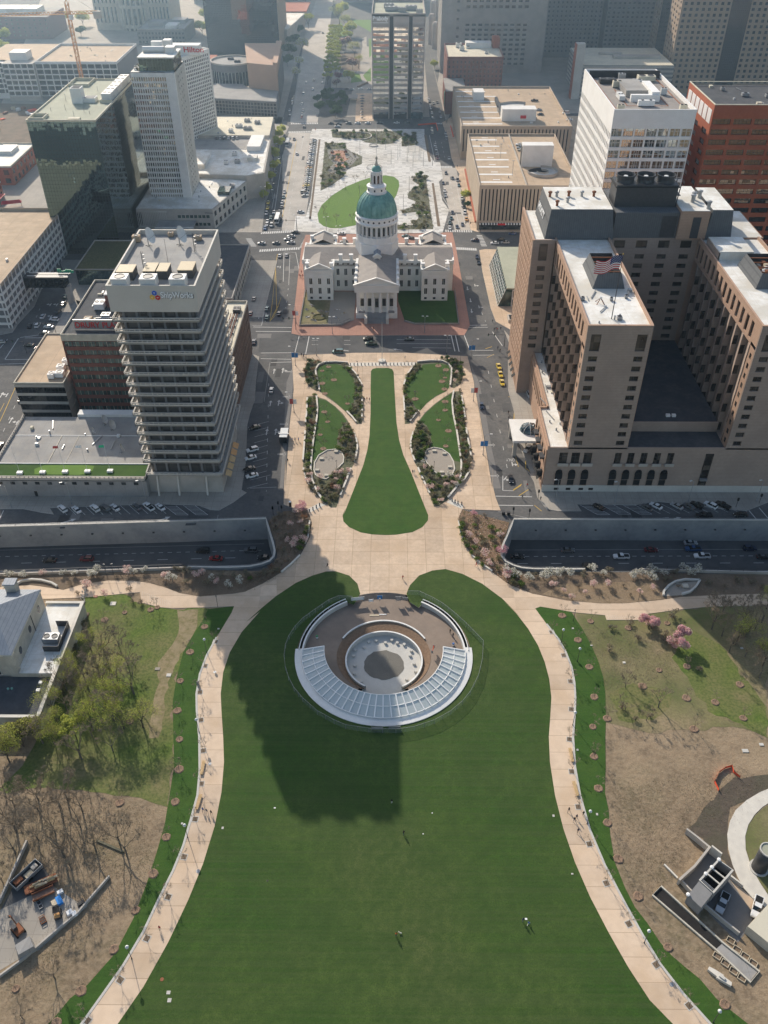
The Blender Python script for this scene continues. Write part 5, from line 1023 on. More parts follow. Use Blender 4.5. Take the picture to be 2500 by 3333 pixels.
for i,(p,lab)in enu([((77.9,191.),'dark path lamp on the upper edge of the right branch path'),((56.3,182.3),'dark path lamp in the grass below the right branch path'),((-53.,187.5),'dark path lamp at the fork of the left path'),((-91.2,201.4),'dark path lamp on the left highway parapet, left one'),((-88.8,201.4),'dark path lamp on the left highway parapet, right one'),((-18.8,251.7),'dark path lamp in the lower left bed of the square'),((-14.2,331.9),'dark path lamp by the curved top wall on the left'),((10.6,307.3),'dark path lamp in the upper right lawn of the square'),((-19.6,258.4),'dark path lamp by the left gravel oval'),((16.6,258.1),'dark path lamp by the right gravel oval'),((-37.,338.1),'dark path lamp at the top left corner of the square'),((31.4,339.6),'dark path lamp at the top right corner of the square')]):
 pl(PL,at3(p,.13),i*.9,lab,'path lamps')
BE=em('bench',(0,0,-400),0,'bench','bench')
b=MB()
for k in rg(5):b.b(-.4+k*.17,-.4+k*.17+.13,-2.1,2.1,.42,.5,'wben')
for nm,b in(('seat',b),('leg',MB().b(-.35,.35,-1.7,-1.5,0,.42,'mgry')),('leg',MB().b(-.35,.35,1.5,1.7,0,.42,'mgry'))):
 o=b.bd(nm,None);o.parent=BE
freeze(BE)
for p,rz,lab in(((-47.8,129.6),0.,'upper long wooden bench on the left promenade'),((-47.1,119.7),-.1,'lower long wooden bench on the left promenade'),((47.9,134.2),.02,'upper long wooden bench on the right promenade'),((47.4,124.2),.1,'lower long wooden bench on the right promenade')):pl(BE,at3(p,.14),rz,lab,'benches on the promenades')
for i,(p,w,d,m,lab)in enu([((-45.7,75.3),.8,.7,'granite','upper of two pale square covers in the lawn bottom left'),((-45.2,73.8),.8,.8,'granite','lower of two pale square covers in the lawn bottom left'),((-47.6,77.9),.85,.85,'rust','round rusty cover in the lawn bottom left'),((-40.1,112.9),.5,.6,'granite','small pale cover on the lawn edge by the left promenade'),((-50.2,114.),.5,.5,'granite','small pale cover in the grass left of the globe lamp'),((40.8,116.8),.5,.6,'granite','small pale cover on the lawn edge by the right promenade'),((51.6,117.3),.5,.6,'granite','small pale cover in the grass right of the promenade'),((49.9,136.),.5,.6,'granite','small pale cover by the upper right bench'),((94.,136.1),1.6,1.,'pcon','large pale utility cover on the dry slope'),((98.9,138.1),1.1,.8,'pcon','smaller pale utility cover on the dry slope'),((68.4,166.1),.8,.7,'wsto','pale flat stone in the dry meadow'),((104.3,171.9),.8,.6,'pcon','grey cover in the shaded grass'),((-85.9,188.8),1.7,1.5,'wsto','white framed cover on bare earth near the left path'),((-92.2,191.9),1.2,.9,'brick_paving','red square cover near the left path'),((-66.5,162.7),1.4,1.,'gravel','worn pale patch stone by the dirt track'),((-62.8,160.4),1.3,1.1,'pcon','grey cover by the dirt track'),((-51.4,178.4),.6,.5,'granite','small pale cover near the top left tree pit'),((60.1,172.6),.7,.4,'granite','small pale cover on the edge of the grass strip'),((55.7,179.4),.6,.6,'granite','small grey cover below the right path lamp'),((-28.,118.4),.45,.3,'swht','white scrap on the lawn left of the shadow'),((-27.7,99.7),.35,.35,'granite','grey round cover in the left middle of the lawn'),((11.,117.3),.25,.25,'swht','white speck on the lawn right of the shadow'),((8.6,111.7),.25,.25,'swht','white speck on the lawn near the dark clad walker'),((43.,101.9),.5,.35,'granite','small cover on the lawn edge lower right'),((31.,91.3),.5,.4,'swht','white bag lying beside the two people on the lawn'),((-27.7,99.7),.3,.3,'granite','grey cover in the lawn lower left')]):
 bm_=MB().cyl(p[0],p[1],0,.2,w/2,w/2*.95,14,m)if 'round' in lab else MB().b(p[0]-w/2,p[0]+w/2,p[1]-d/2,p[1]+d/2,0,.2,m)
 tag(bm_.bd('ground_cover_plate'),lab,'cover')
for i,p in enu([(-46.2,131.),(-44.2,101.9)]+[(-49.8,161.6)]+[(60.,77.7)]):
 tag(MB().cyl(p[0],p[1],.1,.16,.45,.45,16,'mgry').bd('manhole_cover'),'round grey manhole cover on the promenade, %s'%('upper left','lower left','topmost left','right')[i],'manhole cover')
q=[(86.4,193.5),(86.9,195.2),(89.1,197.8),(91.7,199.7),(95.1,200.7),(99.8,200.4)];q2=[(92.3,194.),(95.2,195.1),(97.7,197.5),(99.8,200.4)]
t=em('seat_wall',at3(q[0]),0,'boat shaped concrete seat wall in the shaded bed right of the pink shrubs','wall');MB().strip(q,.6,0,.8,'pcon').bd('wall',t);MB().strip(q2,.6,0,.8,'pcon').bd('wall',t)
flat('court',[(86.5,193.3),(89.,197.4),(92.1,199.4),(99.5,200.3),(95.9,195.6),(92.3,193.9)],.11,'gravel')
tag(MB().b((94.4,197.7)[0]-.9,(94.4,197.7)[0]+.9,(94.4,197.7)[1]-.8,(94.4,197.7)[1]+.8,0,.7,'lime').bd('stone_block'),'square stone block inside the boat shaped seat wall','stone seat')
q=[(-118.9,197.),(-117.7,198.3),(-114.7,199.1),(-111.4,198.8),(-107.8,197.6),(-105.5,196.1)];t=em('seat_wall',at3(q[0]),0,'curved concrete seat wall behind the stone church gable','wall');MB().strip(q,.6,0,.8,'pcon').bd('wall',t)
b=MB();rr=RR(4)
for i in rg(70):
 p=V3((-96.8,197.1)).lerp(V3((-95.2,188.6)),i/70);k=rr.uniform(.15,.32);b.l(p.x+rr.gauss(0,.35),p.y+rr.gauss(0,.3),[(.01,.1),(k,.2),(k*.7,.2+k),(.01,.25+k*1.3)],6,'wsto' if rr.random()<.6 else 'sold')
tag(b.bd('stone_line'),'line of white and grey cobbles crossing the left path','stones',kind='stuff')
b=MB()
for i in rg(5):
 for j in rg(16):
  p=V3((-77.8,193.4)).lerp(V3((-68.2,189.)),j/15)
  p=V3((p.x,p.y))+V3((.1,-.6))*(i-1);b.cyl(p.x,p.y,.14,.17,.12,.12,5,'wsto')
tag(b.bd('paving_studs'),kind='structure')
b=MB()
for i in rg(3):
 for j in rg(14):p=V3((67.2,184.6)).lerp(V3((76.3,184.6)),j/13)+V3((.2*(i%2),-.7*i));b.cyl(p.x,p.y,.14,.17,.14,.14,5,'wsto')
tag(b.bd('paving_studs'),kind='structure')
B_=Bld('stone_church','pale limestone church with grey metal hipped roof cut by the left edge','church',(-108,168,0))
X1,Y0c,Y1c=-103.6,157.,182.
w=B_.p('wall');w.b(-140,X1,Y0c,Y1c,0,12.3,'lime');w.b(-140,X1+.3,Y0c-.3,Y1c+.3,11.9,12.5,'wsto');w.b(X1-2,X1+.5,Y0c-.5,Y0c+1.2,0,12.3,'lime')
r_=B_.p('roof');zr=18.
r_.add([(-140,Y0c-.3,12.5),(X1+.3,Y0c-.3,12.5),(X1+.3,Y1c+.3,12.5),(-140,Y1c+.3,12.5),(-140,169.5,zr),(X1-8,169.5,zr)],[(0,1,5,4),(2,3,4,5),(1,2,5)],'lead_roof')
w2=B_.p('chimney');w2.b(-112.5,-109.5,180,182.3,12,16.5,'lime');w2.b(-112.8,-109.2,179.7,182.6,16.5,16.9,'lead_roof')
def aw(bld,p0,u,mid,z,w_,h,m='glass',frame='wsto',name='window',d=.05,nf=10):
 n=(u[1],-u[0]);P=lambda s,zz,dd:(p0[0]+u[0]*s+n[0]*dd,p0[1]+u[1]*s+n[1]*dd,zz)
 hh=h-w_/2
 pts=[(mid-w_/2,z),(mid+w_/2,z)]+[(mid+w_/2*mcos(math.pi*i/nf),z+hh+w_/2*msin(math.pi*i/nf))for i in rg(nf+1)]
 b=MB().add([P(s,zz,d)for s,zz in pts],[tr((len(pts)))],m);o=b.bd(name,bld.r)
 if frame:
  b=MB();pp=pts[1:]+[pts[0]];k=.14*w_**.5
  for a,c in zip(pts,pts[1:]+pts[:1]):b.bar(P(*a,d+.05),P(*c,d+.05),k,k,frame)
  for q in(.35,.65):b.bar(P(mid-w_/2,z+h*q,d+.06),P(mid+w_/2,z+h*q,d+.06),.1,.1,frame)
  f=b.bd('frame',bld.r);f.parent=o
 return o
aw(B_,(-140,Y0c),(1,0),30.6,4.,2.4,5.6);aw(B_,(-140,Y0c),(1,0),23,4.,2.4,5.6)
for y in(162,170,178):
 b=MB();b.add([(X1+.06,y+.9*mcos(6.2832*i/16),8.6+1.3*msin(6.2832*i/16))for i in rg(16)],[tr((16))],'glass');b.bd('oval_window',B_.r)
B_.p('downpipe').t([(X1+.15,172.5,0),(X1+.15,172.5,12.3)],.1,5,'mdrk')
B_.fin()
B_=Bld('stone_annex','low flat roofed stone annex with white roof and dark lower terrace beside the church','building',(-97,160,0))
w=B_.p('wall');w.b(X1,-93.2,156.4,183.4,0,5.1,'lime');w.b(-140,-92.6,141.6,142.2,0,5.,'lime');w.b(-93.2,-92.6,142.2,183.4,0,5.6,'lime');w.b(-140,X1,142.2,Y0c-.5,0,3.7,'lime');w.b(X1,-93.2,142.2,156.4,0,3.7,'lime')
w.b(-104,-92.6,183.4,184,0,5.6,'lime')
c_=B_.p('coping');c_.b(-93.4,-92.4,141.4,184.2,5.6,5.8,'wsto');c_.b(-140,-93.4,141.4,142.3,5.,5.3,'wsto');c_.b(-104,-93.4,183.3,184.2,5.6,5.8,'wsto')
B_.p('roof').b(X1,-93.2,156.6,183.4,5.1,5.2,'rwht');B_.p('terrace').b(-140,-93.2,142.2,156.4,3.7,3.78,'rdrk')
B_.fin()
t=em('roof_screen',(-97.5,168,5.2),0,'dark grey three sided screen on the white annex roof','screen')
MB().b(-97.8,-94.2,174.4,174.5,5.2,7.4,'mdrk').bd('panel',t);MB().b(-94.2,-94.1,164.6,174.4,5.2,7.4,'mdrk').bd('panel',t);MB().b(-98.6,-94.2,164.5,164.6,5.2,7.4,'mdrk').bd('panel',t)
def acu(name,label,x,y,z,w,d,h,fans=2,m='mgry',group=None,rz=0,fm='mdrk',cat='air conditioner'):
 t=em(name,(x,y,z),rz,label,cat,group)
 o=MB().b(-w/2,w/2,-d/2,d/2,.25,h,m).b(-w/2+.1,w/2-.1,-d/2+.1,d/2-.1,0,.25,'mdrk').sub('housing',t)
 for k in rg(fans):
  fx=0 if fans==1 else(-w/2+w*(k+.5)/fans);r=min(w/fans,d)*.4
  o=MB().l(fx,0,[(r,h),(r,h+.15),(r*.85,h+.15),(r*.85,h+.02),(.01,h+.02)],14,fm).sub('fan',t)
 return t
acu('rooftop_unit','grey air conditioner with two round fans inside the dark roof screen',-97.4,168.5,5.2,4.6,2.6,2.2)
for i,p in enu([(-96.6,154.2),(-96.4,151.5)]):tag(MB().b(p[0]-.5,p[0]+.5,p[1]-.45,p[1]+.45,3.78,4.3,'wpnt').bd('roof_vent'),'white square vent on the dark terrace, %s one'%('far','near')[i],'vent','white vents on the dark terrace')
for p,w in(((-104.9,152.),'left'),((-103.9,152.1),'right')):tag(MB().l(p[0],p[1],[(.01,3.8),(.35,3.82),(.3,4.2),(.01,4.4)],10,'cgrn').bd('roof_vent'),'small turquoise vent on the dark terrace, %s of two'%w,'vent')
tag(MB().pr([(p)for p in[(-94.5,184.9),(-92.2,184.8),(-91.9,176.8),(-93.9,176.9)]],0,.3,'mulch').bd('planter'),'dark planter box against the annex wall','planter')
flat('yard_paving',[(-87.2,92.5),(-81.5,95.8),(-76.4,97.8),(-69.6,94.),(-67.6,93.6),(-70.1,90.6),(-75.7,83.7),(-79.7,81.6),(-82.6,79.5)],.04,'pavement')
flat('yard_paving',[(-87.1,92.3),(-85.8,99.4),(-81.9,104.3),(-76.5,98.2),(-81.4,95.5)],.035,'aspd')
def log_wall(pts,w,h,m,name,label,cat):t=tag(MB().strip(pts,w,0,h,m).bd(name),label,cat);return t
log_wall([(-82.1,78.1),(-78.,81.9),(-74.1,86.5),(-69.3,91.7),(-67.8,94.4),(-64.4,100.3)],.35,.9,'conc','yard_wall','long low concrete wall along the lower side of the work yard','wall')
log_wall([(-87.7,93.9),(-87.2,98.9),(-86.3,108.8)],.4,1.2,'conc','yard_wall','concrete wall on the upper side of the work yard','wall')
log_wall([(-69.9,109.4),(-62.6,106.5)],.5,.4,'lgre','fallen_rail','green grey rail lying on the dirt slope above the work yard','rail')
p=(-83.5,100.2);t=em('dump_box',at3(p),R(-35),'grey open steel box trailer full of debris in the work yard','trailer')
for nm,b in(('box',MB().b(-1.3,1.3,-3.6,-3.5,.5,1.7,'mgry').b(-1.3,1.3,3.5,3.6,.5,1.7,'mgry').b(-1.3,-1.2,-3.5,3.5,.5,1.7,'mgry').b(1.2,1.3,-3.5,3.5,.5,1.7,'mgry').b(-1.2,1.2,-3.5,3.5,.4,.6,'mdrk')),('load',MB().b(-1,.2,-3,-1,.6,1.2,'rust').b(-.5,1,-.5,1.5,.6,1.,'wpal').b(-.9,.4,1.6,3,.6,1.3,'conc')),('wheel',MB().b(-1.45,-1.3,-.5,.5,0,.8,'tyre')),('wheel',MB().b(1.3,1.45,-.5,.5,0,.8,'tyre'))):
 o=b.bd(nm,None);o.parent=t
rr=RR(6)
p=(-79.6,98.2);t=em('flatbed_trailer',at3(p),R(28),'flatbed stacked with pale timber and pallets in the work yard','trailer')
o=MB().b(-3.6,3.6,-1.1,1.1,.7,.9,'rust').b(-2.5,-2,-1.25,1.25,0,.7,'tyre').b(1.6,2.1,-1.25,1.25,0,.7,'tyre').sub('bed',t)
b=MB()
for k in rg(16):x,y=rr.uniform(-3.2,2.2),rr.uniform(-.9,.5);b.b(x,x+rr.uniform(.8,2.4),y,y+rr.uniform(.2,.5),.92+.02*k,1.1+.04*k,rr.choice(['wpal','wben','ltan']))
o=b.sub('load',t)
p=(-78.3,95.9);t=em('flatbed_trailer',at3(p),R(28),'rusty empty trailer frame beside the timber flatbed','trailer');o=MB().b(-2.4,2.4,-.9,.9,.6,.8,'bbrn').b(-2.4,2.4,-.95,-.8,.8,1.3,'rust').b(-2.4,2.4,.8,.95,.8,1.3,'rust').sub('bed',t);o=MB().b(-1.8,-1.2,-1.1,1.1,0,.7,'tyre').sub('wheel',t)
for p,w,d,h,m,nm,lab,cat in(((-74.3,94.5),1.3,2.2,.9,'tarp_blue','covered_pallet','pallet under a bright blue tarpaulin in the work yard','pallet'),((-74.7,96.5),1.4,.9,.8,'tarp_white','covered_pallet','pallet under a white sheet behind the blue one','pallet'),((-71.1,91.7),1.4,1.2,1.,'tarp_white','covered_pallet','left of two white wrapped pallets by the yard wall','pallet'),((-70.,91.5),1.1,1.2,.9,'tarp_white','covered_pallet','right of two white wrapped pallets by the yard wall','pallet'),((-75.2,94.),1.4,1.6,.7,'wpal','pallet_stack','stack of pale pallets left of the blue tarpaulin','pallet'),((-69.2,94.),1.6,1.,1.,'mdrk','steel_bin','dark steel bin at the top of the yard wall','bin'),((-76.7,90.2),1.2,1.8,.6,'rust','scrap_frame','rusty scrap frame on the pale yard paving','scrap'),((-78.7,93.9),.9,3.,.6,'mgry','steel_rack','narrow grey steel rack beside the rusty trailer','rack'),((-78.2,83.7),3.6,2.8,2.4,'rgry','site_hut','grey ribbed site hut roof by the yard wall','hut')):
 t=em(nm,at3(p,.04),R(38),lab,cat)
 if 'pallet' in nm or 'hut' in nm:
  o=MB().add([(-w/2,-d/2,.15),(w/2,-d/2,.15),(w/2,d/2,.15),(-w/2,d/2,.15),(-w*.46,-d*.44,h),(w*.42,-d*.47,h*.92),(w*.45,d*.44,h*1.03),(-w*.43,d*.46,h*.95)],[(0,1,5,4),(1,2,6,5),(2,3,7,6),(3,0,4,7),(4,5,6,7)],m).sub('cover' if 'pallet' in nm else 'hut_body',t)
  o=MB().b(-w/2,w/2,-d/2,d/2,0,.15,'wpal').sub('base',t)
 else:
  b=MB()
  for k in rg(4):b.b(-w/2,w/2,-d/2+d*k/3-.05,-d/2+d*k/3+.05,h-.12,h,m)
  b.b(-w/2,-w/2+.08,-d/2,d/2,0,h,m).b(w/2-.08,w/2,-d/2,d/2,0,h,m);o=b.sub('frame',t)
  o=MB().b(-w/2+.1,w/2-.1,-d/2+.1,d/2-.1,.05,h*.5,'mdrk').sub('tray',t)
p=(-73.8,91.7);t=em('forklift',at3(p,.04),R(20),'dark forklift parked among pallets in the work yard','forklift')
for nm,b in(('body',MB().b(-.7,.7,-1.6,.6,.4,1.3,'mdrk').b(-.6,.6,-1.6,-.6,1.3,1.6,'cror')),('cage',MB().b(-.7,-.62,-.9,-.8,1.3,2.5,'black').b(.62,.7,-.9,-.8,1.3,2.5,'black').b(-.7,.7,-.95,.5,2.5,2.58,'black')),('mast',MB().b(-.5,-.38,.65,.8,.1,3,'mgry').b(.38,.5,.65,.8,.1,3,'mgry')),('wheel',MB().b(-.8,-.5,-1.2,-.6,0,.6,'tyre').b(.5,.8,-1.2,-.6,0,.6,'tyre').b(-.8,-.5,.2,.8,0,.6,'tyre').b(.5,.8,.2,.8,0,.6,'tyre'))):
 o=b.bd(nm,None);o.parent=t
p=(-81.4,87.8);t=em('mini_excavator',at3(p,.04),R(50),'small dark excavator with raised arm on the pale yard paving','excavator')
for nm,b in(('track',MB().b(-1.1,-.7,-1.4,1.4,0,.6,'tyre')),('track',MB().b(.7,1.1,-1.4,1.4,0,.6,'tyre')),('cab',MB().b(-.9,.9,-1.3,.9,.7,1.4,'rust').b(-.8,.1,-.3,.9,1.4,2.5,'mdrk')),('arm',MB().bar((.4,.9,1.2),(.4,2.4,2.8),.25,.3,'rust').bar((.4,2.4,2.8),(.4,4.,1.),.2,.25,'rust').b(.1,.7,3.8,4.3,.5,1.1,'mdrk'))):
 o=b.bd(nm,None);o.parent=t
CC=(95.6,108.8)
flat('round_drive',[(97.1,125.1),(93.8,123.8),(89.7,121.5),(86.1,118.7),(83.8,115.7),(82.1,112.2),(81.2,108.3),(81.,104.5),(81.3,101.3),(81.9,98.7),(83.2,96.4),(85.8,93.9),(89.3,91.1),(95.7,88.4),(97.4,93.),(90.6,94.9),(86.9,97.2),(86.,100.1),(85.2,104.1),(85.3,108.3),(86.3,111.8),(88.,114.8),(90.5,117.6),(93.,119.6),(95.9,121.3),(100.6,123.),(101.9,126.5)],.12,'wsto',thick=.12,side='kerb')
flat('yard_floor',[(67.4,100.7),(76.6,107.6),(78.4,105.5),(81.4,98.9),(83.2,96.4),(86.4,93.5),(81.8,92.),(78.6,88.3),(76.7,86.5),(72.9,91.9),(70.1,96.6)],.04,'aspa')
flat('yard_floor',[(79.3,100.9),(81.2,98.9),(83.2,96.2),(85.4,93.9),(82.3,92.4)],.05,'path')
flat('planting_bed',[(95.7,120.8),(92.9,119.2),(90.3,117.1),(88.,114.6),(86.4,111.8),(85.4,108.3),(85.3,104.1),(86.1,100.1),(87.,97.4),(91.,95.8),(100.2,121.8)],.07,'rough_grass')
t=em('machine_pit',at3((74.4,100.6)),0,'pale concrete machine house with dark roof openings in the service yard','building')
ZB=5.;q=[(76.1,102.9),(78.6,100.5),(72.6,95.2),(70.4,98.)];q2=[(69.4,97.1),(71.6,93.7)]
B0=[V3(p)for p in q]
def between(u,v):return B0[3].lerp(B0[2],u).lerp(B0[0].lerp(B0[1],u),v)
b=MB();out=[B0[3],B0[2],B0[1],B0[0]]
b.strip([tuple(p)for p in out],.35,0,ZB,'cgry',True);b.bd('wall',t)
b=MB()
for v in(.36,.62):
 a,c=between(0,v),between(1,v);b.bar((a.x,a.y,ZB-.1),(c.x,c.y,ZB-.1),.28,.3,'wsto')
for v in(.06,.1):a,c=between(0,v),between(1,v);b.bar((a.x,a.y,ZB-.1),(c.x,c.y,ZB-.1),.12,.2,'mgry')
b.strip([tuple(p)for p in out],.45,ZB,ZB+.12,'pcon',True);b.bd('roof_beam',t)
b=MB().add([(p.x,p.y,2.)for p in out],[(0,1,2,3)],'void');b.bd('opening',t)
e0,e1=B0[3]-(B0[0]-B0[3]).normalized()*4.,B0[2]-(B0[1]-B0[2]).normalized()*4.
b=MB().add([(B0[3].x,B0[3].y,ZB-.1),(e0.x,e0.y,3.4),(e1.x,e1.y,3.4),(B0[2].x,B0[2].y,ZB-.1),(e0.x,e0.y,0),(e1.x,e1.y,0),(B0[3].x,B0[3].y,0),(B0[2].x,B0[2].y,0)],[(0,1,2,3),(1,4,5,2),(0,6,4,1),(3,2,5,7)],'cgry');b.bd('ramp_roof',t)
for k,p in enu((B0[0],between(0,.62),between(0,.3),e0)):MB().l(p.x,p.y,[(.4,3.4 if k==3 else ZB),(.42,ZB+.4 if k<3 else 3.9),(.01,ZB+.5 if k<3 else 4.)],12,'wpnt').bd('post_cap',t)
log_wall([(66.8,99.6),(71.3,103.),(76.3,107.9)],.5,2.2,'conc','yard_wall','tall notched concrete wall running up to the machine house','wall');log_wall([(72.,112.5),(73.8,110.6),(76.1,107.9)],.45,2.,'conc','yard_wall','stepped concrete wall end pointing away from the machine house','wall');log_wall([(76.3,107.5),(78.1,105.5)],.4,3.2,'wsto','yard_wall','short pale wall joining the machine house to the notched wall','wall')
log_wall([(79.3,101.3),(81.6,98.9)],.4,1.2,'wsto','yard_wall','short pale wall between the machine house and the round drive','wall');log_wall([(67.4,100.5),(68.9,98.),(71.6,94.2),(74.5,91.),(77.3,88.1)],.35,1.4,'conc','yard_wall','long dark topped wall on the near side of the service yard','wall');log_wall([(64.9,104.3),(67.2,101.)],.4,.5,'wsto','stone_edging','thin pale stone edging left of the service yard','edging')
p=V3((86.6,103.7));t=em('storage_tank',(p.x+.3,p.y,0),0,'dark cylindrical tank inside the round drive','tank')
o=MB().cyl(0,0,0,8.,1.75,1.75,28,'mdrk').sub('drum',t);smooth(o);o.data.polygons.foreach_set('use_smooth',[len(f.vertices)==4 for f in o.data.polygons])
o=MB().l(0,0,[(2.2,0),(2.2,.35),(1.76,.35)],28,'pcon').sub('footing',t);o=MB().l(0,0,[(1.62,8.05),(1.62,8.3),(1.85,8.3),(1.85,7.9)],28,'pcon').sub('rim',t);o=MB().cyl(0,0,8.,8.1,1.6,1.6,24,'rggr').sub('lid',t)
q=[(60.2,96.8),(62.9,99.1),(72.9,87.7),(78.7,81.4),(76.1,79.4),(70.2,85.7)];q=[(60.4,96.9),(62.9,99.),(73.3,86.4),(79.3,80.4),(76.7,78.2),(71.4,84.8)]
b=MB().strip(q,.35,0,.5,'lime',True);t=em('soil_trench',at3(q[0]),0,'long narrow dark pit with pale edging running diagonally in the dry grass','trench');b.bd('edging',t)
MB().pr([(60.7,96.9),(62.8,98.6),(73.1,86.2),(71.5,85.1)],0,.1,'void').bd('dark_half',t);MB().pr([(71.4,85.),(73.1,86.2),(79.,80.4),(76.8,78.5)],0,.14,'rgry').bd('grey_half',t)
for i,p in enu([(75.2,86.9),(76.,85.),(77.3,83.6),(78.6,82.2),(71.3,83.6),(72.6,82.1),(73.9,80.5),(75.2,79.1)]):
 t=em('raised_planter',at3(p,.03),R(-38),'small square wooden frame %s the grey end of the dark pit, %s'%(('above',ORD[i])if i<4 else('below',ORD[i-4])),'frame','wooden frames beside the dark pit')
 for nm,b in(('board',MB().b(-.85,.85,-.65,-.53,0,.35,'wpal')),('board',MB().b(-.85,.85,.53,.65,0,.35,'wpal')),('board',MB().b(-.85,-.73,-.53,.53,0,.35,'wpal')),('board',MB().b(.73,.85,-.53,.53,0,.35,'wpal')),('soil',MB().b(-.73,.73,-.53,.53,0,.1,'mulch'))):
  o=b.bd(nm,None);o.parent=t
p=(70.6,79.3);t=em('concrete_slab',at3(p),R(-40),'broken pale concrete slab lying below the dark pit','slab');o=MB().pr([(-2.6,-.5),(-.6,-.6),(-.4,-.9),(1.2,-.7),(2.6,-.5),(2.4,.3),(.6,.35),(.4,.6),(-1.2,.5),(-2.6,.25)],0,.8,'wsto').sub('slab',t);o=MB().b(-.2,1.,-.4,.1,.8,1.1,'pcon').sub('block',t)
q=[(83.4,124.),(83.1,126.6),(85.1,129.3),(87.,130.6),(88.9,131.2),(88.8,129.3),(90.,127.9)];t=em('safety_netting',at3(q[0]),0,'orange safety netting on stakes above the round drive','netting')
b=MB();
for k in rg(len(q)-1):b.add([(*q[k],.1),(*q[k+1],.05),(*q[k+1],.9),(*q[k],1.)],[(0,1,2,3)],'omsh')
b.bd('net',t);b=MB()
for p in q:b.t([(*p,0),(*p,1.2)],.04,4,'mdrk')
b.bd('stake',t)
B_=Bld('service_building','pale cream flat roof of a service building at the right edge','building',(84,88,0))
B_.p('wall').pr([(78.7,88.7),(84.9,93.7),(91.6,87.9),(88.1,78.5)],0,3.,'lime');B_.p('roof').pr([(78.8,88.6),(84.8,93.4),(91.4,87.5),(88.2,78.8)],3.,3.12,'rcrm');B_.fin()
p=(71.1,97.5);t=em('yard_lamp',at3(p,.04),.6,'white four armed lamp head on a post in the service yard','street lamp');o=MB().cyl(0,0,0,3.2,.08,.08,6,'mwht').sub('post',t);o=MB().b(-.8,.8,-.12,.12,3.2,3.4,'mwht').b(-.12,.12,-.8,.8,3.22,3.38,'mwht').sub('head',t)
F,L_SIDE,R_SIDE=(1,0),(0,-1),(0,1)
B_=Bld('balcony_tower','beige office tower with dark glazed balconies on every floor and a logo sign','office tower',(-72,266,0))
tx0,tx1,ty0,ty1=-86.2,-59.,244.,288.8
B_.p('core').b(tx0+1.9,tx1-1.9,ty0+1.9,ty1-1.9,0,72,'tcon')
for i in rg(16):
 zt=69.8-3.86*i if i<15 else 10.
 b=MB();x0,x1,y0,y1=tx0-.1,tx1+.1,ty0-.3,ty1+.3
 b.b(x0,x1,y0,y1,zt-1.35,zt-1.1,'tcon')
 for(p0,u,Wd)in(((x0,y0),F,x1-x0),((x1,y0),R_SIDE,y1-y0),((x0,y1),L_SIDE,y1-y0),((x1,y1),(-1,0),x1-x0)):
  b.ob(p0,u,0,Wd,-.22,0,zt-1.45,zt-.62,'tcon');b.ob(p0,u,0,Wd,-.3,.02,zt-.2,zt,'tcon')
  n=int(Wd/1.6)
  for k in rg(n+1):s=Wd*k/n;b.ob(p0,u,max(0,s-.12),min(Wd,s+.12),-.2,0,zt-.62,zt-.2,'tcon')
 b.bd('balcony',B_.r)
 g=MB();z0,z1=zt-1.1,zt+2.35 if i else 72
 if i==15:z0,z1=9,14
 g.b(tx0+1.85,tx1-1.85,ty0+1.8,ty0+1.86,z0,z1,'gtow');g.b(tx1-1.86,tx1-1.8,ty0+1.85,ty1-1.85,z0,z1,'gtow');g.b(tx0+1.8,tx0+1.86,ty0+1.85,ty1-1.85,z0,z1,'gtow')
 g.bd('window_band',B_.r)
c_=B_.p('column')
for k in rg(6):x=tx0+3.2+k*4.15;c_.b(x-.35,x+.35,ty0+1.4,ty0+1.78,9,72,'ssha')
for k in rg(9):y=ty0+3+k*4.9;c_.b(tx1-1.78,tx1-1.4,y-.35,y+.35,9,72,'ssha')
B_.p('crown').b(tx0,tx1,ty0,ty1,71.7,78.6,'tcon');ppt(B_.p('crown'),tx0,tx1,ty0,ty1,78.6,80.2,.5,'tcon')
cp=B_.p('coping');ppt(cp,tx0-.03,tx1+.03,ty0-.03,ty1+.03,80.2,80.35,.56,'wsto');B_.p('roof').b(tx0+.5,tx1-.5,ty0+.5,ty1-.5,78.6,78.7,'rgry')
for(x,y)in((-82.9,243),(-75.6,243.3),(-65.5,243.6)):MB().bar((x,y+.3,0),(x,y+2.4,9),.6,.8,'tcon').bd('leg',B_.r)
ltr('ShipWorks',(-69.9,ty0-.25,76.5),2.7,'swht',B_.r,width=9.9,bold=.075,name='sign_lettering',depth=.06);ltr('ShipWorks',(-69.9,ty0-.08,76.36),2.7,'mdrk',B_.r,width=10.1,bold=.11,name='letter_outline',depth=.06)  # dark backing letters outline the white lettering
for(cx_,cz_,m_,nm)in((-71.7,78.,'sign_blue','blue'),(-72.55,76.6,'sign_yellow','yellow'),(-70.85,76.5,'sred','red')):
 b=MB();s=.85;y=ty0-.15;hx=lambda a,r:(cx_+r*msin(R(a)),y,cz_+r*mcos(R(a)))
 for a in(0,120,240):b.add([(cx_,y-.1,cz_),hx(a-60,s),hx(a,s),hx(a+60,s)],[(0,1,2,3)],m_)
 b.bar((cx_-.3,y-.16,cz_+.15),(cx_+.3,y-.16,cz_+.15),.06,.1,'swht').bar((cx_,y-.16,cz_+.15),(cx_,y-.16,cz_-.3),.06,.1,'swht');b.bd('sign_cube',B_.r)
B_.fin()
Zr=78.7
for i,x in enu((-82.3,-73.6,-64.6)):acu('cooling_unit','white big fan cooling unit at the balcony tower roof front, %s of three'%('left','middle','right')[i],x,247.,Zr,4.8,4.2,3.3,1,'mwht','cooling units on the balcony tower',0,'mdrk')
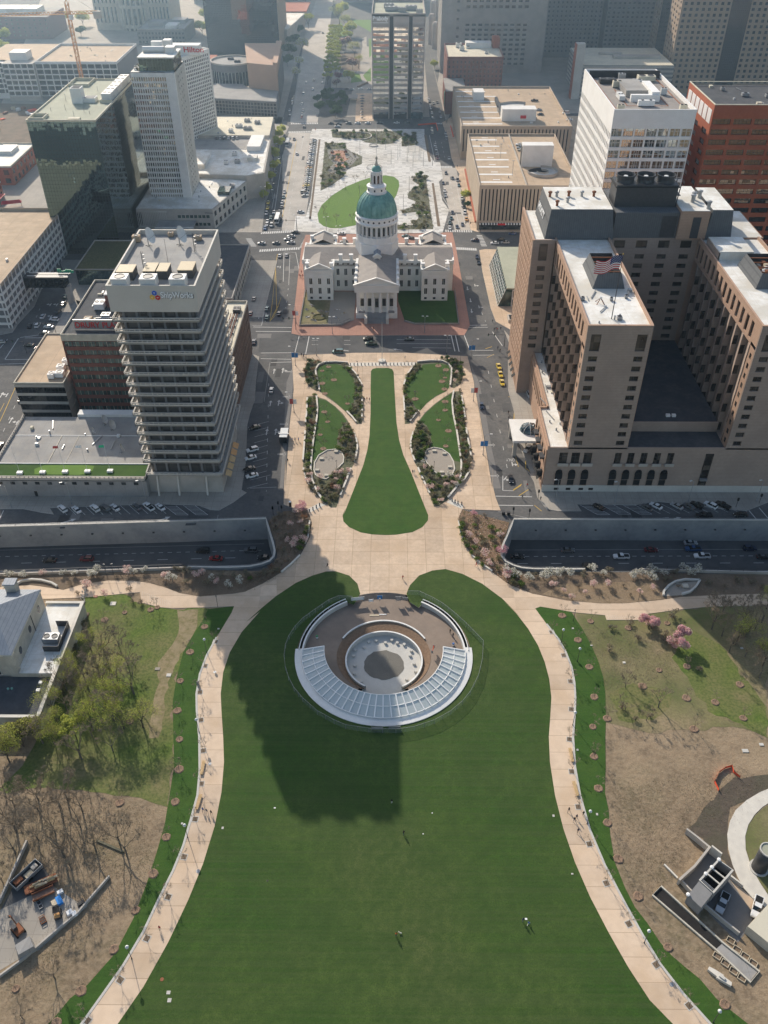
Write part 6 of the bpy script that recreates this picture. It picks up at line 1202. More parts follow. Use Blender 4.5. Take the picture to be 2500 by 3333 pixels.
for i,(x,y,w,d)in enu(((-82.,254,5.,5.6),(-74.6,255,3.6,6.2),(-70.6,255,3.2,6.),(-63.6,256,4.6,6.4))):
 t=em('louvred_hood',(x,y,Zr),0,'tan louvred roof hood on the balcony tower, %s from the left'%ORD[i],'roof hood','louvred hoods on the balcony tower')
 o=MB().b(-w/2,w/2,-d/2,d/2,0,2.6,'mdrk').sub('housing',t);o=MB().b(-w/2-.1,w/2+.1,-d/2-.1,d/2+.1,2.6,2.85,'ltan').sub('louver',t)
DI=em('satellite_dish',(0,0,-400),0,'satellite dish','satellite dish')
pr=[(2.1*k/6,.55*(k/6)**2)for k in rg(1,7)]
b=MB().l(0,0,pr,20,'mwht');b.add([(pr[0][0]*mcos(6.2832*i/20),pr[0][0]*msin(6.2832*i/20),pr[0][1])for i in rg(20)],[tr((20))],'mwht')
o=b.bd('dish',None);o.data.transform(Matrix.Translation((0,-.4,2.6))@Matrix.Rotation(R(68),4,'X'));o.parent=DI;smooth(o)
o=MB().t([(0,0,0),(0,0,2.3)],.14,6,'mgry').bar((-.9,0,.06),(.9,0,.06),.15,.12,'mdrk').bar((0,-.9,.06),(0,.9,.06),.15,.12,'mdrk').sub('mount',DI)
o=MB().t([(1.6,-1,2.3),(.2,-2.4,3.2)],.05,4,'mgry').t([(-1.6,-1,2.3),(.2,-2.4,3.2)],.05,4,'mgry').sub('feed_arm',DI);freeze(DI)
for p,z,rz,s,lab in(((-80.9,278.7),Zr,1.42,1.3,'left of two big white satellite dishes at the back of the balcony tower roof'),((-70.6,279.4),Zr,1.4,1.35,'right of two big white satellite dishes at the back of the balcony tower roof'),((-109.6,276.1),9,1.45,.85,'white satellite dish at the back of the podium roof, left of two'),((-105.6,272.1),9,1.42,.9,'white satellite dish at the back of the podium roof, right of two'),((-112.,268.9),9,1.9,.7,'narrow white satellite dish in the middle of the podium roof'),((-98.4,257.4),9,1.85,.75,'white satellite dish on the podium roof near the balcony tower'),((-95.9,273.1),9,1.1,.7,'small white satellite dish half hidden by the balcony tower')):
 pl(DI,at3(p,z),rz,lab,'satellite dishes',s)
def mast(x,y,z,h,label,n=3):
 t=em('antenna_mast',(x,y,z),0,label,'antenna mast');b=MB()
 for k in rg(n):a=6.2832*k/n;b.t([(.35*mcos(a),.35*msin(a),0),(.35*mcos(a),.35*msin(a),h)],.05,4,'mdrk')
 for k in rg(int(h/.6)):b.bar((.35,0,k*.6),(-.2,.3,k*.6+.6),.05,.05,'mdrk').bar((-.2,.3,k*.6),(-.2,-.3,k*.6+.6),.05,.05,'mdrk')
 o=b.sub('lattice',t)
 for k in rg(3):o=MB().l(.5,0,[(.01,h*(.4+.2*k)),(.35,h*(.4+.2*k)+.1),(.35,h*(.4+.2*k)+.3),(.01,h*(.4+.2*k)+.35)],10,'mgry').sub('drum_antenna',t)
 return t
mast(-77.6,258,Zr,6.5,'dark lattice antenna mast among the roof hoods of the balcony tower');mast(-64.5,274,Zr,6,'dark antenna mast beside the right big dish on the balcony tower');
tag(MB().t([(-71.4,264,Zr),(-71.4,264,Zr+8)],.06,5,'mdrk').bd('whip_antenna'),'thin whip antenna in the middle of the balcony tower roof','antenna')
for p,w,d,h,lab in(((-85.6,282.1),2.6,2.,2.2,'beige box at the back left of the balcony tower roof'),((-75.,286.7),1.8,1.6,1.4,'small beige box between the two big dishes'),((-65.1,283.5),2.4,2.,1.6,'beige box at the back right of the balcony tower roof')):
 acu('roof_box',lab,p[0],p[1],Zr,w,d,h,1,'rtan',cat='roof box')
B_=Bld('podium','long low grey podium with a roof putting green beside the balcony tower','building',(-115,260,0))
w=B_.p('wall');w.b(-141.5,-86.4,242.6,281,0,7.,'cgry');w.b(-141.5,-86.4,241.6,242.6,8.1,9.1,'conc');w.b(-142,-141.5,241.6,281,8.1,9.6,'conc');w.b(-141.5,-86.4,242.7,281,8.,8.95,'conc');w.b(-141.5,-86.4,243.4,281,7.,8.,'black');w.b(-86.4,-60,245.5,281,0,7.4,'conc');w.b(-121,-88,281,284.5,0,10.2,'wcon')
for k in rg(36):x=-141.5+55.1*k/35;w.b(x-.12,x+.12,241.6,241.9,9.1,9.6,'conc')
for k in rg(24):y=242.6+38*k/23;w.b(-142,-141.7,y-.12,y+.12,9.6,10.,'conc')
w.b(-141.5,-86.4,241.55,241.95,9.6,9.8,'conc');w.b(-142,-141.65,241.5,281,10.,10.2,'conc')
B_.p('roof').b(-141.5,-86.4,250.3,281,8.95,9.05,'rgry');B_.p('roof_kerb').b(-141.5,-86.4,250.,250.3,8.95,9.3,'wcon').b(-123.5,-123.2,250.3,268,9.05,9.2,'lime').b(-117,-116.8,250.3,268,9.05,9.15,'lime').b(-141,-86.4,268,268.3,9.05,9.2,'wcon')
B_.p('putting_green').b(-141.3,-86.6,242.9,250.,8.95,9.02,'lfre');B_.p('bright_turf').pr([(-126,244),(-110,243.6),(-106,245),(-106,249),(-110,249.6),(-124,249.4),(-127,247)],9.02,9.05,'lawn_bright')
B_.p('door').b(-127.4,-126.4,242.45,242.6,.1,2.4,'black')
for k in rg(12):B_.pane((-141.5,242.6),F,3+k*4.4,1.6,5.4,1.2,'glass',.05)
B_.fin()
for i,(p,top,fl)in enu((((-131.2,244.2),21.53,None),((-123.2,244.6),22.62,None),((-115.3,245.),21.74,'banr'),((-107.4,245.3),22.34,'fwht'),((-99.4,245.6),20.28,'sign_green'))):
 t=em('flag_pole',at3(p,9),0,'flag pole on a white block on the podium roof, %s from the left'%ORD[i],'flag pole','flag poles on the podium roof')
 o=MB().b(-1.,1.,-.7,.7,0,.8,'wpnt').sub('base',t);o=MB().cyl(0,0,.8,12,.07,.05,6,'mwht').sub('pole',t)
 if fl:o=MB().add([(0,0,11.6),(-1.9,.3,11.2),(-2.1,.1,10.3),(0,0,10.5)],[(0,1,2,3)],fl).sub('flag',t)
B_=Bld('brick_hotel','red brick hotel with green glass window bands and a red lettered roof sign','hotel',(-106,320,0))
hx0,hx1,hy0,hy1=-126.6,-86.,297.6,347
w=B_.p('wall');w.b(hx0+.3,hx1,hy0+.4,hy1,0,33.5,'bred');
for i in rg(9):
 z0=.6+i*3.62;w.b(hx0,hx1,hy0,hy0+.5,z0-.6,z0+.95,'bred')
 m='mwrm' if 3<=i<=7 else 'ggrn'
 g=MB().b(hx0+.6,hx1,hy0+.25,hy0+.32,z0+.95,z0+3.02,'ggrn');g.bd('window_band',B_.r)
 f=MB()
 for k in rg(26):x=hx0+.6+k*1.5;f.b(x,x+.14,hy0+.12,hy0+.25,z0+.95,z0+3.02,'lime' if k%2 else 'bred')
 f.bd('mullion',B_.r)
w.b(hx0,hx0+.6,hy0,hy0+.5,0,33,'bred');w.b(hx0,hx1,hy0-.15,hy1,33.1,35,'lime');ppt(w,hx0,hx1,hy0-.15,hy1,35,35.9,.4,'lime')
B_.p('roof').b(hx0+.4,hx1-.4,hy0+.3,hy1-.4,35,35.1,'rdrk');each(B_,'penthouse',(-115,-98,322,345,35.1,40.5,'bred'),(-115.2,-97.8,321.8,345.2,40.5,40.9,'wcon'),(-104,-94,300.5,312,35.1,38.5,'bora'))
B_.p('sign_panel').b(-122.5,-90,302.6,303.,35.6,39.4,'mgry')
ltr('DRURY PLAZA HOTEL',(-122,302.45,36.2),3.2,'sred',B_.r,width=29.5,bold=.06,name='sign_lettering');ltr('Free Hot Breakfast',(-104,302.45,38.5),.8,'sign_blue',B_.r,width=8,name='sign_lettering')
B_.fin()
acu('rooftop_unit','white air conditioner at the left of the brick hotel roof',-117.5,322,35.1,4,5,2.6,2,'wpnt');acu('rooftop_unit','grey air conditioner behind the red hotel sign',-112.5,312,35.1,3.4,3,2.2,2);acu('rooftop_unit','tan air conditioner near the red hotel sign',-119,309,35.1,3,4,1.8,1,'rtan')
t=em('roof_duct',(-109,314,35.1),0,'white ducts crossing the brick hotel roof','duct');MB().t([(-116,310,36.4),(-108,310,36.6),(-106,316,37),(-99,316,37)],.3,6,'mwht').bd('duct',t);MB().t([(-110,305,36),(-104,305,36.2),(-104,309,36.2)],.25,6,'mwht').bd('duct',t)
B_=Bld('brick_wing','dark brick block with pale roof and pipes right behind the balcony tower','building',(-74,325,0))
w=B_.p('wall');w.b(-86,-62.6,300,348,0,24.8,'bbrn');B_.fcd((-62.6,300),R_SIDE,48,2.5,24.5,16,6,.5,.6,.35,'bbrn','gbrn');ppt(w,-86,-62.2,300,348.3,24.8,25.9,.4,'lime');B_.p('roof').b(-85.6,-62.6,300.4,347.8,24.8,24.9,'rcrm');B_.fin()
t=em('pipe_rack',(-66,322,24.9),0,'long rack of dark pipes and chillers on the pale roof behind the balcony tower','pipe rack')
for k in rg(5):MB().t([(-67.6+k*.7,306,25.8),(-67.6+k*.7,336,25.8)],.18,5,'mdrk' if k%2 else 'rust').bd('pipe',t)
for y in(307,313,319,325,331):MB().b(-68.2,-64.2,y,y+.3,24.9,25.6,'mgry').bd('support',t)
acu('rooftop_unit','dark chiller at the far end of the roof pipes',-65.5,339,24.9,3,4,2,2,'mdrk')
t=em('shop_awning',(-60.5,268,4),0,'orange brown row of awnings on the street side below the balcony tower','awning')
for k in rg(5):MB().add([(-59.6,250+k*4.4,4.6),(-57.6,250+k*4.4,3.6),(-57.6,253.6+k*4.4,3.6),(-59.6,253.6+k*4.4,4.6)],[(0,1,2,3)],'wben' if k<3 else 'cror').bd('canopy',t)
B_=Bld('black_glass_block','small black glass office block with brown flat roof left of the brick hotel','building',(-138,312,0))
w=B_.p('wall');w.b(-147.4,-128.2,292.4,333,0,17,'conc')
for i in rg(4):z0=1.2+i*3.9;B_.p('frame').b(-147.7,-128,292.1,333,z0+2.7,z0+3.9,'conc');MB().b(-147.6,-128.1,292.25,292.35,z0,z0+2.7,'mird').bd('window_band',B_.r)
ppt(w,-147.7,-128,292.1,333.3,17,17.7,.4,'lime');B_.p('roof').b(-147.3,-128.4,292.5,332.9,17,17.1,'rtan');B_.fin()
for i,(x,y,w_)in enu(((-131,298,3.2),(-132,303,3),(-131.4,308,2.6),(-134,297,2.4))):acu('rooftop_unit','pale air conditioner cluster on the black glass block, %s unit'%ORD[i],x,y,17.1,w_,2.8,2.2,1,'wpnt','air conditioners on the black glass block')
B_=Bld('low_dark_block','low block with plain dark grey roof behind the balcony tower','building',(-88,418,0));w=B_.p('wall');w.b(-112,-76.2,384,450,0,9.4,'cgry');B_.fcd((-76.2,384),R_SIDE,66,0,9.2,14,2,.7,.6,.3,'conc','glass');ppt(w,-112,-75.9,384,450,9.4,10,.4,'conc');B_.p('roof').b(-111.6,-76.2,384.4,449.6,9.4,9.5,'rdrk');B_.fin()
B_=Bld('mirror_tower','dark green mirror glass tower with pale flat roof and dented reflections','office tower',(-166,500,0))
MB().b(-184.4,-149.4,460.2,545.6,0,69.4,'mgrn').bd('curtain_wall',B_.r)
ppt(B_.p('coping'),-184.6,-149.2,460,545.8,69.4,70.3,.5,'rcrm');B_.p('roof').b(-184,-149.7,460.6,545.2,69.4,69.5,'rggr')
h=B_.p('roof_hatch');ppt(h,-183.6,-176,461,470,69.5,71,.4,'rcrm');ppt(h,-183.6,-172,530,545,69.5,71,.4,'rcrm');h.b(-164,-158,462,465,69.5,70.4,'rcrm')
B_.p('well').b(-156,-150.2,496,545,69.52,69.6,'rdrk');B_.p('well_kerb').b(-156.6,-156,496,545,69.5,71,'rcrm').b(-156,-149.8,495.4,496,69.5,71,'rcrm')
B_.fin()
t=em('elevator_house',(-168,497,69.5),0,'white elevator house standing on the mirror tower roof','roof house');o=MB().b(-2.8,2.8,-3,3,0,7.5,'wcon').sub('wall',t);o=MB().b(-2.2,2.2,-2.4,2.4,7.5,7.6,'rdrk').sub('roof',t);o=MB().b(2.8,9,-1,5,0,2.2,'wcon').b(3.3,8.5,-.5,4.5,2.2,2.3,'rgry').sub('annex',t)
for i in rg(6):acu('cooling_unit','silver cooling tower unit in a row on the mirror tower roof, %s from the front'%ORD[i],-153.2,501+i*7.4,69.6,5,6.4,4,2,'mwht','cooling units on the mirror tower')
for i,(x,y)in enu(((-178,480),(-171,482),(-160,478),(-156,474),(-163,470),(-176,500),(-172,515),(-164,520))):tag(MB().t([(x,y,69.5),(x,y,71+i%3)],.12,5,'mgry').bd('vent_pipe'),'thin vent pipe on the mirror tower roof, %s of eight'%ORD[i],'vent pipe','vent pipes on the mirror tower')
B_=Bld('mirror_podium','low dark green glass podium with planted roof in front of the mirror tower','building',(-140,440,0));MB().b(-162,-113,420,458,0,8,'mgrn').bd('curtain_wall',B_.r);B_.p('roof').b(-162.2,-112.8,419.8,458,8,8.3,'lolv');ppt(B_.p('coping'),-162.3,-112.7,419.7,458.2,8.3,8.9,.3,'conc');B_.fin()
B_=Bld('skybridge','dark glass skybridge with pale roof rails crossing the left street','bridge',(-174,400,0));MB().b(-180,-160,397,403,9,14,'mird').bd('glass_side',B_.r);B_.p('roof').b(-180,-158,396.8,403.2,14,14.3,'mdrk');B_.p('rail').bar((-178,398,14.8),(-158,398,14.8),.25,.25,'wpnt').bar((-178,401.5,14.8),(-158,401.5,14.8),.25,.25,'wpnt');B_.p('pier').b(-161,-159,398,402,0,9,'conc');B_.fin()
t=em('green_sign',(-160,402,14.3),0,'bright green sign letters on the skybridge roof','sign');b=MB();rr=RR(2)
for k in rg(8):x=-4+k*1.;h=rr.uniform(1.2,2.4);b.b(x,x+.75,-.15,.15,.3,h,'sign_green').b(x-.1,x+.9,-.15,.15,.8+.3*(k%2),1.2+.3*(k%2),'sign_green')
o=b.sub('letter',t)
B_=Bld('brown_garage','parking garage with tan top deck and white lattice wall at the left edge','parking garage',(-230,420,0));w=B_.p('wall');w.b(-330,-180.4,372,470,0,20.5,'ssha')
for i in rg(5):w.b(-330,-179.9,371.5,470,1.8+i*3.7,2.9+i*3.7,'wcon')
for k in rg(21):y=371.6+k*4.9;w.b(-180.1,-179.7,y-.25,y+.25,0,22,'wcon')
for k in rg(28):x=-330+k*5.5;w.b(x-.25,x+.25,371.4,371.7,0,22,'wcon')
ppt(w,-330,-179.9,371.5,470,20.5,22.2,.4,'gtan');B_.p('deck').b(-329.6,-180.3,371.9,469.6,20.5,20.6,'rtan');B_.fin()
B_=Bld('front_hotel_tower','pale concrete hotel slab with golden mirrored window grid and glass rooftop bar','hotel tower',(-130,530,0))
x0,x1,y0,y1=-143.2,-118.8,516.5,544
B_.p('core').b(x0,x1-.5,y0+.5,y1,7,79.5,'conc');B_.fcd((x0,y0+.5),F,19.4,11,78,15,22,.68,.7,.5,'wcon','mwrm','grid');w=B_.p('wall');w.b(x0+19.4,x1,y0-1.2,y0+.5,7,80,'wcon');w.b(x1-.5,x1,y0+.5,y1,7,80,'pcon');w.b(x0,x1-5,y0,y0+.5,78,80,'wcon');w.b(x0,x1-5,y0-.4,y0+.5,7,11,'wcon')
B_.fcd((x1,y0+5),R_SIDE,14,11,78,3,22,.3,.4,.2,'pcon','glass','side_wall')
B_.p('roof').b(x0,x1,y0,y1,79.8,80,'rwht');MB().b(x0+5,x1-.5,y0+2,y1-4,80,86.5,'mgrn').bd('rooftop_bar',B_.r);B_.p('bar_roof').b(x0+4.5,x1,y0+1.6,y1-3.6,86.5,87.1,'rwht');B_.fin()
t=em('rooftop_unit',(-131,531,87.1),0,'long white cylinder and boxes on top of the hotel rooftop bar','air conditioner');o=MB().t([(-7,0,1.5),(5,0,1.5)],1.5,12,'mwht').sub('cylinder',t);o=MB().b(6,11,-3,3,0,3,'mwht').sub('box',t);o=MB().b(-3,3,4,7,0,4.5,'wcon').sub('box',t)
b=MB();rr=RR(9);t=em('terrace_furniture',(-141,520,80),0,'crowded chairs and parasols on the open roof terrace corner of the hotel','furniture')
for k in rg(40):x,y=rr.uniform(-2,2.6),rr.uniform(-2.5,14);b.b(x,x+.5,y,y+.5,0,rr.uniform(.5,1.4),rr.choice(['swht','mdrk','lolv']))
o=b.sub('chairs',t);o['kind']='stuff'
B_=Bld('rear_hotel_tower','second pale hotel slab turned sideways behind the front one, red lettered roof sign','hotel tower',(-130,635,0))
p0=V3((-136.4,621));u=V3((.47,.8827));n=V3((u.y,-u.x));WW=27
q=[p0,p0+u*WW,p0+u*WW-n*18,p0-n*18];B_.p('core').pr([tuple(v-n*.5 if i<2 else v)for i,v in enu(q)],12,66,'conc');B_.fcd(tuple(p0-n*.5),tuple(u),WW,14.5,64.5,14,22,.66,.68,.5,'wcon','glass','grid');w=B_.p('wall');w.ob(tuple(p0),tuple(u),0,WW,-.5,.4,12,14.5,'wcon');w.ob(tuple(p0),tuple(u),0,WW,-.5,0,64.5,66.5,'wcon');w.ob(tuple(p0),tuple(u),WW,WW+.8,-18,.5,12,67,'wcon');B_.p('roof').pr([tuple(v)for v in q],66,66.2,'rwht')
w.b(-150,-126,628,636,66.2,72,'wcon');w.b(-148,-143,622,628,66.2,76,'wcon')
w.b(x1-1,-119.5,540,600,12,13,'rgry')
ltr('Hilton',(-136.6,627.8,68),4.4,'sred',B_.r,width=13,bold=.08,name='sign_lettering');B_.fin()
B_=Bld('hotel_podium','white flat roofed podium spreading below the two hotel slabs','building',(-115,560,0))
w=B_.p('wall');P1=[(-148,497),(-103.4,496),(-90,546),(-112,552),(-148,552)];w.pr(P1,0,12,'conc');B_.p('roof').pr([(-147.4,497.6),(-103.8,496.6),(-90.7,545.5),(-112,551.4),(-147,551)],12,12.15,'rwht')
u=V3((13.4,50)).normalized();B_.fcd((-148,497),F,22,1,11,22,1,.75,.8,.4,'pcon','mwrm','grid');w.b(-126,-103.4,495.2,496,0,12.6,'conc');B_.fcd((-124,495.2),F,19,1.5,10.5,8,2,.8,.4,.25,'conc','ggrn','front');B_.fcd((-103.4,496),tuple(u),50,.5,11.5,8,2,.5,.55,.3,'pcon','glass','side')
P2=[(-148,553),(-90,547),(-79.5,553),(-86,673),(-148,673)];w.pr(P2,0,14.6,'conc');B_.p('roof').pr([(-147,554),(-90,548),(-80.5,554),(-84,620),(-147,620)],14.6,14.75,'rwht');B_.p('deck').pr([(-147,600),(-90,600),(-91,622),(-147,622)],14.75,14.85,'rgry');B_.p('cream_roof').pr([(-147,626),(-84.3,626),(-86.4,672),(-147,672)],14.6,16.6,'rcrm','conc')
each(B_,'roof_house',(-136,-118,560,585,14.75,17.5,'rwht'),(-93,-87,575,582,14.75,17,'rwht'),(-96,-87,596,622,14.85,18,'wcon'));B_.p('skylight').b(-104,-97,520,530,12.15,14,'ggrn')
B_.fin()
ltr('Hilton',(-107.6,494.9,9.9),1.6,'mdrk',B_.r,width=4.2,name='sign_lettering')
t=em('glass_canopy',(-120,485,5),0,'flat dark entrance canopy before the hotel podium','canopy');MB().b(-135,-113,484,495,5.6,6.,'rgry').bd('roof',t);MB().b(-135.2,-112.8,483.8,484,5.4,6.2,'wcon').bd('edge',t);MB().b(-134,-133.6,484.5,484.9,0,5.6,'mgry').b(-114,-113.6,484.5,484.9,0,5.6,'mgry').bd('post',t)
for i,(x,y,w_)in enu(((-101,640,6),(-108,646,5),(-96,655,4),(-112,634,3),(-104,660,4),(-103,588,3),(-99,572,3.4),(-106,570,2.6),(-97,533,3))):acu('rooftop_unit','grey air conditioner on the hotel podium roofs, %s counted from the back'%ordn(i),x,y,16.6 if y>625 else(14.75 if y>552 else 12.15),w_,3,2,2,'mwht' if i%2 else 'mgry','air conditioners on the hotel podium')
B_=Bld('white_garage','long white concrete parking garage with tan deck and open grid front','parking garage',(-285,820,0))
gx0,gx1,gy0,gy1=-296,-228,786,858;w=B_.p('wall');w.b(gx0,gx1,gy0+.6,gy1,0,27.6,'ssha');B_.fcd((gx0,gy0+.6),F,gx1-gx0,3,28,11,6,.88,.78,.6,'wcon','void','grid',name='opening');w.b(-322,gx0,gy0-4,gy1-10,0,29,'conc');B_.fcd((-322,gy0-4),F,26,4,29,5,6,.85,.72,.6,'wcon','glass','grid',name='opening');w.b(-345,-322,gy0+4,gy1,0,28,'wcon');B_.fcd((-345,gy0+4),F,23,4,28,4,6,.85,.72,.6,'wcon','void','grid',name='opening');ppt(w,gx0,gx1,gy0+.6,gy1,27.6,29.5,.4,'wcon')
B_.p('deck').b(gx0+.4,gx1-.4,gy0+1,gy1-.4,27.6,27.75,'rtan').b(-344,gx0,gy0+8,gy1-1,29,29.1,'rtan');B_.p('stair_house').b(-318,-304,792,806,29.1,35,'wcon');B_.fin()
B_=Bld('curved_court','pale stone court building with tall triple window bays and a curved centre','court house',(-285,1100,0))
w=B_.p('wall');w.b(-328,-245,1082,1140,0,90,'lime')
for(a,wd,nm)in((-328,26,'left_bay'),(-268,23,'right_bay')):B_.fcd((a,1082),F,wd,6,62,6,3,.42,.82,.8,'lime','gblu',nm)
for k in rg(7):a=R(-160+k*23.3);cx_,cy_=-285+14*mcos(a),1084+8*msin(a);w.cyl(cx_,cy_,0,66,1.3,1.3,8,'lime')
w.cyl(-285,1084,0,64,13,13,24,'gblu',ry=.55);
for z in(3,22,42,62):w.cyl(-285,1084,z,z+3,14.6,14.6,24,'lime',ry=.62)
B_.p('roof').b(-329,-244,1081,1141,90,91,'rwht');B_.fin()
B_=Bld('plum_brick_block','dark plum brick warehouse at the top left corner','building',(-395,1055,0));w=B_.p('wall');w.b(-520,-364,1033,1090,0,21,'brick_plum');B_.fcd((-520,1033),F,156,2,20,26,5,.3,.4,.25,'brick_plum','glass_pale');B_.p('roof').b(-519,-365,1034,1089,21,21.2,'rgry');each(B_,'roof_house',(-430,-380,1050,1075,21,26,'rwht'),(-470,-440,1055,1080,21,24,'rwht'));B_.fin()
B_=Bld('flat_dark_block','flat grey block with crowded roof plant before the court building','building',(-238,1034,0));w=B_.p('wall');w.b(-264,-215,1005,1062,0,14,'ssha');B_.fcd((-264,1005),F,49,1,13,14,3,.6,.5,.3,'ssha','glass');ppt(w,-264,-215,1004.6,1062,14,15,.5,'sold');B_.p('roof').b(-263,-216,1005.4,1061,14,14.1,'rgry');each(B_,'roof_house',(-255,-240,1020,1040,14.1,18,'mgry'),(-236,-224,1012,1030,14.1,17,'wcon'),(-235,-220,1040,1056,14.1,17.5,'mgry'));B_.fin()
B_=Bld('dark_tower','tall black glass tower cut by the top edge left of the avenue','office tower',(-140,985,0));MB().b(-183,-111,956,1030,0,135,'mird').bd('curtain_wall',B_.r)
MB().b(-156,-141,955.6,956,32,135,'mirror_brown').bd('curtain_wall',B_.r);B_.p('corner_strip').b(-111.2,-110.6,955.5,1030,0,135,'stan');B_.p('roof').b(-183,-111,956,1030,135,136,'rgry');B_.fin()
B_=Bld('drum_building','round dark glass drum with flat roof ring on a brick and glass base','building',(-135,800,0))
b=MB().cyl(-136,812,8,17,18,18,36,'ssha',False).cyl(-136,812,9,24,18.15,18.15,36,'mird',False).cyl(-136,812,19.5,25,18.6,18.6,36,'ssha',False);b.bd('drum',B_.r)
b=MB()
for k in rg(18):a=R(190+k*9.4);b.t([(-136+18.3*mcos(a),812+18.3*msin(a),8),(-136+18.3*mcos(a),812+18.3*msin(a),19.5)],.2,4,'wcon')
b.bd('mullion',B_.r);b=MB();b.cyl(-136,812,24.6,24.8,18.4,18.4,36,'rgry');b.l(-136,812,[(18.7,24.8),(18.7,26),(17.6,26),(17.6,24.8)],36,'conc');b.bd('roof',B_.r)
w=B_.p('wall');w.pr([(-118,776),(-92.6,766),(-98,852),(-130,852)],0,31,'btan');w.pr([(-96,768),(-92,766),(-97,852),(-102,852)],31,33,'btan');w.b(-165,-155,800,850,0,22,'bora');w.pr([(-170,748),(-91,732),(-92.5,766),(-118,776),(-126,790),(-170,792)],0,12,'ssha')
u=V3((79,-16)).normalized();B_.fcd((-170,748),tuple(u),80.6,1,11,30,4,.8,.8,.3,'sold','glass','grid');u2=V3((-.02,1)).normalized();B_.fcd((-92.4,767),(-.055,.998),80,2,24,18,6,.6,.7,.25,'ssha','glass','grid');B_.p('base_roof').pr([(-169,749),(-92,733.5),(-93,766),(-118,775),(-126,789),(-169,791)],12,12.2,'rgry');B_.fin()
for i,(x,y)in enu(((-138,818),(-131,808))):acu('rooftop_unit','dark box on the round drum roof, %s one'%('left','right')[i],x,y,24.8,5,3,1.6,2,'mdrk')
B_=Bld('low_brick_block','red brick market block with bright white roof at the left edge','building',(-258,600,0));w=B_.p('wall');w.b(-330,-247,572,622,0,11.4,'bora');B_.fcd((-247,572),R_SIDE,50,.5,11,7,2,.5,.6,.3,'bora','glass');B_.fcd((-330,572),F,83,.5,11,12,2,.5,.6,.3,'bora','glass');ppt(w,-330,-246.7,571.7,622,11.4,12.4,.5,'lime');B_.p('roof').b(-329.5,-247,572.2,621.5,11.4,11.5,'rwht');each(B_,'roof_house',(-300,-270,590,610,11.5,15,'wcon'),(-265,-255,598,612,11.5,14,'mwht'));B_.fin()
B_=Bld('low_brick_block','nearer small red brick building with white roof at the left edge','building',(-290,530,0));w=B_.p('wall');w.b(-330,-247.5,515,552,0,8.6,'bora');B_.fcd((-247.5,515),R_SIDE,37,.5,8.5,6,2,.5,.6,.3,'bora','glass');B_.p('roof').b(-330,-247.2,514.8,552.2,8.6,9.2,'rwht');B_.p('awning').b(-247,-243,520,545,3.6,4,'sred');B_.fin()
t=em('red_canopy',at3((-235.5,533.2)),.3,'bright red canopy tent on the left plaza','canopy');o=MB().add([(-6,-2,2.4),(6,-2,2.4),(6,2,2.4),(-6,2,2.4),(-5,0,4),(5,0,4)],[(0,1,5,4),(2,3,4,5),(1,2,5),(3,0,4)],'sred').sub('roof',t);o=MB().b(-5.8,-5.6,-1.8,-1.6,0,2.4,'mdrk').b(5.6,5.8,-1.8,-1.6,0,2.4,'mdrk').sub('post',t)
flat('construction_ground',[(-350,636),(-236,628),(-236,770),(-350,775)],.2,'mulch')
rr=RR(12)
for i in rg(26):
 x,y=rr.uniform(-315,-240),rr.uniform(640,765);k=i%4;nm,m_,lab=(('material_stack','wpal','timber stack'),('material_stack','mwht','white material stack'),('site_container','rust','rusty container'),('rebar_bundle','omsh','orange barrier stack'))[k]
 t=em(nm,(x,y,.2),rr.uniform(0,3),'%s on the construction lot at the far left, %s of its kind'%(lab,ordn(i//4)),'building material','materials on the construction lot');a,c,h=rr.uniform(1,4),rr.uniform(.8,1.4),rr.uniform(.4,2)
 o=MB().b(-a,a,-c,c,.15,h,m_).b(-a*.8,a*.7,-c*.8,c*.9,h,h+.3,m_).sub('pile',t);o=MB().b(-a,a,-c*.7,-c*.4,0,.15,'wpal').b(-a,a,c*.4,c*.7,0,.15,'wpal').sub('skid',t)
t=em('tower_crane',(-231,700,0),0,'orange tower crane standing behind the mirror tower','crane');b=MB();s=1.1
for(dx,dy)in((-s,-s),(s,-s),(s,s),(-s,s)):b.bar((-231+dx,700+dy,0),(-231+dx,700+dy,86),.3,.3,'cror')
for k in rg(36):
 z=k*2.35;sg=1 if k%2 else-1
 for y in(-s,s):b.bar((-231-s*sg,700+y,z),(-231+s*sg,700+y,z+2.35),.28,.28,'cror')
 for x in(-s,s):b.bar((-231+x,700-s*sg,z),(-231+x,700+s*sg,z+2.35),.28,.28,'cror')
b.bd('mast',t);b=MB();jd=V3((-50,8,-2.6)).normalized();J=lambda k,oy,oz:V3((-231,700,78))+jd*k+V3((0,oy,oz))
for oy,oz in((-.8,0),(.8,0),(0,1.8)):b.bar(J(-22,oy,oz),J(60,oy,oz),.32,.32,'cror')
for k in rg(-22,60,3):
 for oy in(-.8,.8):b.bar(J(k,oy,0),J(k+1.5,0,1.8),.25,.25,'cror').bar(J(k+1.5,0,1.8),J(k+3,oy,0),.25,.25,'cror')
b.bd('jib',t);o=MB().b(-212,-207,695,699,76,80.5,'conc').bd('counterweight',t);MB().b(-230,-227.6,696,698.6,75,78,'mwht').bd('cab',t);MB().t([(-231,700,92),J(45,0,1.8)],.12,4,'mwht').t([(-231,700,92),J(-20,0,1.8)],.12,4,'mwht').bd('tie',t);MB().bar((-231,700,86),(-231,700,92),.8,.8,'cror').bd('peak',t)
B_=Bld('slab_tower','grey office slab with mirrored window bands and a white company sign, behind the square','office tower',(5,760,0))
w=B_.p('core');w.b(-14.3,24.7,732,790,0,72,'mdrk')
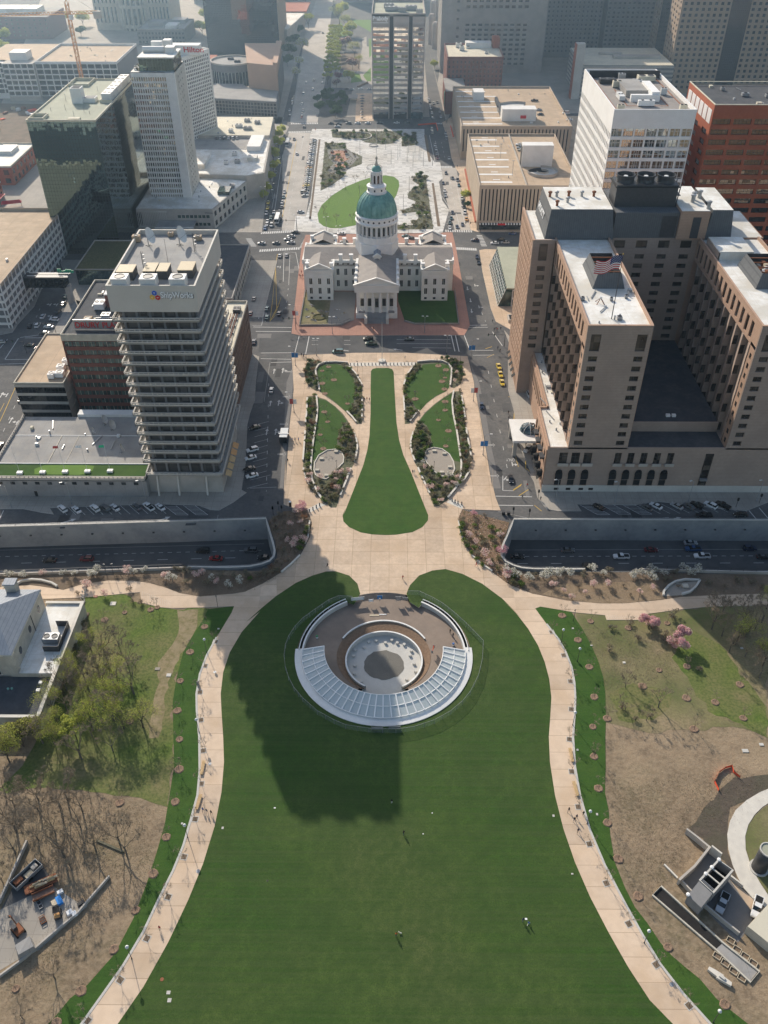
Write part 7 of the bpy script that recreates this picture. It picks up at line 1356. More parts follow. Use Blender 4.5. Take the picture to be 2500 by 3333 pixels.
for(a,c)in((-14.6,-1.4),(1.4,13.2),(15.8,25.1)):
 w2=B_.p('wall');w2.b(a,c,730.2,732,66,73.2,'gpnk')
 for i in rg(17):
  z0=3.4+i*3.7;w2.b(a,c,730.2,732,z0+2.,z0+3.7,'gpnk');MB().b(a+.1,c-.1,730.5,730.6,z0,z0+2.,'mirror_band').bd('window_band',B_.r)
 w2.b(a,a+.7,730.1,732,0,66,'gpnk');w2.b(c-.7,c,730.1,732,0,66,'gpnk')
w2.b(24.7,25.3,730.2,790,0,73.2,'gpnk');w2.b(-14.8,-14.3,730.2,790,0,73.2,'gpnk');ppt(w2,-14.8,25.3,730.2,790,72,74,.5,'gpnk');B_.p('roof').b(-14.3,24.8,730.7,789.5,72,72.2,'rggr')
B_.p('entrance').b(15.8,25.1,729.8,730.2,.5,5,'gblu');ltr('Peabody',(-14.2,729.95,69.4),4.,'swht',B_.r,width=11.6,bold=.12,name='sign_lettering');B_.p('sign_rule').b(-14.2,-2.6,729.9,730.1,67.6,67.9,'swht');B_.fin()
for i,(x,y,w_,d)in enu(((0,752,10,5),(8,748,6,4),(15,756,9,6),(-2,764,8,5),(21,740,5,3))):acu('rooftop_unit','grey roof plant box on the grey office slab, %s of five'%ORD[i],x,y,72.2,w_,d,3,3,'mgry','roof plant on the grey office slab')
B_=Bld('stone_hall','broad grey stone hall at the top of the park behind the trees','building',(-30,1280,0));w=B_.p('wall');w.b(-62,30,1262,1320,0,60,'sold');B_.fcd((-62,1262),F,92,8,58,10,1,.35,.85,1,'sold','glass','bay');B_.fin()
B_=Bld('low_hall','low hall with brown roof and white skylights left of the avenue','building',(-120,1150,0));w=B_.p('wall');w.b(-175,-98,1120,1180,0,12,'conc');B_.fcd((-135,1120),F,36,1,9,3,1,.85,.6,.4,'conc','glass');B_.p('roof').b(-176,-97,1119,1181,12,13,'bora');each(B_,'skylight',(-150,-144,1130,1150,13,15,'rwht'),(-140,-134,1130,1150,13,15,'rwht'),(-130,-124,1130,1150,13,15,'rwht'));B_.fin()
B_=Bld('white_wedge','wedge shaped white roof beside the tall black tower','building',(-110,1060,0));w=B_.p('wall');w.pr([(-125,1000),(-108,1000),(-97,1090),(-125,1090)],0,15,'conc');B_.p('roof').pr([(-125.4,999.6),(-107.6,999.6),(-96.6,1090.4),(-125.4,1090.4)],15,15.8,'rwht');B_.fin()
B_=Bld('dark_block','dark stone block at the top edge left of the avenue','building',(-150,1300,0));w=B_.p('wall');w.b(-250,-108,1250,1330,0,60,'ssha');B_.fcd((-250,1250),F,142,4,58,24,12,.4,.5,.4,'ssha','glass');B_.fin()
B_=Bld('grey_stone_tower','big grey stone office block with recessed dark windows right of the office slab','office tower',(90,930,0))
w=B_.p('wall');w.b(54,140,884.6,960,0,120,'sold');B_.fcd((66,884.6),F,58,6,42,10,9,.62,.5,.6,'sold','glass');B_.fcd((54,884.6),F,12,6,118,1,16,.2,.3,.6,'sold','glass');w.b(124,140,884,885,0,120,'sold');w.b(66,124,884,884.6,42,52,'sold');B_.fcd((66,884.6),F,58,52,118,10,14,.62,.5,.6,'sold','glass');w.b(45.6,54,884,950,0,112,'sold');B_.fcd((45.6,950),L_SIDE,66,6,110,12,22,.4,.55,.4,'sold','glass');B_.fin()
for i,(p,h)in enu((((45.,992.),22),((41.7,1012.3),26),((50.7,1068.6),34),((45.,1064.),30))):tag(MB().l(p[0],p[1],[(3.4,0),(3.4,h),(2.4,h+2),(.01,h+2.6)],16,'gpnk').bd('round_turret'),'grey round turret beside the right street, %s of four'%ORD[i],'turret','round turrets')
B_=Bld('red_brick_landmark','dark red brick block with small windows and cream roof behind the garages','building',(70,814,0));w=B_.p('wall');w.b(46.6,92.6,788,840,0,32,'bred');B_.fcd((46.6,788),F,46,3,31,14,8,.4,.55,.35,'bred','glass');B_.fcd((46.6,840),L_SIDE,52,3,31,14,8,.4,.55,.35,'bred','glass');ppt(w,46.2,93,787.6,840.4,32,33.4,.5,'bred');B_.p('roof').b(46.7,92.5,788.1,839.9,32,32.2,'rcrm');each(B_,'roof_house',(87,93,826,838,32.2,40,'bora'),(64,86,828,838,32.2,36,'wcon'));B_.fin()
for i,(x,y,w_)in enu(((58,830,5),(60,818,4),(66,826,3.4),(80,806,3),(71,834,2.8))):acu('rooftop_unit','grey plant box on the red brick block, %s from the left'%ORD[i],x,y,32.2,w_,3.4,3.4 if i<2 else 1.6,1,'mwht','roof plant on the red brick block')
B_=Bld('red_brick_wing','lower red brick side wing left of the dark red block','building',(47,770,0));w=B_.p('wall');w.b(43.6,60,744,787,0,17,'bred');B_.fcd((43.6,787),L_SIDE,43,2,16,10,4,.4,.5,.3,'bred','glass');B_.p('roof').b(43.5,60,744,787,17,17.4,'rgry');B_.p('banner').b(43.,43.2,752,755,4,15,'sign_green');B_.fin()
def slot_garage(label,x0,x1,y0,y1,z,n,seed):
 B_=Bld('slotted_garage',label,'parking garage',((x0+x1)/2,(y0+y1)/2,0));w=B_.p('wall');w.b(x0+.5,x1-.5,y0+.6,y1-.5,0,z-1.5,'gtan');W_=x1-x0-2
 for k in rg(n):w.b(x0+1.4+W_*k/n+W_/n*.36,x0+1.4+W_*(k+1)/n,y0,y0+.6,5.5,z-2.2,'gtan');B_.pane((x0,y0+.6),F,1.4+W_*(k+.18)/n,W_/n*.36,5.5,z-7.7,'void',.05,'slot')
 w.b(x0,x1,y0,y0+.6,z-2.2,z,'gtan');w.b(x0,x0+1.4,y0,y0+.6,0,z-2.2,'gtan');w.b(x0+1.4,x1,y0-.1,y0+.6,4.4,5.5,'gtan');w.b(x0,x0+.5,y0+.6,y1,0,z,'gtan');w.b(x1-.5,x1,y0+.6,y1,0,z,'gtan');w.b(x0,x1,y1-.5,y1,0,z,'gtan');B_.p('deck').b(x0+.5,x1-.5,y0+.6,y1-.5,z-1.5,z-1.35,'rtan')
 s=B_.p('light_strip');rr=RR(seed)
 for k in rg(7):y=y0+(y1-y0)*(k+.6)/7.4;s.b(x0+1.5,x0+(x1-x0)*rr.uniform(.32,.42),y,y+2.4,z-1.35,z-1.3,'wcon');s.b(x0+9,x0+13,y+5,y+6.2,z-1.35,z-1.31,'wcon')
 return B_,w
B_,w=slot_garage('front tan parking garage with tall dark slots and shops below',50.6,108,497,598,26,26,3)
g=B_.p('shop_front');g.b(52,108,497.05,497.1,.3,4.3,'glass')
for k in rg(34):g.b(52+k*1.65,52+k*1.65+.82,495.6,497,3.6,4.35,'swht');g.b(52.82+k*1.65,53.65+k*1.65,495.6,497,3.6,4.34,'mdrk')
g.b(62.5,67,495.4,495.6,3.5,4.6,'sred');B_.p('side_shed').b(49.6,50.6,501,596,3,4,'bora');B_.p('house').b(78.5,97,534,541,24.65,37,'wcon').b(85,97,541,556,24.65,30,'wcon').b(78.3,78.5,535,540,24.65,36,'mdrk');B_.p('divider').b(77.5,77.8,498,597,24.65,26.2,'conc')
r_=B_.p('spiral_ramp');ann(r_,3.5,25.2,9,25.,-180,90,24,'pcon',(90,523));ann(r_,9,26.2,9,24.6,-180,90,24,'conc',(90,523));ann(r_,3.5,26,3.5,24.6,-180,90,20,'conc',(90,523));r_.cyl(90,523,24.66,24.72,9,9,24,'void');B_.fin()
B_,w=slot_garage('rear tan parking garage with dark slots below its deck',48.7,125,628,738,22.5,30,5);B_.p('house').b(78,102,645,655,21.1,29,'wcon').b(78,80,655,700,21.1,24,'mdrk').b(62,70,700,712,21.1,27,'wcon');B_.p('sign').b(91,95,644.7,645,23,25,'sred');r_=B_.p('spiral_ramp');ann(r_,9,22.5,15,22.5,60,200,20,'pcon',(92,672));ann(r_,15,24,15,21,60,200,20,'conc',(92,672));B_.fin()
for i,(p,lab)in enu((((67.3,578.7),'far'),((67.6,550.2),'middle'),((71.5,517.8),'near'))):tag(MB().cyl(p[0],p[1],24.65,33,.12,.1,6,'mgry').b(p[0]-.8,p[0]+.8,p[1]-.2,p[1]+.2,33,33.3,'mgry').bd('deck_lamp'),'slim lamp post on the front garage deck, %s one'%lab,'lamp post','lamp posts on the front garage deck')
B_=Bld('white_grid_tower','white office tower with square mirrored windows and grey roof plant, right of the garages','office tower',(110,420,0))
x0,x1,y0,y1,Zt=93.,127.4,384,456,95.;w=B_.p('wall');w.b(x0+.6,x1,y0+.6,y1,0,93.2,'wpnt');w.b(x0,x1,y0,y0+.6,88,Zt,'wpnt');w.b(x0,x0+.6,y0+.6,y1,86,Zt,'wpnt');w.b(x1-.6,x1,y0+.6,y1,93,Zt,'wpnt');w.b(x0+.6,x1-.6,y1-.6,y1,93,Zt,'wpnt')
B_.fcd((x0,y0+.6),F,x1-x0,4,88,7,19,.86,.7,.6,'wpnt','mirror_white',mull=1);B_.fcd((x0+.6,y1),L_SIDE,y1-y0-.6,5,86,24,19,.55,.62,.6,'wpnt','glass');B_.p('roof').b(x0+.6,x1-.6,y0+.6,y1-.6,93.2,93.3,'rsla');t_=B_.p('roof_track');
for(a,c,d,e)in((x0+2,x0+2.6,y0+2,y1-6),(x1-3,x1-2.4,y0+2,y1-4),(x0+8,x0+8.5,y0+12,y0+40),(x1-9,x1-8.5,y0+12,y0+30)):t_.b(a,c,d,e,93.3,93.36,'rust')
t_.b(x0+8,x1-8.5,y0+12,y0+12.6,93.3,93.36,'rust');each(B_,'penthouse',(103.5,113,411,432,93.3,96,'rgry'),(113,116.5,404,424,93.3,97,'wpnt'),(104,116.5,403,405,93.3,96,'wpnt'));B_.p('screen').b(x0+.6,x1-.6,446,446.5,93.3,96.4,'mdrk')
B_.fin()
for i,(x,y,w_,d,m_)in enu(((100,436,7,4,'mdrk'),(119,440,8,4,'rcrm'),(103,428,4,2.4,'rcrm'),(100.5,408,2.4,8,'mwht'),(109,396,7,1.4,'wpnt'),(121,415,2.6,2,'mwht'),(97,390,3,1.4,'rcrm'),(123,389,3,1.6,'rcrm'),(108,442,3,3,'mgry'),(113.5,434,4,3,'mwht'))):acu('rooftop_unit','roof plant box on the white grid tower, %s of ten'%ORD[i],x,y,93.3,w_,d,2+(i%3)*.4,2,m_,'roof plant on the white grid tower')
B_=Bld('red_tower','orange red brick office tower with dark ribbon windows at the right edge','office tower',(160,410,0));x0,x1,y0,y1=136.8,190,391,431;w=B_.p('wall');w.b(x0+.5,x1,y0+.5,y1,0,93.6,'bora');B_.fcd((x0,y0+.5),F,x1-x0,2,90.5,6,21,.86,.55,.5,'bora','mirror_brown',name='window_band');w.b(x0,x1,y0,y0+.5,90.5,95,'bora');w.b(x0,x0+.5,y0+.5,y1,85,95,'bora');B_.fcd((x0+.5,y1),L_SIDE,39.5,2,85,3,19,.5,.55,.5,'bora','glass','side_wall')
w2=B_.p('screen_panel')
for k in rg(6):w2.b(x0-.15,x0,y0+2+k*6.2,y0+7+k*6.2,87,92.5,'wpnt')
ppt(B_.p('coping'),x0-.1,x1,y0-.1,y1,95,95.3,.5,'rcrm');B_.p('roof').b(x0+.4,x1,y0+.4,y1-.4,93.6,93.7,'rdrk');B_.fin()
for i,(x,y)in enu(((149,421),(156,411),(165,409),(166,399),(170,400))):acu('rooftop_unit','small dark vent box on the red tower roof, %s of five'%ORD[i],x,y,93.7,3 if i==1 else 1.6,2,1.4,1,'mgry','vents on the red tower')
B_=Bld('metro_tower','very tall brown stone tower with mirrored centre bays at the top right corner','office tower',(290,860,0));w=B_.p('wall');w.pr([(239,812),(360,812),(360,920),(246,920)],0,190,'stan');B_.fcd((239,812),F,40,3,188,8,44,.5,.55,.5,'stan','glass');B_.fcd((295,812),F,65,3,188,13,44,.5,.55,.5,'stan','glass');MB().b(279,295,811.4,812,0,190,'mirror_brown').bd('curtain_wall',B_.r);u=V3((-7,-108)).normalized();B_.fcd((246,920),tuple(u),30,3,188,3,44,.4,.5,.5,'stan','glass','side_wall');q=V3((246,920))+u*30;b=MB().ob(tuple(q),tuple(u),0,38,0,.4,0,190,'mirror_brown');b.bd('curtain_wall',B_.r);q=q+u*38;B_.fcd(tuple(q),tuple(u),40,3,188,4,44,.4,.5,.5,'stan','glass','side_wall');B_.fin()
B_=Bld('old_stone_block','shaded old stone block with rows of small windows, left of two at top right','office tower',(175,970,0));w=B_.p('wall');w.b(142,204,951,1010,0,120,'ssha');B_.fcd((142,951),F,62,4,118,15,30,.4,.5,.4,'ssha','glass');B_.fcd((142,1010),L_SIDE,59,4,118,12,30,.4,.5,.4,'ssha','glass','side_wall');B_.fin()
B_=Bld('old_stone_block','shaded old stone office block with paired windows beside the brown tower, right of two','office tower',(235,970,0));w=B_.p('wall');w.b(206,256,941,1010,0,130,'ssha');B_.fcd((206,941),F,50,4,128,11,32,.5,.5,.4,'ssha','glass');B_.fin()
B_=Bld('far_grey_block','plain grey block far behind the old stone blocks at the top edge','building',(140,1200,0));w=B_.p('wall');w.b(60,220,1180,1260,0,70,'ssha');B_.fcd((60,1180),F,160,4,68,24,14,.5,.5,.4,'ssha','glass');B_.fin()
B_=Bld('stair_garage','open deck garage with a tall pale stair tower behind the white grid tower','parking garage',(190,820,0));w=B_.p('wall');w.b(160,236,792,860,0,26,'ssha')
for i in rg(8):w.b(159.6,236,791.5,860,1.2+i*3.3,2.6+i*3.3,'conc')
w.b(152.6,160,792,800,0,42,'pcon');w.b(152.4,153,791.8,800,0,42,'bora');B_.p('deck').b(160.4,235.5,792,859.5,26.2,26.3,'rcrm');B_.p('ramp').b(190,230,815,822,26.3,28.5,'conc').b(180,200,830,833,26.3,28,'conc');B_.fin()
B_=Bld('low_green_block','low glass sided block with pale green roof across the street from the hotel','building',(70,420,0));w=B_.p('wall');w.b(60,92,396,447,0,9.6,'conc');B_.p('roof').b(57.2,92,395.6,447,9.6,10.2,'rggr');b=MB().add([(53.6,397,0),(57.2,397,9.6),(57.2,446,9.6),(53.6,446,0)],[(3,2,1,0)],'ggrn');b.bd('sloped_glazing',B_.r);b=MB()
for k in rg(16):y=397+k*3.27;b.bar((53.5,y,0),(57.15,y,9.7),.2,.2,'mwht')
for k in rg(5):b.bar((53.5+.73*k,397,.1+1.92*k),(53.5+.73*k,446,.1+1.92*k),.15,.15,'mwht')
b.bd('mullion',B_.r);w.add([(53.6,397,0),(60,397,0),(60,397,9.6),(57.2,397,9.6)],[(0,1,2,3)],'ggrn');B_.fcd((60,396),F,10,.5,9,3,2,.8,.8,.3,'mwht','gblu');B_.fin()
tag(MB().b(57,62.5,379,385,0,1.6,'conc').b(57.6,61.9,379.6,384.4,1.6,1.65,'void').bd('planter_box'),'concrete planter box on the corner before the low green roofed block','planter')
B_=Bld('domed_courthouse','white stone courthouse with green copper dome, columned portico and four gabled wings','courthouse',(-6.5,412,0))
S='csto';cx,dy=-6.5,424.5
def gable_roof(b,x0,x1,y0,y1,z0,zr,m='rsla',axis='y'):
 if axis=='y':
  xm=(x0+x1)/2;b.add([(x0,y0,z0),(x1,y0,z0),(x1,y1,z0),(x0,y1,z0),(xm,y0,zr),(xm,y1,zr)],[(0,4,5,3),(1,2,5,4)],m)
 else:
  ym=(y0+y1)/2;b.add([(x0,y0,z0),(x1,y0,z0),(x1,y1,z0),(x0,y1,z0),(x0,ym,zr),(x1,ym,zr)],[(0,1,5,4),(3,4,5,2)],m)
def pediment(b,x0,x1,y,z0,zr,d=.5,m=S,f=-1):
 xm=(x0+x1)/2;b.add([(x0+.6,y,z0+.2),(x1-.6,y,z0+.2),(xm,y,zr-.4)],[(0,1,2)if f<0 else(2,1,0)],m)
 b.bar((x0-.3,y+f*d/2,z0+.1),(xm,y+f*d/2,zr),1.,.55,m).bar((x1+.3,y+f*d/2,z0+.1),(xm,y+f*d/2,zr),1.,.55,m)
def chimney(x,y,z,h=2.6):MB().b(x-.8,x+.8,y-.7,y+.7,z-2,z+h-.5,S).b(x-1.,x+1.,y-.9,y+.9,z+h-.5,z+h,'wpnt').bd('chimney',B_.r)
w,rf,cor=B_.p('wall'),B_.p('roof'),B_.p('cornice')
for s in(-1,1):
 xi,xo=cx+s*22.,cx+s*35.2;x0,x1=min(xi,xo),max(xi,xo)
 for(ya,yb,yo)in((403.2,415,403.2),(434,445.5,445.5)):
  w.b(x0+.3,x1-.3,ya+.3,yb,0,15.2,S);gable_roof(rf,x0+.4,x1-.4,ya+.4,yb+(4 if ya<410 else 0)-(6 if ya>410 else 0)*0,16.1,18.9)
  cor.b(x0-.5,x1+.5,ya-.5,ya+.6,14.9,16.,S)if ya<410 else cor.b(x0-.5,x1+.5,yb-.6,yb+.5,14.9,16.,S)
  cor.b(x0-.5,x0+.5,ya,yb,15.1,16.6,S);cor.b(x1-.5,x1+.5,ya,yb,15.1,16.6,S)
  pediment(cor,x0-.2,x1+.2,ya-.05 if ya<410 else yb+.05,16.,19.2,.6,S,-1 if ya<410 else 1)
 pw=(x1-x0)/3
 w.b(x0,x1,403.,403.3,13,15,S)
 B_.fcd((x0,403.3),F,x1-x0,0,2.6,3,1,.3,.5,.45,S,'glass',sill=.7);B_.fcd((x0,403.3),F,x1-x0,2.6,12.6,3,2,.33,.62,.3,S,'gbrn',mull=1);w.b(x0,x1,402.9,403.3,12.6,13.2,S)
 for k in rg(4):w.b(x0+pw*k-(0 if k==0 else .35)+(0),x0+pw*k+(.7 if k==0 else .35)-(.35 if k==3 else 0),402.75,403.,2.6,12.6,S)
 for(xx,yy)in((x0+.6,406),(x1-.6,406),(x0+.6,441),(x1-.6,441)):chimney(xx,yy,16.6,2.)
 side=x1 if s>0 else x0
 if s>0:B_.fcd((x1+2.4,415.),R_SIDE,20,1,15,5,2,.35,.6,.3,S,'glass')
w.b(cx-37.5,cx+38.2,414.6,435,0,15.6,S);gable_roof(rf,cx-37.2,cx+37.9,414.4,435.2,16.2,18.9,'rsla','x')
for x in(cx-37.8,cx+37.6):cor.b(x,x+.8,413.6,436,14.6,16.8,S)
cor.b(cx-37.8,cx-10.2,413.7,414.7,15.2,16.5,S);cor.b(cx+10.2,cx+38.4,413.7,414.7,15.2,16.5,S);cor.b(cx-37.8,cx+38.4,435,436,15.2,16.5,S)
for s in(-1,1):
 a=cx-22. if s<0 else cx+10.2
 B_.fcd((a,414.6),F,11.8,1.,13.2,3,2,.36,.55,.35,S,'glass',mull=1);w.b(a,a+11.8,414.,414.6,0,1.,S);w.b(a,a+11.8,414.25,414.6,13.2,15.2,'conc')
 for k in rg(4):B_.pane((a,414.25),F,2+k*2.6,.7,14.,.7,'black',.03)
 for k in(.3,.75):chimney(a+11.8*k,413.9+.4,16.5,3.);chimney(a+11.8*k+1,435.3,16.5,3.)
w.b(cx-9.8,cx+9.8,390,415,0,16.4,S);w.b(cx-9.6,cx+9.6,389.5,390,0,15.6,S);gable_roof(rf,cx-9.6,cx+9.6,384.6,424,17.2,20.4)
cor.b(cx-10.6,cx+10.6,383.2,384.4,13.4,16.6,S);cor.b(cx-10.6,cx-9.4,384.4,414,15.2,17.6,S);cor.b(cx+9.4,cx+10.6,384.4,414,15.2,17.6,S);cor.b(cx-11,cx+11,382.9,384.4,16.6,17.2,S);cor.b(cx-9.4,cx+9.4,384.4,390,13.4,15.2,S);pediment(cor,cx-10.8,cx+10.8,383.5,17.,20.9,.9)
for y in(388,393.5,399.5,405.5):cor.b(cx-10.8,cx-9.6,y,y+1.4,17.6,18.5,S);cor.b(cx+9.6,cx+10.8,y,y+1.4,17.6,18.5,S)
w.b(cx-10,cx-5.6,383.2,389.5,0,2.9,S);w.b(cx+5.6,cx+10,383.2,389.5,0,2.9,S);w.b(cx-5.6,cx+5.6,384.2,389.5,0,2.9,S)
for k in rg(6):
 x=cx-8.9+k*3.56;b=MB()
 if k in(0,5):b.b(x-.75,x+.75,383.6,385.1,2.9,13.4,S)
 else:b.l(x,384.3,[(.78,2.9),(.72,6),(.6,12.6),(.85,13.),(.85,13.4)],16,S)
 b.bd('column',B_.r)
for k in rg(5):
 x=cx-7.12+k*3.56
 MB().b(x-.75,x+.75,389.35,389.46,10.6,12.8,'gbrn').bd('window',B_.r);b=MB().b(x-.85,x+.85,389.3,389.47,2.95 if k==2 else 3.6,7.6,'gbrn');b.bd('door' if k==2 else 'window',B_.r)
 MB().b(x-1.1,x+1.1,389.1,389.5,7.7,8.1,S).bd('lintel',B_.r)
 if k in(0,4):MB().b(x-1.5,x+1.5,383.,384.,3.,3.9,'cgry').bd('balustrade',B_.r)
st=B_.p('staircase')
for k in rg(9):st.b(cx-4.6,cx+4.6,377.5+k*.75,384.2,k*.32,(k+1)*.32,'cgry')
for s in(-1,1):st.b(cx+s*5.2-.7,cx+s*5.2+.7,377.,383.2,0,2.95,'wsto')
d=B_.p('drum');d.l(cx-.4,dy,[(10.9,15),(10.9,23.6),(10.4,24.2),(10.4,27)],8,'wpnt')
d.l(cx-.4,dy,[(10.2,24),(10.2,27.2),(10.,27.4)],32,'wpnt');d.l(cx-.4,dy,[(9.3,27.2),(9.3,33.3)],32,'wpnt');d.l(cx-.4,dy,[(10.6,33.),(10.8,33.8),(10.3,34.2),(10.3,36.2),(10.6,36.5),(10.,37.),(9.8,37.2)],40,'wpnt')
for k in rg(24):
 a=6.2832*k/24;x,y=cx-.4+9.95*mcos(a),dy+9.95*msin(a);MB().cyl(x,y,27.2,33.2,.42,.36,8,'wpnt').bd('column',B_.r)
 a+=6.2832/48;u=(-msin(a),mcos(a));aw(B_,(cx-.4+9.3*mcos(a),dy+9.3*msin(a)),u,0,28.,1.15,4.4,'glass',None,'window',.06,6)
 b=MB();n=V3((mcos(a),msin(a),0));t_=V3((-msin(a),mcos(a),0));c0=V3((cx-.4,dy,35.2))+n*10.34
 b.add([c0+t_*.5*mcos(6.2832*i/10)+V3((0,0,.5*msin(6.2832*i/10)))for i in rg(10)],[tr((10))],'glass');b.bd('round_window',B_.r)
prof=[(9.9*mcos(t_)**.85 if t_<1.5 else 4.4,37.+11.*msin(t_))for t_ in[i*.11 for i in rg(0,11)]]
prof=[p for p in prof if p[0]>4.2]
dm=MB().l(cx-.4,dy,prof,48,'cgrn').bd('dome',B_.r);smooth(dm)
b=MB()
for k in rg(24):
 a=6.2832*k/24;b.t([(cx-.4+(r+.04)*mcos(a),dy+(r+.04)*msin(a),z)for r,z in prof],.16,4,'cgrn')
b.bd('rib',B_.r)
l=B_.p('lantern');zt=prof[-1][1];l.l(cx-.4,dy,[(4.9,zt-.6),(4.9,zt+.5),(4.5,zt+.7),(4.5,49.4),(4.8,49.6),(4.8,50.2),(3.9,50.4),(3.3,51.2)],20,'wpnt');l.l(cx-.4,dy,[(2.5,50.6),(2.5,56.),(2.9,56.3),(2.9,57.),(2.3,57.2)],8,'wpnt')
for k in rg(8):
 a=6.2832*(k+.5)/8;u=(-msin(a),mcos(a));aw(B_,(cx-.4+2.33*mcos(a),dy+2.33*msin(a)),u,0,51.4,1.,3.9,'glass',None,'lantern_window',.05,6)
 MB().cyl(cx-.4+2.62*mcos(a-.39),dy+2.62*msin(a-.39),51,56.2,.28,.24,6,'wpnt').bd('lantern_column',B_.r)
 a2=a+.2;MB().b(-.35,.35,-.06,.06,0,.9,'glass').bd('attic_window',B_.r);o=COL.objects[-1];o.location=(-.4+4.52*mcos(a2),dy-412+4.52*msin(a2),48.2);o.rotation_euler=(0,0,a2+math.pi/2);o.data.transform(Matrix.Translation((cx,412,0)))
cu=MB().l(cx-.4,dy,[(2.45*mcos(i*.15),57.+2.7*msin(i*.15))for i in rg(10)],20,'cgrn').bd('cupola',B_.r);smooth(cu)
B_.p('finial').l(cx-.4,dy,[(.9,59.4),(.55,61),(.3,62),(.6,62.6),(.6,63.2),(.01,63.8)],10,'lime').t([(cx-.4,dy,63.5),(cx-.4,dy,78.5)],.09,5,'mwht')
B_.p('dormer').b(cx-1.6,cx+1.6,407,414.5,19,21.2,S);gable_roof(rf,cx-1.8,cx+1.8,406.6,414.5,21.2,22.6,'lead_roof');pediment(cor,cx-1.8,cx+1.8,406.7,21.2,22.8,.3)
B_.fin()
flat('lawn',[(12.5,378),(32.8,378),(32.6,414.5),(4,414),(4,402),(7,381)],.2,'lfre');flat('building_yard',[(-43.2,376),(-24,376.2),(-17.5,381),(-17.5,413),(-43.4,413)],.2,'gravel');flat('building_yard',[(-43,376.4),(-30,377),(-30,412),(-43.2,412)],.21,'rough_grass');flat('dirt_track',[(-30,378),(-19.5,382),(-19.5,413),(-29,408)],.22,'gravel')
for q,lab in(([(-43.6,413),(-43.4,375),(-23.5,375.6),(-19.2,380)],'low dark fenced wall round the dug up left front yard of the courthouse'),([(6.8,380.2),(11.9,377),(33.1,377.2),(33.1,414)],'low dark fenced wall round the green right front lawn of the courthouse')):
 t=em('fence',at3(q[0]),0,lab,'fence');MB().strip(q,.4,0,.9,'sold').bd('wall',t);b=MB()
 for k in rg(len(q)-1):
  a,c=V3(q[k]+(.9,)),V3(q[k+1]+(.9,));n=int((c-a).length/2)
  for i in rg(n+1):b.t([a.lerp(c,i/max(1,n)),a.lerp(c,i/max(1,n))+V3((0,0,.9))],.05,4,'mdrk')
  b.bar(a+V3((0,0,.85)),c+V3((0,0,.85)),.06,.06,'mdrk')
 b.bd('railing',t)
rr=RR(15);rub=[(-41,392),(-38,388),(-35,391),(-40,384),(-33,386),(-37,381),(-31,390),(-27,384),(-25,381),(-26,392),(-23,388),(-39,397)]
for i,(x,y)in enu(rub):
 t=em('rubble_heap',(x,y,.2),rr.uniform(0,6),'heap of rubble and planks in the dug up courthouse yard, %s of twelve'%ORD[i],'rubble','rubble heaps in the courthouse yard');b=MB()
 for k in rg(7):a,c=rr.uniform(-1,1),rr.uniform(-.8,.8);s=rr.uniform(.3,.9);b.add([(a-s,c-s*.6,0),(a+s,c-s*.5,0),(a+s*.8,c+s*.6,0),(a-s*.7,c+s*.5,0),(a+.1,c,s*.8)],[(0,1,4),(1,2,4),(2,3,4),(3,0,4)],rr.choice(['dry_earth','conc','gravel','sold']))
 o=b.sub('rubble',t);o=MB().b(-1.2,1.2,-.1,.1,.1,.25,'wpnt' if i%2 else 'wpal').sub('plank',t)
t=em('dug_basin',(-34.5,384,0),0,'round dug basin in the left front yard of the courthouse','basin');MB().l(-34.5,384,[(3.4,.22),(3.2,.6),(2.8,.6),(2.6,.24),(.01,.23)],20,'lolv').bd('rim',t)
B_=Bld('tan_brick_hotel','big tan brick hotel with two towers, checkered bay windows, dark mansard top and white roofs','hotel',(95,290,0))
K,KS='btan','btan_shade';w=B_.p('wall');PZ=18.8  # tan brick on sunlit sides, shade-toned copy on the fronts
hx=lambda c:c[0]
w.b(56.,142,247.5,272.8,0,PZ,KS);w.b(59.2,142,272.8,320,0,PZ,KS);w.b(55.4,56.,247.5,272.8,0,PZ+.8,K);w.b(58.6,59.2,272.8,315,0,PZ+.8,K);w.b(55.4,59.2,272.8,273.4,0,PZ+.8,K)
w.b(55.4,141.6,247.,247.5,2.9,7.,KS);B_.p('base').b(55.2,141.8,246.85,247.5,0,2.9,'pcon')
w.b(55.4,141.6,247.,247.5,11.2,12.4,KS);w.b(55.4,141.6,247.,247.5,17.2,PZ+.6,KS)
ups=[(61.2,246.9)[0],(65.5,247.)[0],(69.8,247.)[0],(80.4,247.1)[0],(84.9,247.1)[0],(89.5,247.2)[0],(94.2,247.2)[0],(98.8,247.2)[0]]
ed=[55.4]
for k,x in enu(ups):
 h_=1.45 if k<3 else 1.15;w.b(ed[-1],x-h_,247.,247.5,12.4,17.2,KS);ed.append(x+h_)
 MB().b(x-h_,x+h_,247.3,247.36,12.4,17.2,'gbrn').bd('window',B_.r);bb=MB()
 bb.b(x-h_-.4,x+h_+.4,245.9,247.,12.,12.25,'conc').b(x-h_-.4,x+h_+.4,245.9,246.05,12.25,13.2,'conc');bb.bd('balcony',B_.r);f=MB();f.b(x-.06,x+.06,247.2,247.3,12.4,17.2,'mdrk');f.b(x-h_,x+h_,247.2,247.3,15.2,15.35,'mdrk');f.bd('frame',B_.r)
w.b(ed[-1],141.6,247.,247.5,12.4,17.2,KS)
ars=[(60.5,243.9)[0],(65.1,244.)[0],(69.7,244.)[0],(79.7,244.1)[0],(84.3,244.1)[0],(88.8,244.1)[0],(93.4,244.2)[0],(97.9,244.2)[0]]
w.b(55.4,141.6,247.,247.5,7.,11.2,KS)
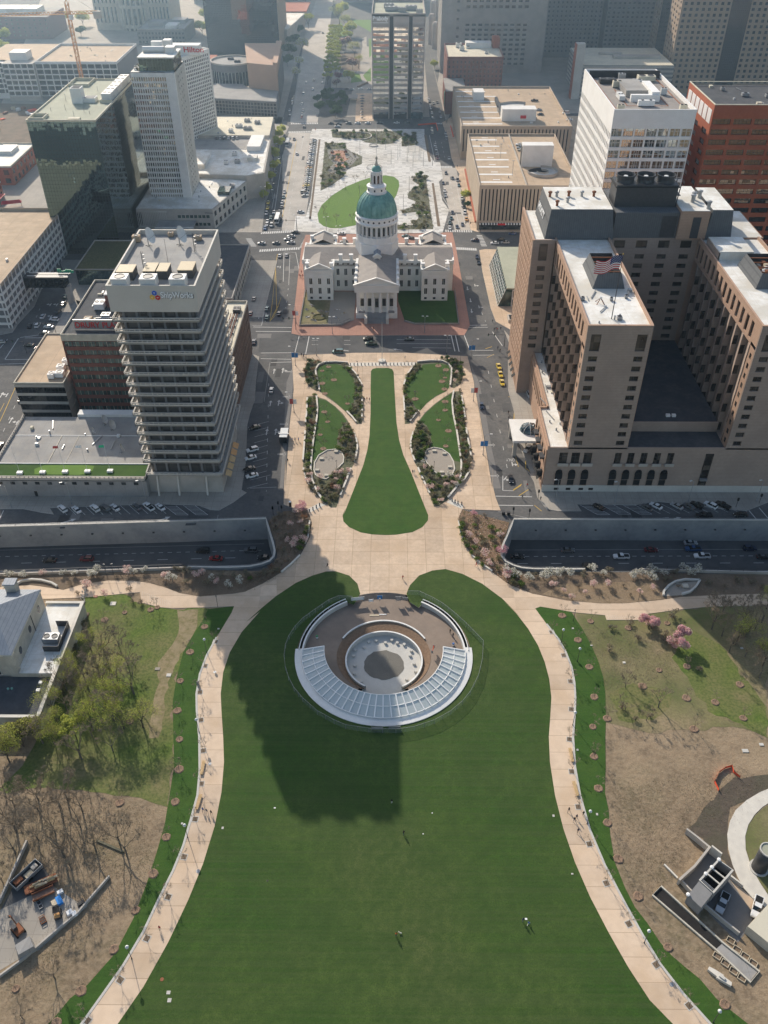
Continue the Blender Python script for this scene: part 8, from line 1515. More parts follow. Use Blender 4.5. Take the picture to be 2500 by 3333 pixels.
for k,x in enu(ars):
 o=aw(B_,(55.4,247.),F,x-55.4,3.,2.6,7.2,'black',KS,'arch_window',.05)
 b=MB()
 for i in rg(9):
  a0,a1=math.pi*i/9,math.pi*(i+1)/9;P=lambda a,y,r:(x+r*mcos(a),y,8.2+r*msin(a));b.add([P(a0,246.9,1.35),P(a1,246.9,1.35),P(a1,245.9,1.15),P(a0,245.9,1.15)],[(0,1,2,3)],'black')
 b.add([(x-1.35,246.9,8.2),(x-1.15,245.9,6.6),(x+1.15,245.9,6.6),(x+1.35,246.9,8.2)],[(0,1,2,3)],'black');b.bd('arched_awning',B_.r)
for k,x in enu(((60.4,244.6)[0],(64.7,244.6)[0],(69.3,244.8)[0],(72.9,245.)[0])):MB().b(x-.8,x+.8,246.7,246.84,.9,1.8,'void').bd('grille',B_.r)
x=(112.4,245.9)[0];MB().b(x-1.4,x+1.4,246.85,246.98,3.2,17,'gbrn').bd('tall_window',B_.r);MB().b(x-1.3,x+1.3,246.,247.,5.6,6.4,'ssha').bd('balcony',B_.r)
B_.p('podium_roof').b(56,62.4,247.6,272.8,PZ,PZ+.1,'rwht').b(59.2,62.4,272.8,315,PZ,PZ+.1,'rwht');B_.p('side_parapet').b(55.3,56.1,246.95,247.,PZ,PZ+.8,K)
B_.fcd((58.6,315),L_SIDE,41,9,18,12,1,.5,.7,.35,K,'glass');B_.fcd((55.4,272.8),L_SIDE,25.3,9.6,18,5,1,.5,.55,.35,K,'gbrn');B_.fcd((55.4,272.8),L_SIDE,25.3,.3,9.6,5,1,.55,.6,.3,K,'glass')
for k in rg(4):
 y=251+k*5;b=MB()
 for i in rg(8):
  a0,a1=math.pi*i/8,math.pi*(i+1)/8;P=lambda a,xx,r:(xx,y+r*mcos(a),5.2+r*msin(a));b.add([P(a0,55.,1.7),P(a1,55.,1.7),P(a1,53.4,1.4),P(a0,53.4,1.4)],[(3,2,1,0)],'black')
 b.add([(53.4,y-1.4,3.4),(53.4,y+1.4,3.4),(55,y+1.7,5.2),(55,y-1.7,5.2)],[(3,2,1,0)],'black');b.add([(53.4,y+1.4*mcos(math.pi*i/8),5.2+1.4*msin(math.pi*i/8))for i in rg(9)],[tr((9))],'black');b.bd('awning',B_.r);MB().b(53.6,55.4,y-1.6,y+1.6,12.6,13.4,'mdrk').bd('balcony',B_.r)
def tower(x0,x1,right_visible,hh=66.):
 w.b(x0+2.,x1,247.6,320,PZ,hh-1,KS);w.b(x0,x0+.5,247.5,320,57.2,58.2,K);w.b(x0,x0+.5,247.5,320,64.2,hh,K);w.b(x0,x1,247.,247.6,64.2,hh,KS);w.b(x1-.5,x1,247.6,320,hh-1,hh,K);B_.p('roof').b(x0+.5,x1-.5,247.6,319.6,hh-1,hh-.9,'rwht')
 c_=B_.p('coping');c_.b(x0-.1,x0+.6,246.9,320,hh,hh+.2,K);c_.b(x0+.6,x1,246.9,247.7,hh,hh+.2,K);c_.b(x1-.6,x1+.1,247.7,320,hh,hh+.2,K)
 W_=x1-x0;zz0=20.4
 for r in rg(10):
  z0=zz0+r*3.65;w.b(x0,x1,247.,247.6,z0-(1.6 if r==0 else 1.75),z0,KS)
  e=x0
  for c in(.15,.86):
   a=x0+W_*c;w.b(e,a-1.45,247.,247.6,z0,z0+1.9,KS);B_.pane((x0,247.6),F,a-x0,2.9,z0,1.9,'gbrn',.1);w.b(a-.06,a+.06,247.35,247.45,z0,z0+1.9,'mdrk');e=a+1.45
  w.b(e,x1,247.,247.6,z0,z0+1.9,KS)
 zt=zz0+9*3.65+1.9;w.b(x0,x1,247.,247.6,zt,57.,KS);e=x0
 for c in(.15,.86):a=x0+W_*c;w.b(e,a-1.6,247.,247.6,57.,63.,KS);B_.pane((x0,247.6),F,a-x0,3.2,57.,6.,'gbrn',.1,'tall_window');e=a+1.6
 w.b(e,x1,247.,247.6,57.,63.,KS);w.b(x0,x1,247.,247.6,63.,64.2,KS)
 B_.fcd((x0+.5,320),L_SIDE,68,58.2,64.2,14,1,.5,.94,.5,K,'gbrn',name='slot_window');w.b(x0,x0+.5,247.5,252,PZ,64.2,K)
 for r in rg(10):B_.pane((x0,252),L_SIDE,2.4,1.5,20.4+r*3.65,1.8,'gbrn',.03,'corner_window')
 g=MB();nC,nR=10,10;cw,rh=68./nC,3.83
 for c in rg(nC):
  y=252+cw*c;zb,zt=PZ+.1,57.2;g.add([(x0-.2,y,zb),(x0+2,y,zb),(x0+2,y,zt),(x0-.2,y,zt),(x0+2,y+cw,zb),(x0+2,y+cw,zt)],[(0,1,2,3),(4,0,3,5),(3,2,5)],KS)
  for r in rg(nR):
   if r%2==0:B_.pane((x0-.2,y),F,.85,1.6,zb+rh*r+.35,rh-.5,'gbrn',.05,'bay_window')
   else:g.b(x0-.22,x0+1.95,y-.12,y,zb+rh*r+.1,zb+rh*(r+1)-.1,KS)
 g.bd('checkered_bays',B_.r)
 s=MB();a,c=x0+W_*.32,x1-3.;y0,y1=276,296;zb=hh-.9
 for(p,q)in(((a,y0),(c,y0)),((c,y0),(c,y1)),((c,y1),(a,y1)),((a,y1),(a,y0))):
  ix=lambda v:(v[0]+(1.6 if v[0]==a else-1.6),v[1]+(1.6 if v[1]==y0 else-1.6));i0,i1=ix(p),ix(q);s.add([(*p,zb),(*q,zb),(*i1,zb+5),(*i0,zb+5)],[(0,1,2,3)],'mansard');s.add([(*i0,zb+5),(*i1,zb+5),(*i1,zb+1),(*i0,zb+1)],[(0,1,2,3)],'mdrk')
 s.b(a+1.7,c-1.7,y0+1.7,y1-1.7,zb+.9,zb+1.,'rdrk')
 s.bd('roof_house',B_.r);rr=RR(int(x0));plm=MB()
 for k in rg(16):xx,yy=rr.uniform(a+2,c-4),rr.uniform(y0+2,y1-4);plm.b(xx,xx+rr.uniform(.6,2),yy,yy+rr.uniform(.6,2.4),zb+1,zb+rr.uniform(1.6,4.2),rr.choice(['mwht','rust','mdrk','mgry','wpal']))
 for k in rg(4):plm.bar((a+1.6,y0+3+k*4,zb+4.8),(c-1.6,y0+3+k*4,zb+4.8),.25,.35,'rust')
 plm.bd('roof_plant',B_.r)
tower(62.4,83.,True);tower(117.2,140.,False)
B_.fcd((83.,247.6),R_SIDE,72,PZ+4,64,16,12,.5,.5,.3,K,'gbrn','far_wall')
w.b(62.9,83,319.6,320,65,67.4,K)
B_.p('atrium_roof').b(83.3,117.2,258.6,320,PZ,22.4,'rdrk').b(83.3,117.2,248,258.6,PZ,PZ+.1,'rdrk');w.b(83.3,117.2,258.,258.6,PZ,22.8,KS);MB().b(99.5,101,262,263.2,22.4,23.2,'wpnt').b(101.6,103,262,263.2,22.4,23.2,'wpnt').bd('roof_vent',B_.r)
w.b(54.,142,320.6,349,0,65.4,K);B_.fcd((83.3,320.6),F,33.9,22.4,60,4,10,.42,.5,.5,KS,'gbrn');B_.fcd((83.3,320.6),F,33.9,60,66,4,1,.5,.5,.5,KS,'gbrn')
w.b(54.,61.8,315.4,320.6,0,65.4,KS);B_.fcd((53.6,315.4),F,8.4,20.5,57.2,1,10,.38,.52,.4,KS,'gbrn');B_.fcd((53.6,315.4),F,8.4,57.2,66.4,1,1,.38,.72,.4,KS,'gbrn');w.b(53.6,62,315.,315.4,0,20.5,KS);B_.fcd((54.,349),L_SIDE,33.6,8,66.4,10,16,.3,.7,.4,K,'gbrn','side_wall',name='slot_window');w.b(53.6,54,315.4,349,0,8,K)
[MB().b(*q,'rwht').bd('back_roof',B_.r)for q in((54.4,60.5,315.8,348.6,65.4,65.5),(118,141.5,321,348.6,65.4,65.5),(62.8,83,314,320.6,65.1,65.3),(108.4,118.8,318.8,345.8,76.2,76.35))];w.b(53.6,54.4,315,349.4,66.4,66.6,K);w.b(54.4,62,315,315.8,66.4,66.6,KS)
m_=B_.p('mansard_roof')
def frustum(b,x0,x1,y0,y1,z0,z1,ins,mt='mansard',top='rwht'):
 v=[(x0,y0,z0),(x1,y0,z0),(x1,y1,z0),(x0,y1,z0),(x0+ins,y0+ins,z1),(x1-ins,y0+ins,z1),(x1-ins,y1-ins,z1),(x0+ins,y1-ins,z1)]
 b.add(v,[(0,1,5,4),(1,2,6,5),(2,3,7,6),(3,0,4,7)],mt);b.add(v,[(4,5,6,7)],top)
frustum(m_,58.4,84.5,318.4,346,65.5,76.4,1.6);m_.b(84.3,108.2,320,345,65.5,75.2,'mansard');w.b(108.2,119,318.6,346,65.5,76.2,K);frustum(m_,119,129,319,346,65.5,76.2,1.2);MB().b(113,116,318.45,318.6,66,74,'mdrk').bd('louver',B_.r);MB().b(102,107.5,319.85,320,66,74,'mdrk').bd('louver',B_.r)
B_.p('end_house').b(118.6,131,300,314,65.1,68.4,'rwht').b(118.4,119,300,314,65.1,68,KS)
B_.p('glazed_end').b(127,140,247.02,247.1,57,63,'gblu')
ltr('HYATT',(58.7,342.5,69.4),3.4,'swht',B_.r,rz=-math.pi/2,rx=R(81.6),width=14,bold=.12,name='sign_lettering')
B_.fin()
t=em('cooling_tower',(96,331,75.2),0,'big black cooling tower with three round fans on top of the hotel','cooling tower');o=MB().b(-11.5,11.5,-5,5,0,8.,'mdrk').b(-12,12,-5.4,5.4,7.2,7.5,'black').sub('housing',t)
for k in rg(3):o=MB().l(-7.6+7.6*k,0,[(3.4,8),(3.2,9),(3.5,10.6),(3.2,10.6),(3.,9),(.01,8.9)],22,'mdrk').cyl(-7.6+7.6*k,0,8.9,10.,.9,.8,12,'mwht').sub('fan',t)
o=MB().bar((12,-4,0),(12.6,-4,8),.3,.3,'mdrk').bar((12,2,0),(12.6,2,8),.3,.3,'mdrk').b(12,13.2,-4,4,3.8,4,'mdrk').sub('ladder',t)
for i,p in enu([(61.2,333.3),(63.8,333.4),(68.5,333.8),(73.5,333.8),(78.1,333.8),(67.,327.1),(62.5,323.5)]):tag(MB().l(p[0],p[1],[(.5,76.3),(.5,77.8),(.8,77.9),(.8,78.4),(.01,78.7)],8,'mgry' if i%2 else 'rust').bd('roof_vent'),'mushroom vent on the left white mansard roof of the hotel, %s of seven'%ORD[i],'vent','vents on the left mansard roof')
for i,p in enu([(115.6,330.7),(118.3,332.5),(114.5,328.),(118.5,321.)]):tag(MB().l(p[0],p[1],[(.7,76.3),(.7,78.6),(1.,78.7),(1.,79.2),(.01,79.5)],8,'mgry').bd('roof_vent'),'pipe vent on the right white roof of the hotel top, %s of four'%ORD[i],'vent','vents on the right white roof')
for i,(p,w_)in enu((((64.1,267.2),1.2),((73.6,266.9),1),((78.9,268.8),1),((73.5,253.3),1.6))):acu('roof_box','small grey roof box near the flag pole on the hotel tower, %s of four'%ORD[i],p[0],p[1],65.1,w_,w_,1.1,1,cat='roof box')
p=(69.5,265.);t=em('roof_tripod',(p[0],p[1],65.1),0,'rusty tripod frame behind the flag pole on the hotel tower','tripod');b=MB()
for k in rg(4):a=1.57*k+.78;b.bar((1.8*mcos(a),1.8*msin(a),0),(0,0,1.8),.18,.18,'rust')
o=b.sub('leg',t);o=MB().b(-.4,.4,-.4,.4,1.7,2.3,'mwht').sub('head',t)
p=(71.1,253.6);t=em('flag_pole',(p[0],p[1],65.1),0,'tall dark flag pole with striped national flag on the hotel tower roof','flag pole')
top=V3((0,0,21.5));o=MB().t([(0,0,0),tuple(top)],.16,6,'mdrk',.08).sub('pole',t)
o=MB().l(0,0,[(.01,21.4),(.22,21.6),(.01,21.9)],8,'sign_yellow').sub('finial',t)
def flag_pt(u,v):
 x=-7.6*u;return(x-.4*v,.7*msin(u*7.5+v*.8)*(.3+u),21.-4.4*v-1.5*u+.45*msin(u*6.))
b=MB();nu=20
for r in rg(13):
 for c in rg(nu):
  if r<7 and c<nu*.42:m__='flag_blue'
  else:m__='flag_red' if r%2==0 else 'fwht'
  u0,u1,v0,v1=c/nu,(c+1)/nu,r/13,(r+1)/13;b.add([flag_pt(u0,v0),flag_pt(u1,v0),flag_pt(u1,v1),flag_pt(u0,v1)],[(0,1,2,3)],m__)
for r in rg(9):
 for c in rg(6 if r%2==0 else 5):
  u_,v_=(.42*(c+(.5 if r%2==0 else 1.))/6),(7/13)*(r+.5)/9
  for sg in(-1,1):
   q=V3(flag_pt(u_,v_));b.add([q+V3((.09*mcos(1.2566*i+1.5708),sg*.03,.09*msin(1.2566*i+1.5708)))for i in rg(5)],[tr((5))if sg<0 else(4,3,2,1,0)],'fwht')
o=b.sub('flag',t)
t=em('entrance_canopy',(51,277,0),0,'pale flat entrance canopy with glass dome beside the hotel','canopy');MB().b(46.6,58.5,268,283,6.6,7.6,'wcon').bd('roof',t);MB().l(53.5,275.5,[(3.6*mcos(i*.196),7.6+2.6*msin(i*.196))for i in rg(9)],16,'gblu').bd('glass_dome',t);b=MB()
for k in rg(8):a=6.2832*k/8;b.t([(53.5+3.66*mcos(i*.196)*mcos(a),275.5+3.66*mcos(i*.196)*msin(a),7.62+2.64*msin(i*.196))for i in rg(9)],.09,4,'mwht')
b.bd('rib',t);[MB().b(47,48.4,y,y+1.4,0,6.6,'conc').bd('pier',t)for y in(268.6,281)]
t=em('street_awnings',(53,335,3),0,'row of small black awnings on the street side of the left hotel block','awning')
for k in rg(5):y=322+k*5;MB().add([(53.6,y,4.6),(53.6,y+2.4,4.6),(52.2,y+2.4,3.2),(52.2,y,3.2)],[(3,2,1,0)],'black').bd('canopy',t)
def loft(b,secs,m):
 """secs: (y, half width, z low, z high, top half width)"""
 n=len(secs);vs=[]
 for y,hw,z0,z1,tw in secs:vs+=[(-hw,y,z0),(-hw*1.02,y,z0+(z1-z0)*.55),(-tw,y,z1),(tw,y,z1),(hw*1.02,y,z0+(z1-z0)*.55),(hw,y,z0)]
 fs=[]
 for k in rg(n-1):
  for i in rg(6):j=(i+1)%6;fs.append((k*6+i,k*6+j,k*6+6+j,k*6+6+i))
 fs+=[tr((5,-1,-1)),tr(((n-1)*6,n*6))]
 return b.add(vs,fs,m)
SHAPES=dict(s=(4.7,1.82,[(-2.35,.78,.35,.75,.7),(-2.2,.88,.25,.95,.8),(-1.3,.91,.22,1.,.82),(.6,.91,.22,.98,.82),(1.7,.89,.22,.88,.8),(2.25,.82,.27,.72,.7),(2.35,.7,.35,.6,.6)],[(-1.75,.98),(-1.05,1.44),(.2,1.46),(1.05,.97)],.66),u=(4.8,1.92,[(-2.4,.86,.4,.95,.8),(-2.3,.93,.3,1.1,.86),(-1.,.95,.28,1.12,.87),(.7,.95,.28,1.1,.87),(1.8,.93,.28,1.03,.84),(2.3,.86,.32,.9,.76),(2.4,.76,.4,.75,.66)],[(-2.2,1.1),(-1.9,1.72),(.15,1.76),(1.05,1.08)],.72),v=(5.2,1.98,[(-2.6,.92,.35,1.1,.86),(-2.5,.98,.28,1.2,.9),(1.3,.98,.28,1.15,.9),(2.3,.93,.3,1.,.82),(2.6,.8,.4,.8,.7)],[(-2.5,1.18),(-2.35,1.98),(.7,2.),(1.75,1.12)],.78),p=(5.6,1.96,[(-2.8,.9,.5,1.05,.86),(-2.75,.96,.38,1.12,.9),(-.6,.97,.36,1.12,.9),(1.4,.97,.36,1.15,.9),(2.4,.93,.36,1.08,.84),(2.7,.88,.42,.95,.78),(2.8,.78,.5,.8,.68)],[(-.7,1.12),(-.5,1.78),(.6,1.8),(1.35,1.13)],.74))
KNAME=dict(s=('sedan','car'),u=('suv','car'),v=('van','van'),p=('pickup','pickup truck'))
def make_car(k,color,detail):
 L_,W_,secs,g,rw=SHAPES[k];pm='paint_'+color;nm_='taxi' if color=='yellow' else KNAME[k][0];t=em(nm_,(0,0,0),0,'car',KNAME[k][1])
 one=MB();get=(lambda:MB())if detail else(lambda:one)
 def put(nm,b,sm=False):
  if detail:
   o=b.bd(nm,None);o.parent=t
   return o
 b=get();loft(b,secs,pm)
 if k=='p':b.b(-.78,.78,-2.6,-.85,1.121,1.13,'black').b(-.95,-.8,-2.7,-.75,1.1,1.2,pm).b(.8,.95,-2.7,-.75,1.1,1.2,pm)
 put('body',b)
 (y0,z0),(y1,z1),(y2,z2),(y3,z3)=g;wb=secs[2][4];tw=rw
 P=lambda s,y,z,w:(s*w,y,z)
 b=get();b.add([P(-1,y1,z1,tw),P(1,y1,z1,tw),P(1,y2,z2,tw),P(-1,y2,z2,tw)],[(0,1,2,3)],pm);put('roof',b)
 b=get();b.add([P(-1,y2,z2,tw),P(1,y2,z2,tw),P(1,y3,z3,wb),P(-1,y3,z3,wb)],[(0,1,2,3)],'cglas');put('windshield',b)
 b=get();b.add([P(1,y1,z1,tw),P(-1,y1,z1,tw),P(-1,y0,z0,wb),P(1,y0,z0,wb)],[(0,1,2,3)],'cglas');put('rear_window',b)
 for s in(-1,1):
  b=get();f=[P(s,y0,z0,wb),P(s,y3,z3,wb),P(s,y2,z2,tw),P(s,y1,z1,tw)];b.add(f,[(0,1,2,3)if s>0 else(3,2,1,0)],'cglas');ym=(y1+y2)/2
  b.add([(s*(wb+.01),ym-.05,z0),(s*(wb+.01),ym+.05,z0),(s*(tw+.02),ym+.05,z2),(s*(tw+.02),ym-.05,z2)],[(0,1,2,3)if s>0 else(3,2,1,0)],pm);put('side_window',b)
  b=get();b.b(s*.62-.16,s*.62+.16,L_/2-.18,L_/2-.02,.62,.76,'lamp_clear');put('headlight',b)
  b=get();b.b(s*.66-.14,s*.66+.14,-L_/2+0.,-L_/2+.14,.7,.86,'lamp_red');put('tail_light',b)
  for y in(-L_*.29,L_*.31):
   b=get();n=12;x0,x1=s*(W_/2-.2),s*(W_/2+.02)
   vs=[(x,y+.33*mcos(6.2832*i/n),.33+.33*msin(6.2832*i/n))for x in(x0,x1)for i in rg(n)];b.add(vs,[(i,(i+1)%n,n+(i+1)%n,n+i)for i in rg(n)]+[tr((n,2*n))],'tyre')
   b.add([(x1+s*.01,y+.19*mcos(6.2832*i/n),.33+.19*msin(6.2832*i/n))for i in rg(n)],[tr((n))],'rim');put('wheel',b)
 if color=='yellow':
  b=get();b.b(-.35,.35,-.5,-.25,z1+.01,z1+.2,'swht');put('roof_sign',b)
 if not detail:
  OB.remove(t);t=one.bd(nm_,None);tag(t,'car',KNAME[k][1])
 return freeze(t)
CARS={};CNT={};PEND=[]
def car(p,rz,code,where,group,z=0.,detail=True):
 color,k=dict(W='white',S='silver',G='grey',K='black',R='red',M='maroon',B='blue',N='navy',T='teal',E='green',Y='yellow',A='tan',O='orange')[code[0]],code[1];PEND.append((p,rz,color,k,where,group,z,detail))
def cars_done():
 tot={}
 for c in PEND:tot[(c[2],c[3],c[4])]=tot.get((c[2],c[3],c[4]),0)+1
 for(p,rz,color,k,where,group,z,detail)in PEND:
  key=(k,color,detail)
  if key not in CARS:CARS[key]=make_car(k,color,detail)
  kk=(color,k,where);i=CNT.get(kk,0);CNT[kk]=i+1
  nm={'s':'sedan','u':'suv','v':'van','p':'pickup'}[k];cl='taxi' if color=='yellow' else nm
  lab=('%s %s %s'%(color,cl,where))if tot[kk]==1 else('%s %s %s %s'%(ordn(i),color,cl,where))
  o=pl(CARS[key],(p[0],p[1],z),rz,lab,group)
TZ=TD+.03
for(p,c)in(((-116.6,217.4),'Ks'),((-104.,218.1),'Mu'),((-59.6,218.7),'Rs'),((-64.7,222.6),'Ku'),((-48.1,223.),'Gu'),((-43.,219.2),'Ks')):car(p,R(88),c,'on the left sunken highway','cars on the sunken highway',TZ)
for(p,c)in(((44.4,220.5),'Ks'),((62.3,223.9),'Gs'),((80.2,220.6),'Wp'),((91.3,224.3),'Ms'),((106.1,228.1),'Ss'),((106.,224.8),'Bp'),((108.1,221.1),'Wp'),((126.,225.4),'Nu'),((129.2,221.),'Ks'),((68.2,215.8),'Ku')):car(p,R(90)if 'p'==c[1]else R(-90),c,'on the right sunken highway, from the left','cars on the sunken highway',TZ)
for(p,c)in(((-115.4,234.9),'Wu'),((-110.3,234.5),'Ws'),((-104.,235.3),'Wu'),((-100.3,235.5),'Gu'),((-97.1,235.8),'Ws'),((-89.4,236.2),'Gs'),((-85.2,236.3),'Wp'),((-81.1,236.2),'Ws')):car(p,R(45),c,'in the angled row before the podium','cars parked before the podium')
for(p,c)in(((74.1,237.5),'Ks'),((91.,237.2),'Gs'),((94.6,238.2),'Ws'),((102.,238.2),'Ss'),((106.1,238.1),'Gs'),((109.2,238.7),'Ku'),((114.1,238.7),'Wu'),((118.4,238.6),'Kp')):car(p,R(45),c,'in the angled row before the hotel','cars parked before the hotel')
car((110.1,233.),R(92),'Kp','driving past the hotel parking row','cars on the service road');car((123.,233.5),R(95),'Ks','driving past the hotel parking row','cars on the service road')
for(p,c,a)in(((48.3,336.3),'Ys',186),((48.4,329.5),'Ys',184),((48.4,322.4),'Ys',183),((38.1,303.9),'Ns',180),((49.7,285.9),'Ws',188),((44.8,253.5),'Ks',180),((59.,312.6),'Wu',185),((53.3,272.7),'Wu',145)):car(p,R(a),c,'on the street beside the big hotel','cars beside the big hotel')
for(p,c,a)in(((-10.1,361.3),'Ku',90),((-8.6,356.8),'Ep',90),((-23.7,348.9),'Tv',88),((8.9,361.5),'Ks',92),((-63.1,358.3),'Ns',0)):car(p,R(a),c,'on the street before the courthouse','cars before the courthouse')
for(p,c,a)in(((-50.3,315.5),'Ss',0),((-53.9,287.1),'Ks',116),((-52.9,271.5),'Wu',116),((-52.9,266.3),'Ws',116),((-52.5,259.1),'Ks',116),((-50.9,255.),'Ws',113),((-68.7,403.4),'Gs',0),((-60.9,392.3),'Ts',0),((-59.9,383.),'Ts',0),((-54.4,387.1),'Ks',0),((-68.3,387.),'Ms',0),((-61.1,457.3),'Ss',0),((-57.5,458.),'Ss',0)):car(p,R(a),c,'on the avenue left of courthouse and square','cars on the near avenue')
for(p,c,a)in(((-55.6,491.7),'Ks',80),((-57.5,485.6),'Ss',90),((-58.9,481.1),'Ss',90),((-56.8,476.3),'Ss',90),((-73.3,474.9),'Ss',90),((-65.,475.5),'Gs',90),((-28.6,489.4),'Ss',90),((-26.5,477.7),'Ks',90),((8.8,486.4),'Ts',90),((11.7,483.4),'Ks',90),((48.4,480.7),'Ns',92),((59.3,476.4),'Ws',90),((63.3,481.3),'Ku',90),((65.4,477.2),'Ss',90),((70.9,490.3),'Bs',90),((47.8,457.1),'Ns',180),((48.1,449.2),'Ks',180)):car(p,R(a),c,'on the cross street behind the courthouse','cars behind the courthouse')
cl='Gs Ss Ks Gu Ws Ss Ws Gs Su Bs Ss Ws Ns Ss Wu Gs Os Ss Gs Ss Ks Ws Ss Ws As Ys Ks Gs Rs Ss'.split()
for i in rg(28):a,b_=V3((-58.,672.8)),V3((-55.1,563.6));p=a.lerp(b_,i/27);car((p.x,p.y),R(-68),cl[i],'in the long angled row beside the tiled square','cars in the long angled row',0,False)
for(p,c,a)in(((-55.6,558.9),'Sv',-72),((-54.9,552.8),'Ss',-72),((-55.1,524.2),'Ss',-85)):car(p,R(a),c,'at the near end of the angled row','cars in the long angled row')
for(p,c)in(((-76.8,540.1),'Ys'),((-76.2,531.),'Ys'),((-75.7,521.1),'Su'),((-72.4,514.2),'Ts'),((-73.7,508.3),'Ws'),((-73.5,503.5),'Ss'),((-73.9,497.8),'Bs'),((-70.7,502.2),'Su'),((-71.4,523.4),'Ss'),((-68.2,524.4),'Gs'),((-67.5,532.9),'Gs'),((-68.1,540.7),'Ss'),((-68.2,550.2),'Ts'),((-68.6,559.9),'Ss'),((-76.8,564.5),'Ts'),((-78.1,597.5),'Ss'),((-78.4,615.1),'Ss'),((-79.,628.6),'Ss'),((-79.7,672.),'Ns'),((-80.5,682.5),'Gs'),((-72.4,674.1),'Ks'),((-67.3,638.8),'Ws'),((-67.5,706.),'Gs')):car(p,R(180 if p[0]<-68 else 0),c,'on the avenue beside the tiled square','cars on the middle avenue',0,False)
for(p,c)in(((31.8,791.3),'Ws'),((32.3,782.3),'Gs'),((32.4,768.1),'Ws'),((32.5,759.6),'Ss'),((33.,745.),'Ss'),((33.2,731.9),'Gs'),((35.6,775.7),'Ss'),((38.8,779.),'Gs'),((39.2,758.5),'Ks'),((39.5,750.2),'Ss'),((39.9,734.9),'Ss'),((31.4,700.2),'As'),((31.5,691.),'Au'),((41.6,690.2),'Ss'),((41.9,683.),'Ss'),((41.9,676.),'Gs'),((32.5,659.6),'Ss'),((32.8,650.5),'Ss'),((32.9,638.4),'Gs'),((33.,629.7),'Ms'),((41.2,629.5),'Ss'),((37.5,597.6),'Ks'),((41.4,587.),'Ks'),((44.5,583.6),'Sv'),((44.8,573.4),'Ts'),((34.7,577.4),'Ns'),((34.9,562.7),'Ws'),((35.,553.7),'Ss'),((45.2,548.7),'Ws'),((45.3,541.3),'Ks'),((45.6,533.4),'Ks'),((45.4,523.9),'Wu'),((45.7,513.),'Os'),((37.9,523.9),'Ns'),((36.7,514.7),'Ts'),((35.4,507.3),'Es'),((34.9,499.1),'Ws'),((39.4,500.8),'Ns'),((42.8,504.6),'Ns')):car(p,R(180 if p[0]>40 else 182),c,'on the street beside the tan garages','cars beside the tan garages',0,False)
for(p,c)in(((-47.3,715.5),'Ks'),((-41.1,714.1),'Ks'),((-41.7,707.3),'Ss'),((-33.4,716.),'Ku'),((-26.2,716.5),'Ws'),((-18.3,716.6),'Ws'),((-9.,717.6),'Ku'),((4.4,717.7),'Ws'),((12.5,717.8),'Ku')):car(p,R(90),c,'in the row before the grey office slab','cars before the grey office slab',0,False)
for(p,c)in(((-34.9,821.4),'Ss'),((-26.9,823.2),'Ws'),((-19.5,821.6),'Ss'),((-39.4,823.2),'Ks')):car(p,R(90),c,'on the cross street beyond the sculpture trees','cars beyond the sculpture trees',0,False)
for(p,c)in(((-81.8,741.3),'Ss'),((-83.2,753.7),'Ss'),((-82.8,774.2),'Ss'),((-83.7,784.8),'Ws'),((-83.4,794.),'Gs'),((-74.5,772.7),'Ss'),((-72.,753.7),'Ss'),((-72.,741.4),'Ss'),((-71.6,733.6),'Rs'),((-59.4,739.),'Ss'),((-75.8,804.1),'Wv'),((-68.9,820.),'Wu'),((-76.8,844.8),'Ss'),((-70.5,854.1),'Ks'),((-75.6,1067.6),'Gs'),((-94.5,1149.8),'Ks'),((-69.3,1109.9),'Ku'),((-62.1,845.),'Ss'),((-62.5,863.5),'Gs'),((-62.9,882.8),'Ss'),((-63.8,902.8),'Gs'),((-65.5,975.4),'Ks'),((-66.4,995.1),'Gs'),((-73.6,1232.4),'Ku'),((-74.7,1268.3),'Gs')):car(p,R(0 if p[0]>-60 else 180),c,'far up the avenue','cars far up the avenue',0,False)
for(p,c,a)in(((107.9,698.1),'Kp',90),((107.8,672.7),'Ss',90),((107.4,660.8),'Ks',90),((126.1,664.),'Wv',90),((126.1,647.3),'Ws',90),((95.8,656.4),'Ns',0),((95.9,647.9),'Ss',60),((95.6,670.4),'Ks',90)):car(p,R(a),c,'on the rear garage deck','cars on the garage decks',21.2,False)
for(p,c,a)in(((82.2,576.6),'Ws',90),((82.1,569.6),'Su',80),((82.2,565.2),'As',85)):car(p,R(a),c,'on the front garage deck','cars on the garage decks',24.7,False)
for i,c in enu(('Gs','Ss','Gu','Ws','Wu','Ss')):p=V3((-120.9,622.8)).lerp(V3((-106.7,624.1)),i/5);car((p.x,p.y),R(10),c,'on the hotel podium deck','cars on the hotel podium deck',14.9,False)
for(p,c,a)in(((-169.1,383.2),'Ws',0),((-162.5,379.9),'Wu',80),((-168.6,373.8),'Wu',0),((-163.,372.5),'Ws',85),((-172.2,373.1),'Ks',10),((-163.4,397.2),'Ks',0),((-163.2,388.4),'Ku',0),((-163.,366.1),'Ks',95),((-166.4,354.3),'Ks',90),((-160.4,351.9),'Rs',90),((-154.3,307.6),'Ks',0),((-158.9,322.5),'Wu',0),((-164.6,405.8),'Ts',0),((-151.,273.4),'Ku',0),((-180.3,357.1),'Ss',90)):car(p,R(a),c,'at the left edge crossing','cars at the left edge crossing')  # the red sedan stands in for a red light flare
car((75.7,95.),R(145),'Sp','in the service yard shade','service yard trucks',.05);car((83.2,94.1),R(150),'Wp','in the sun by the cream service roof','service yard trucks',.13)
cars_done()
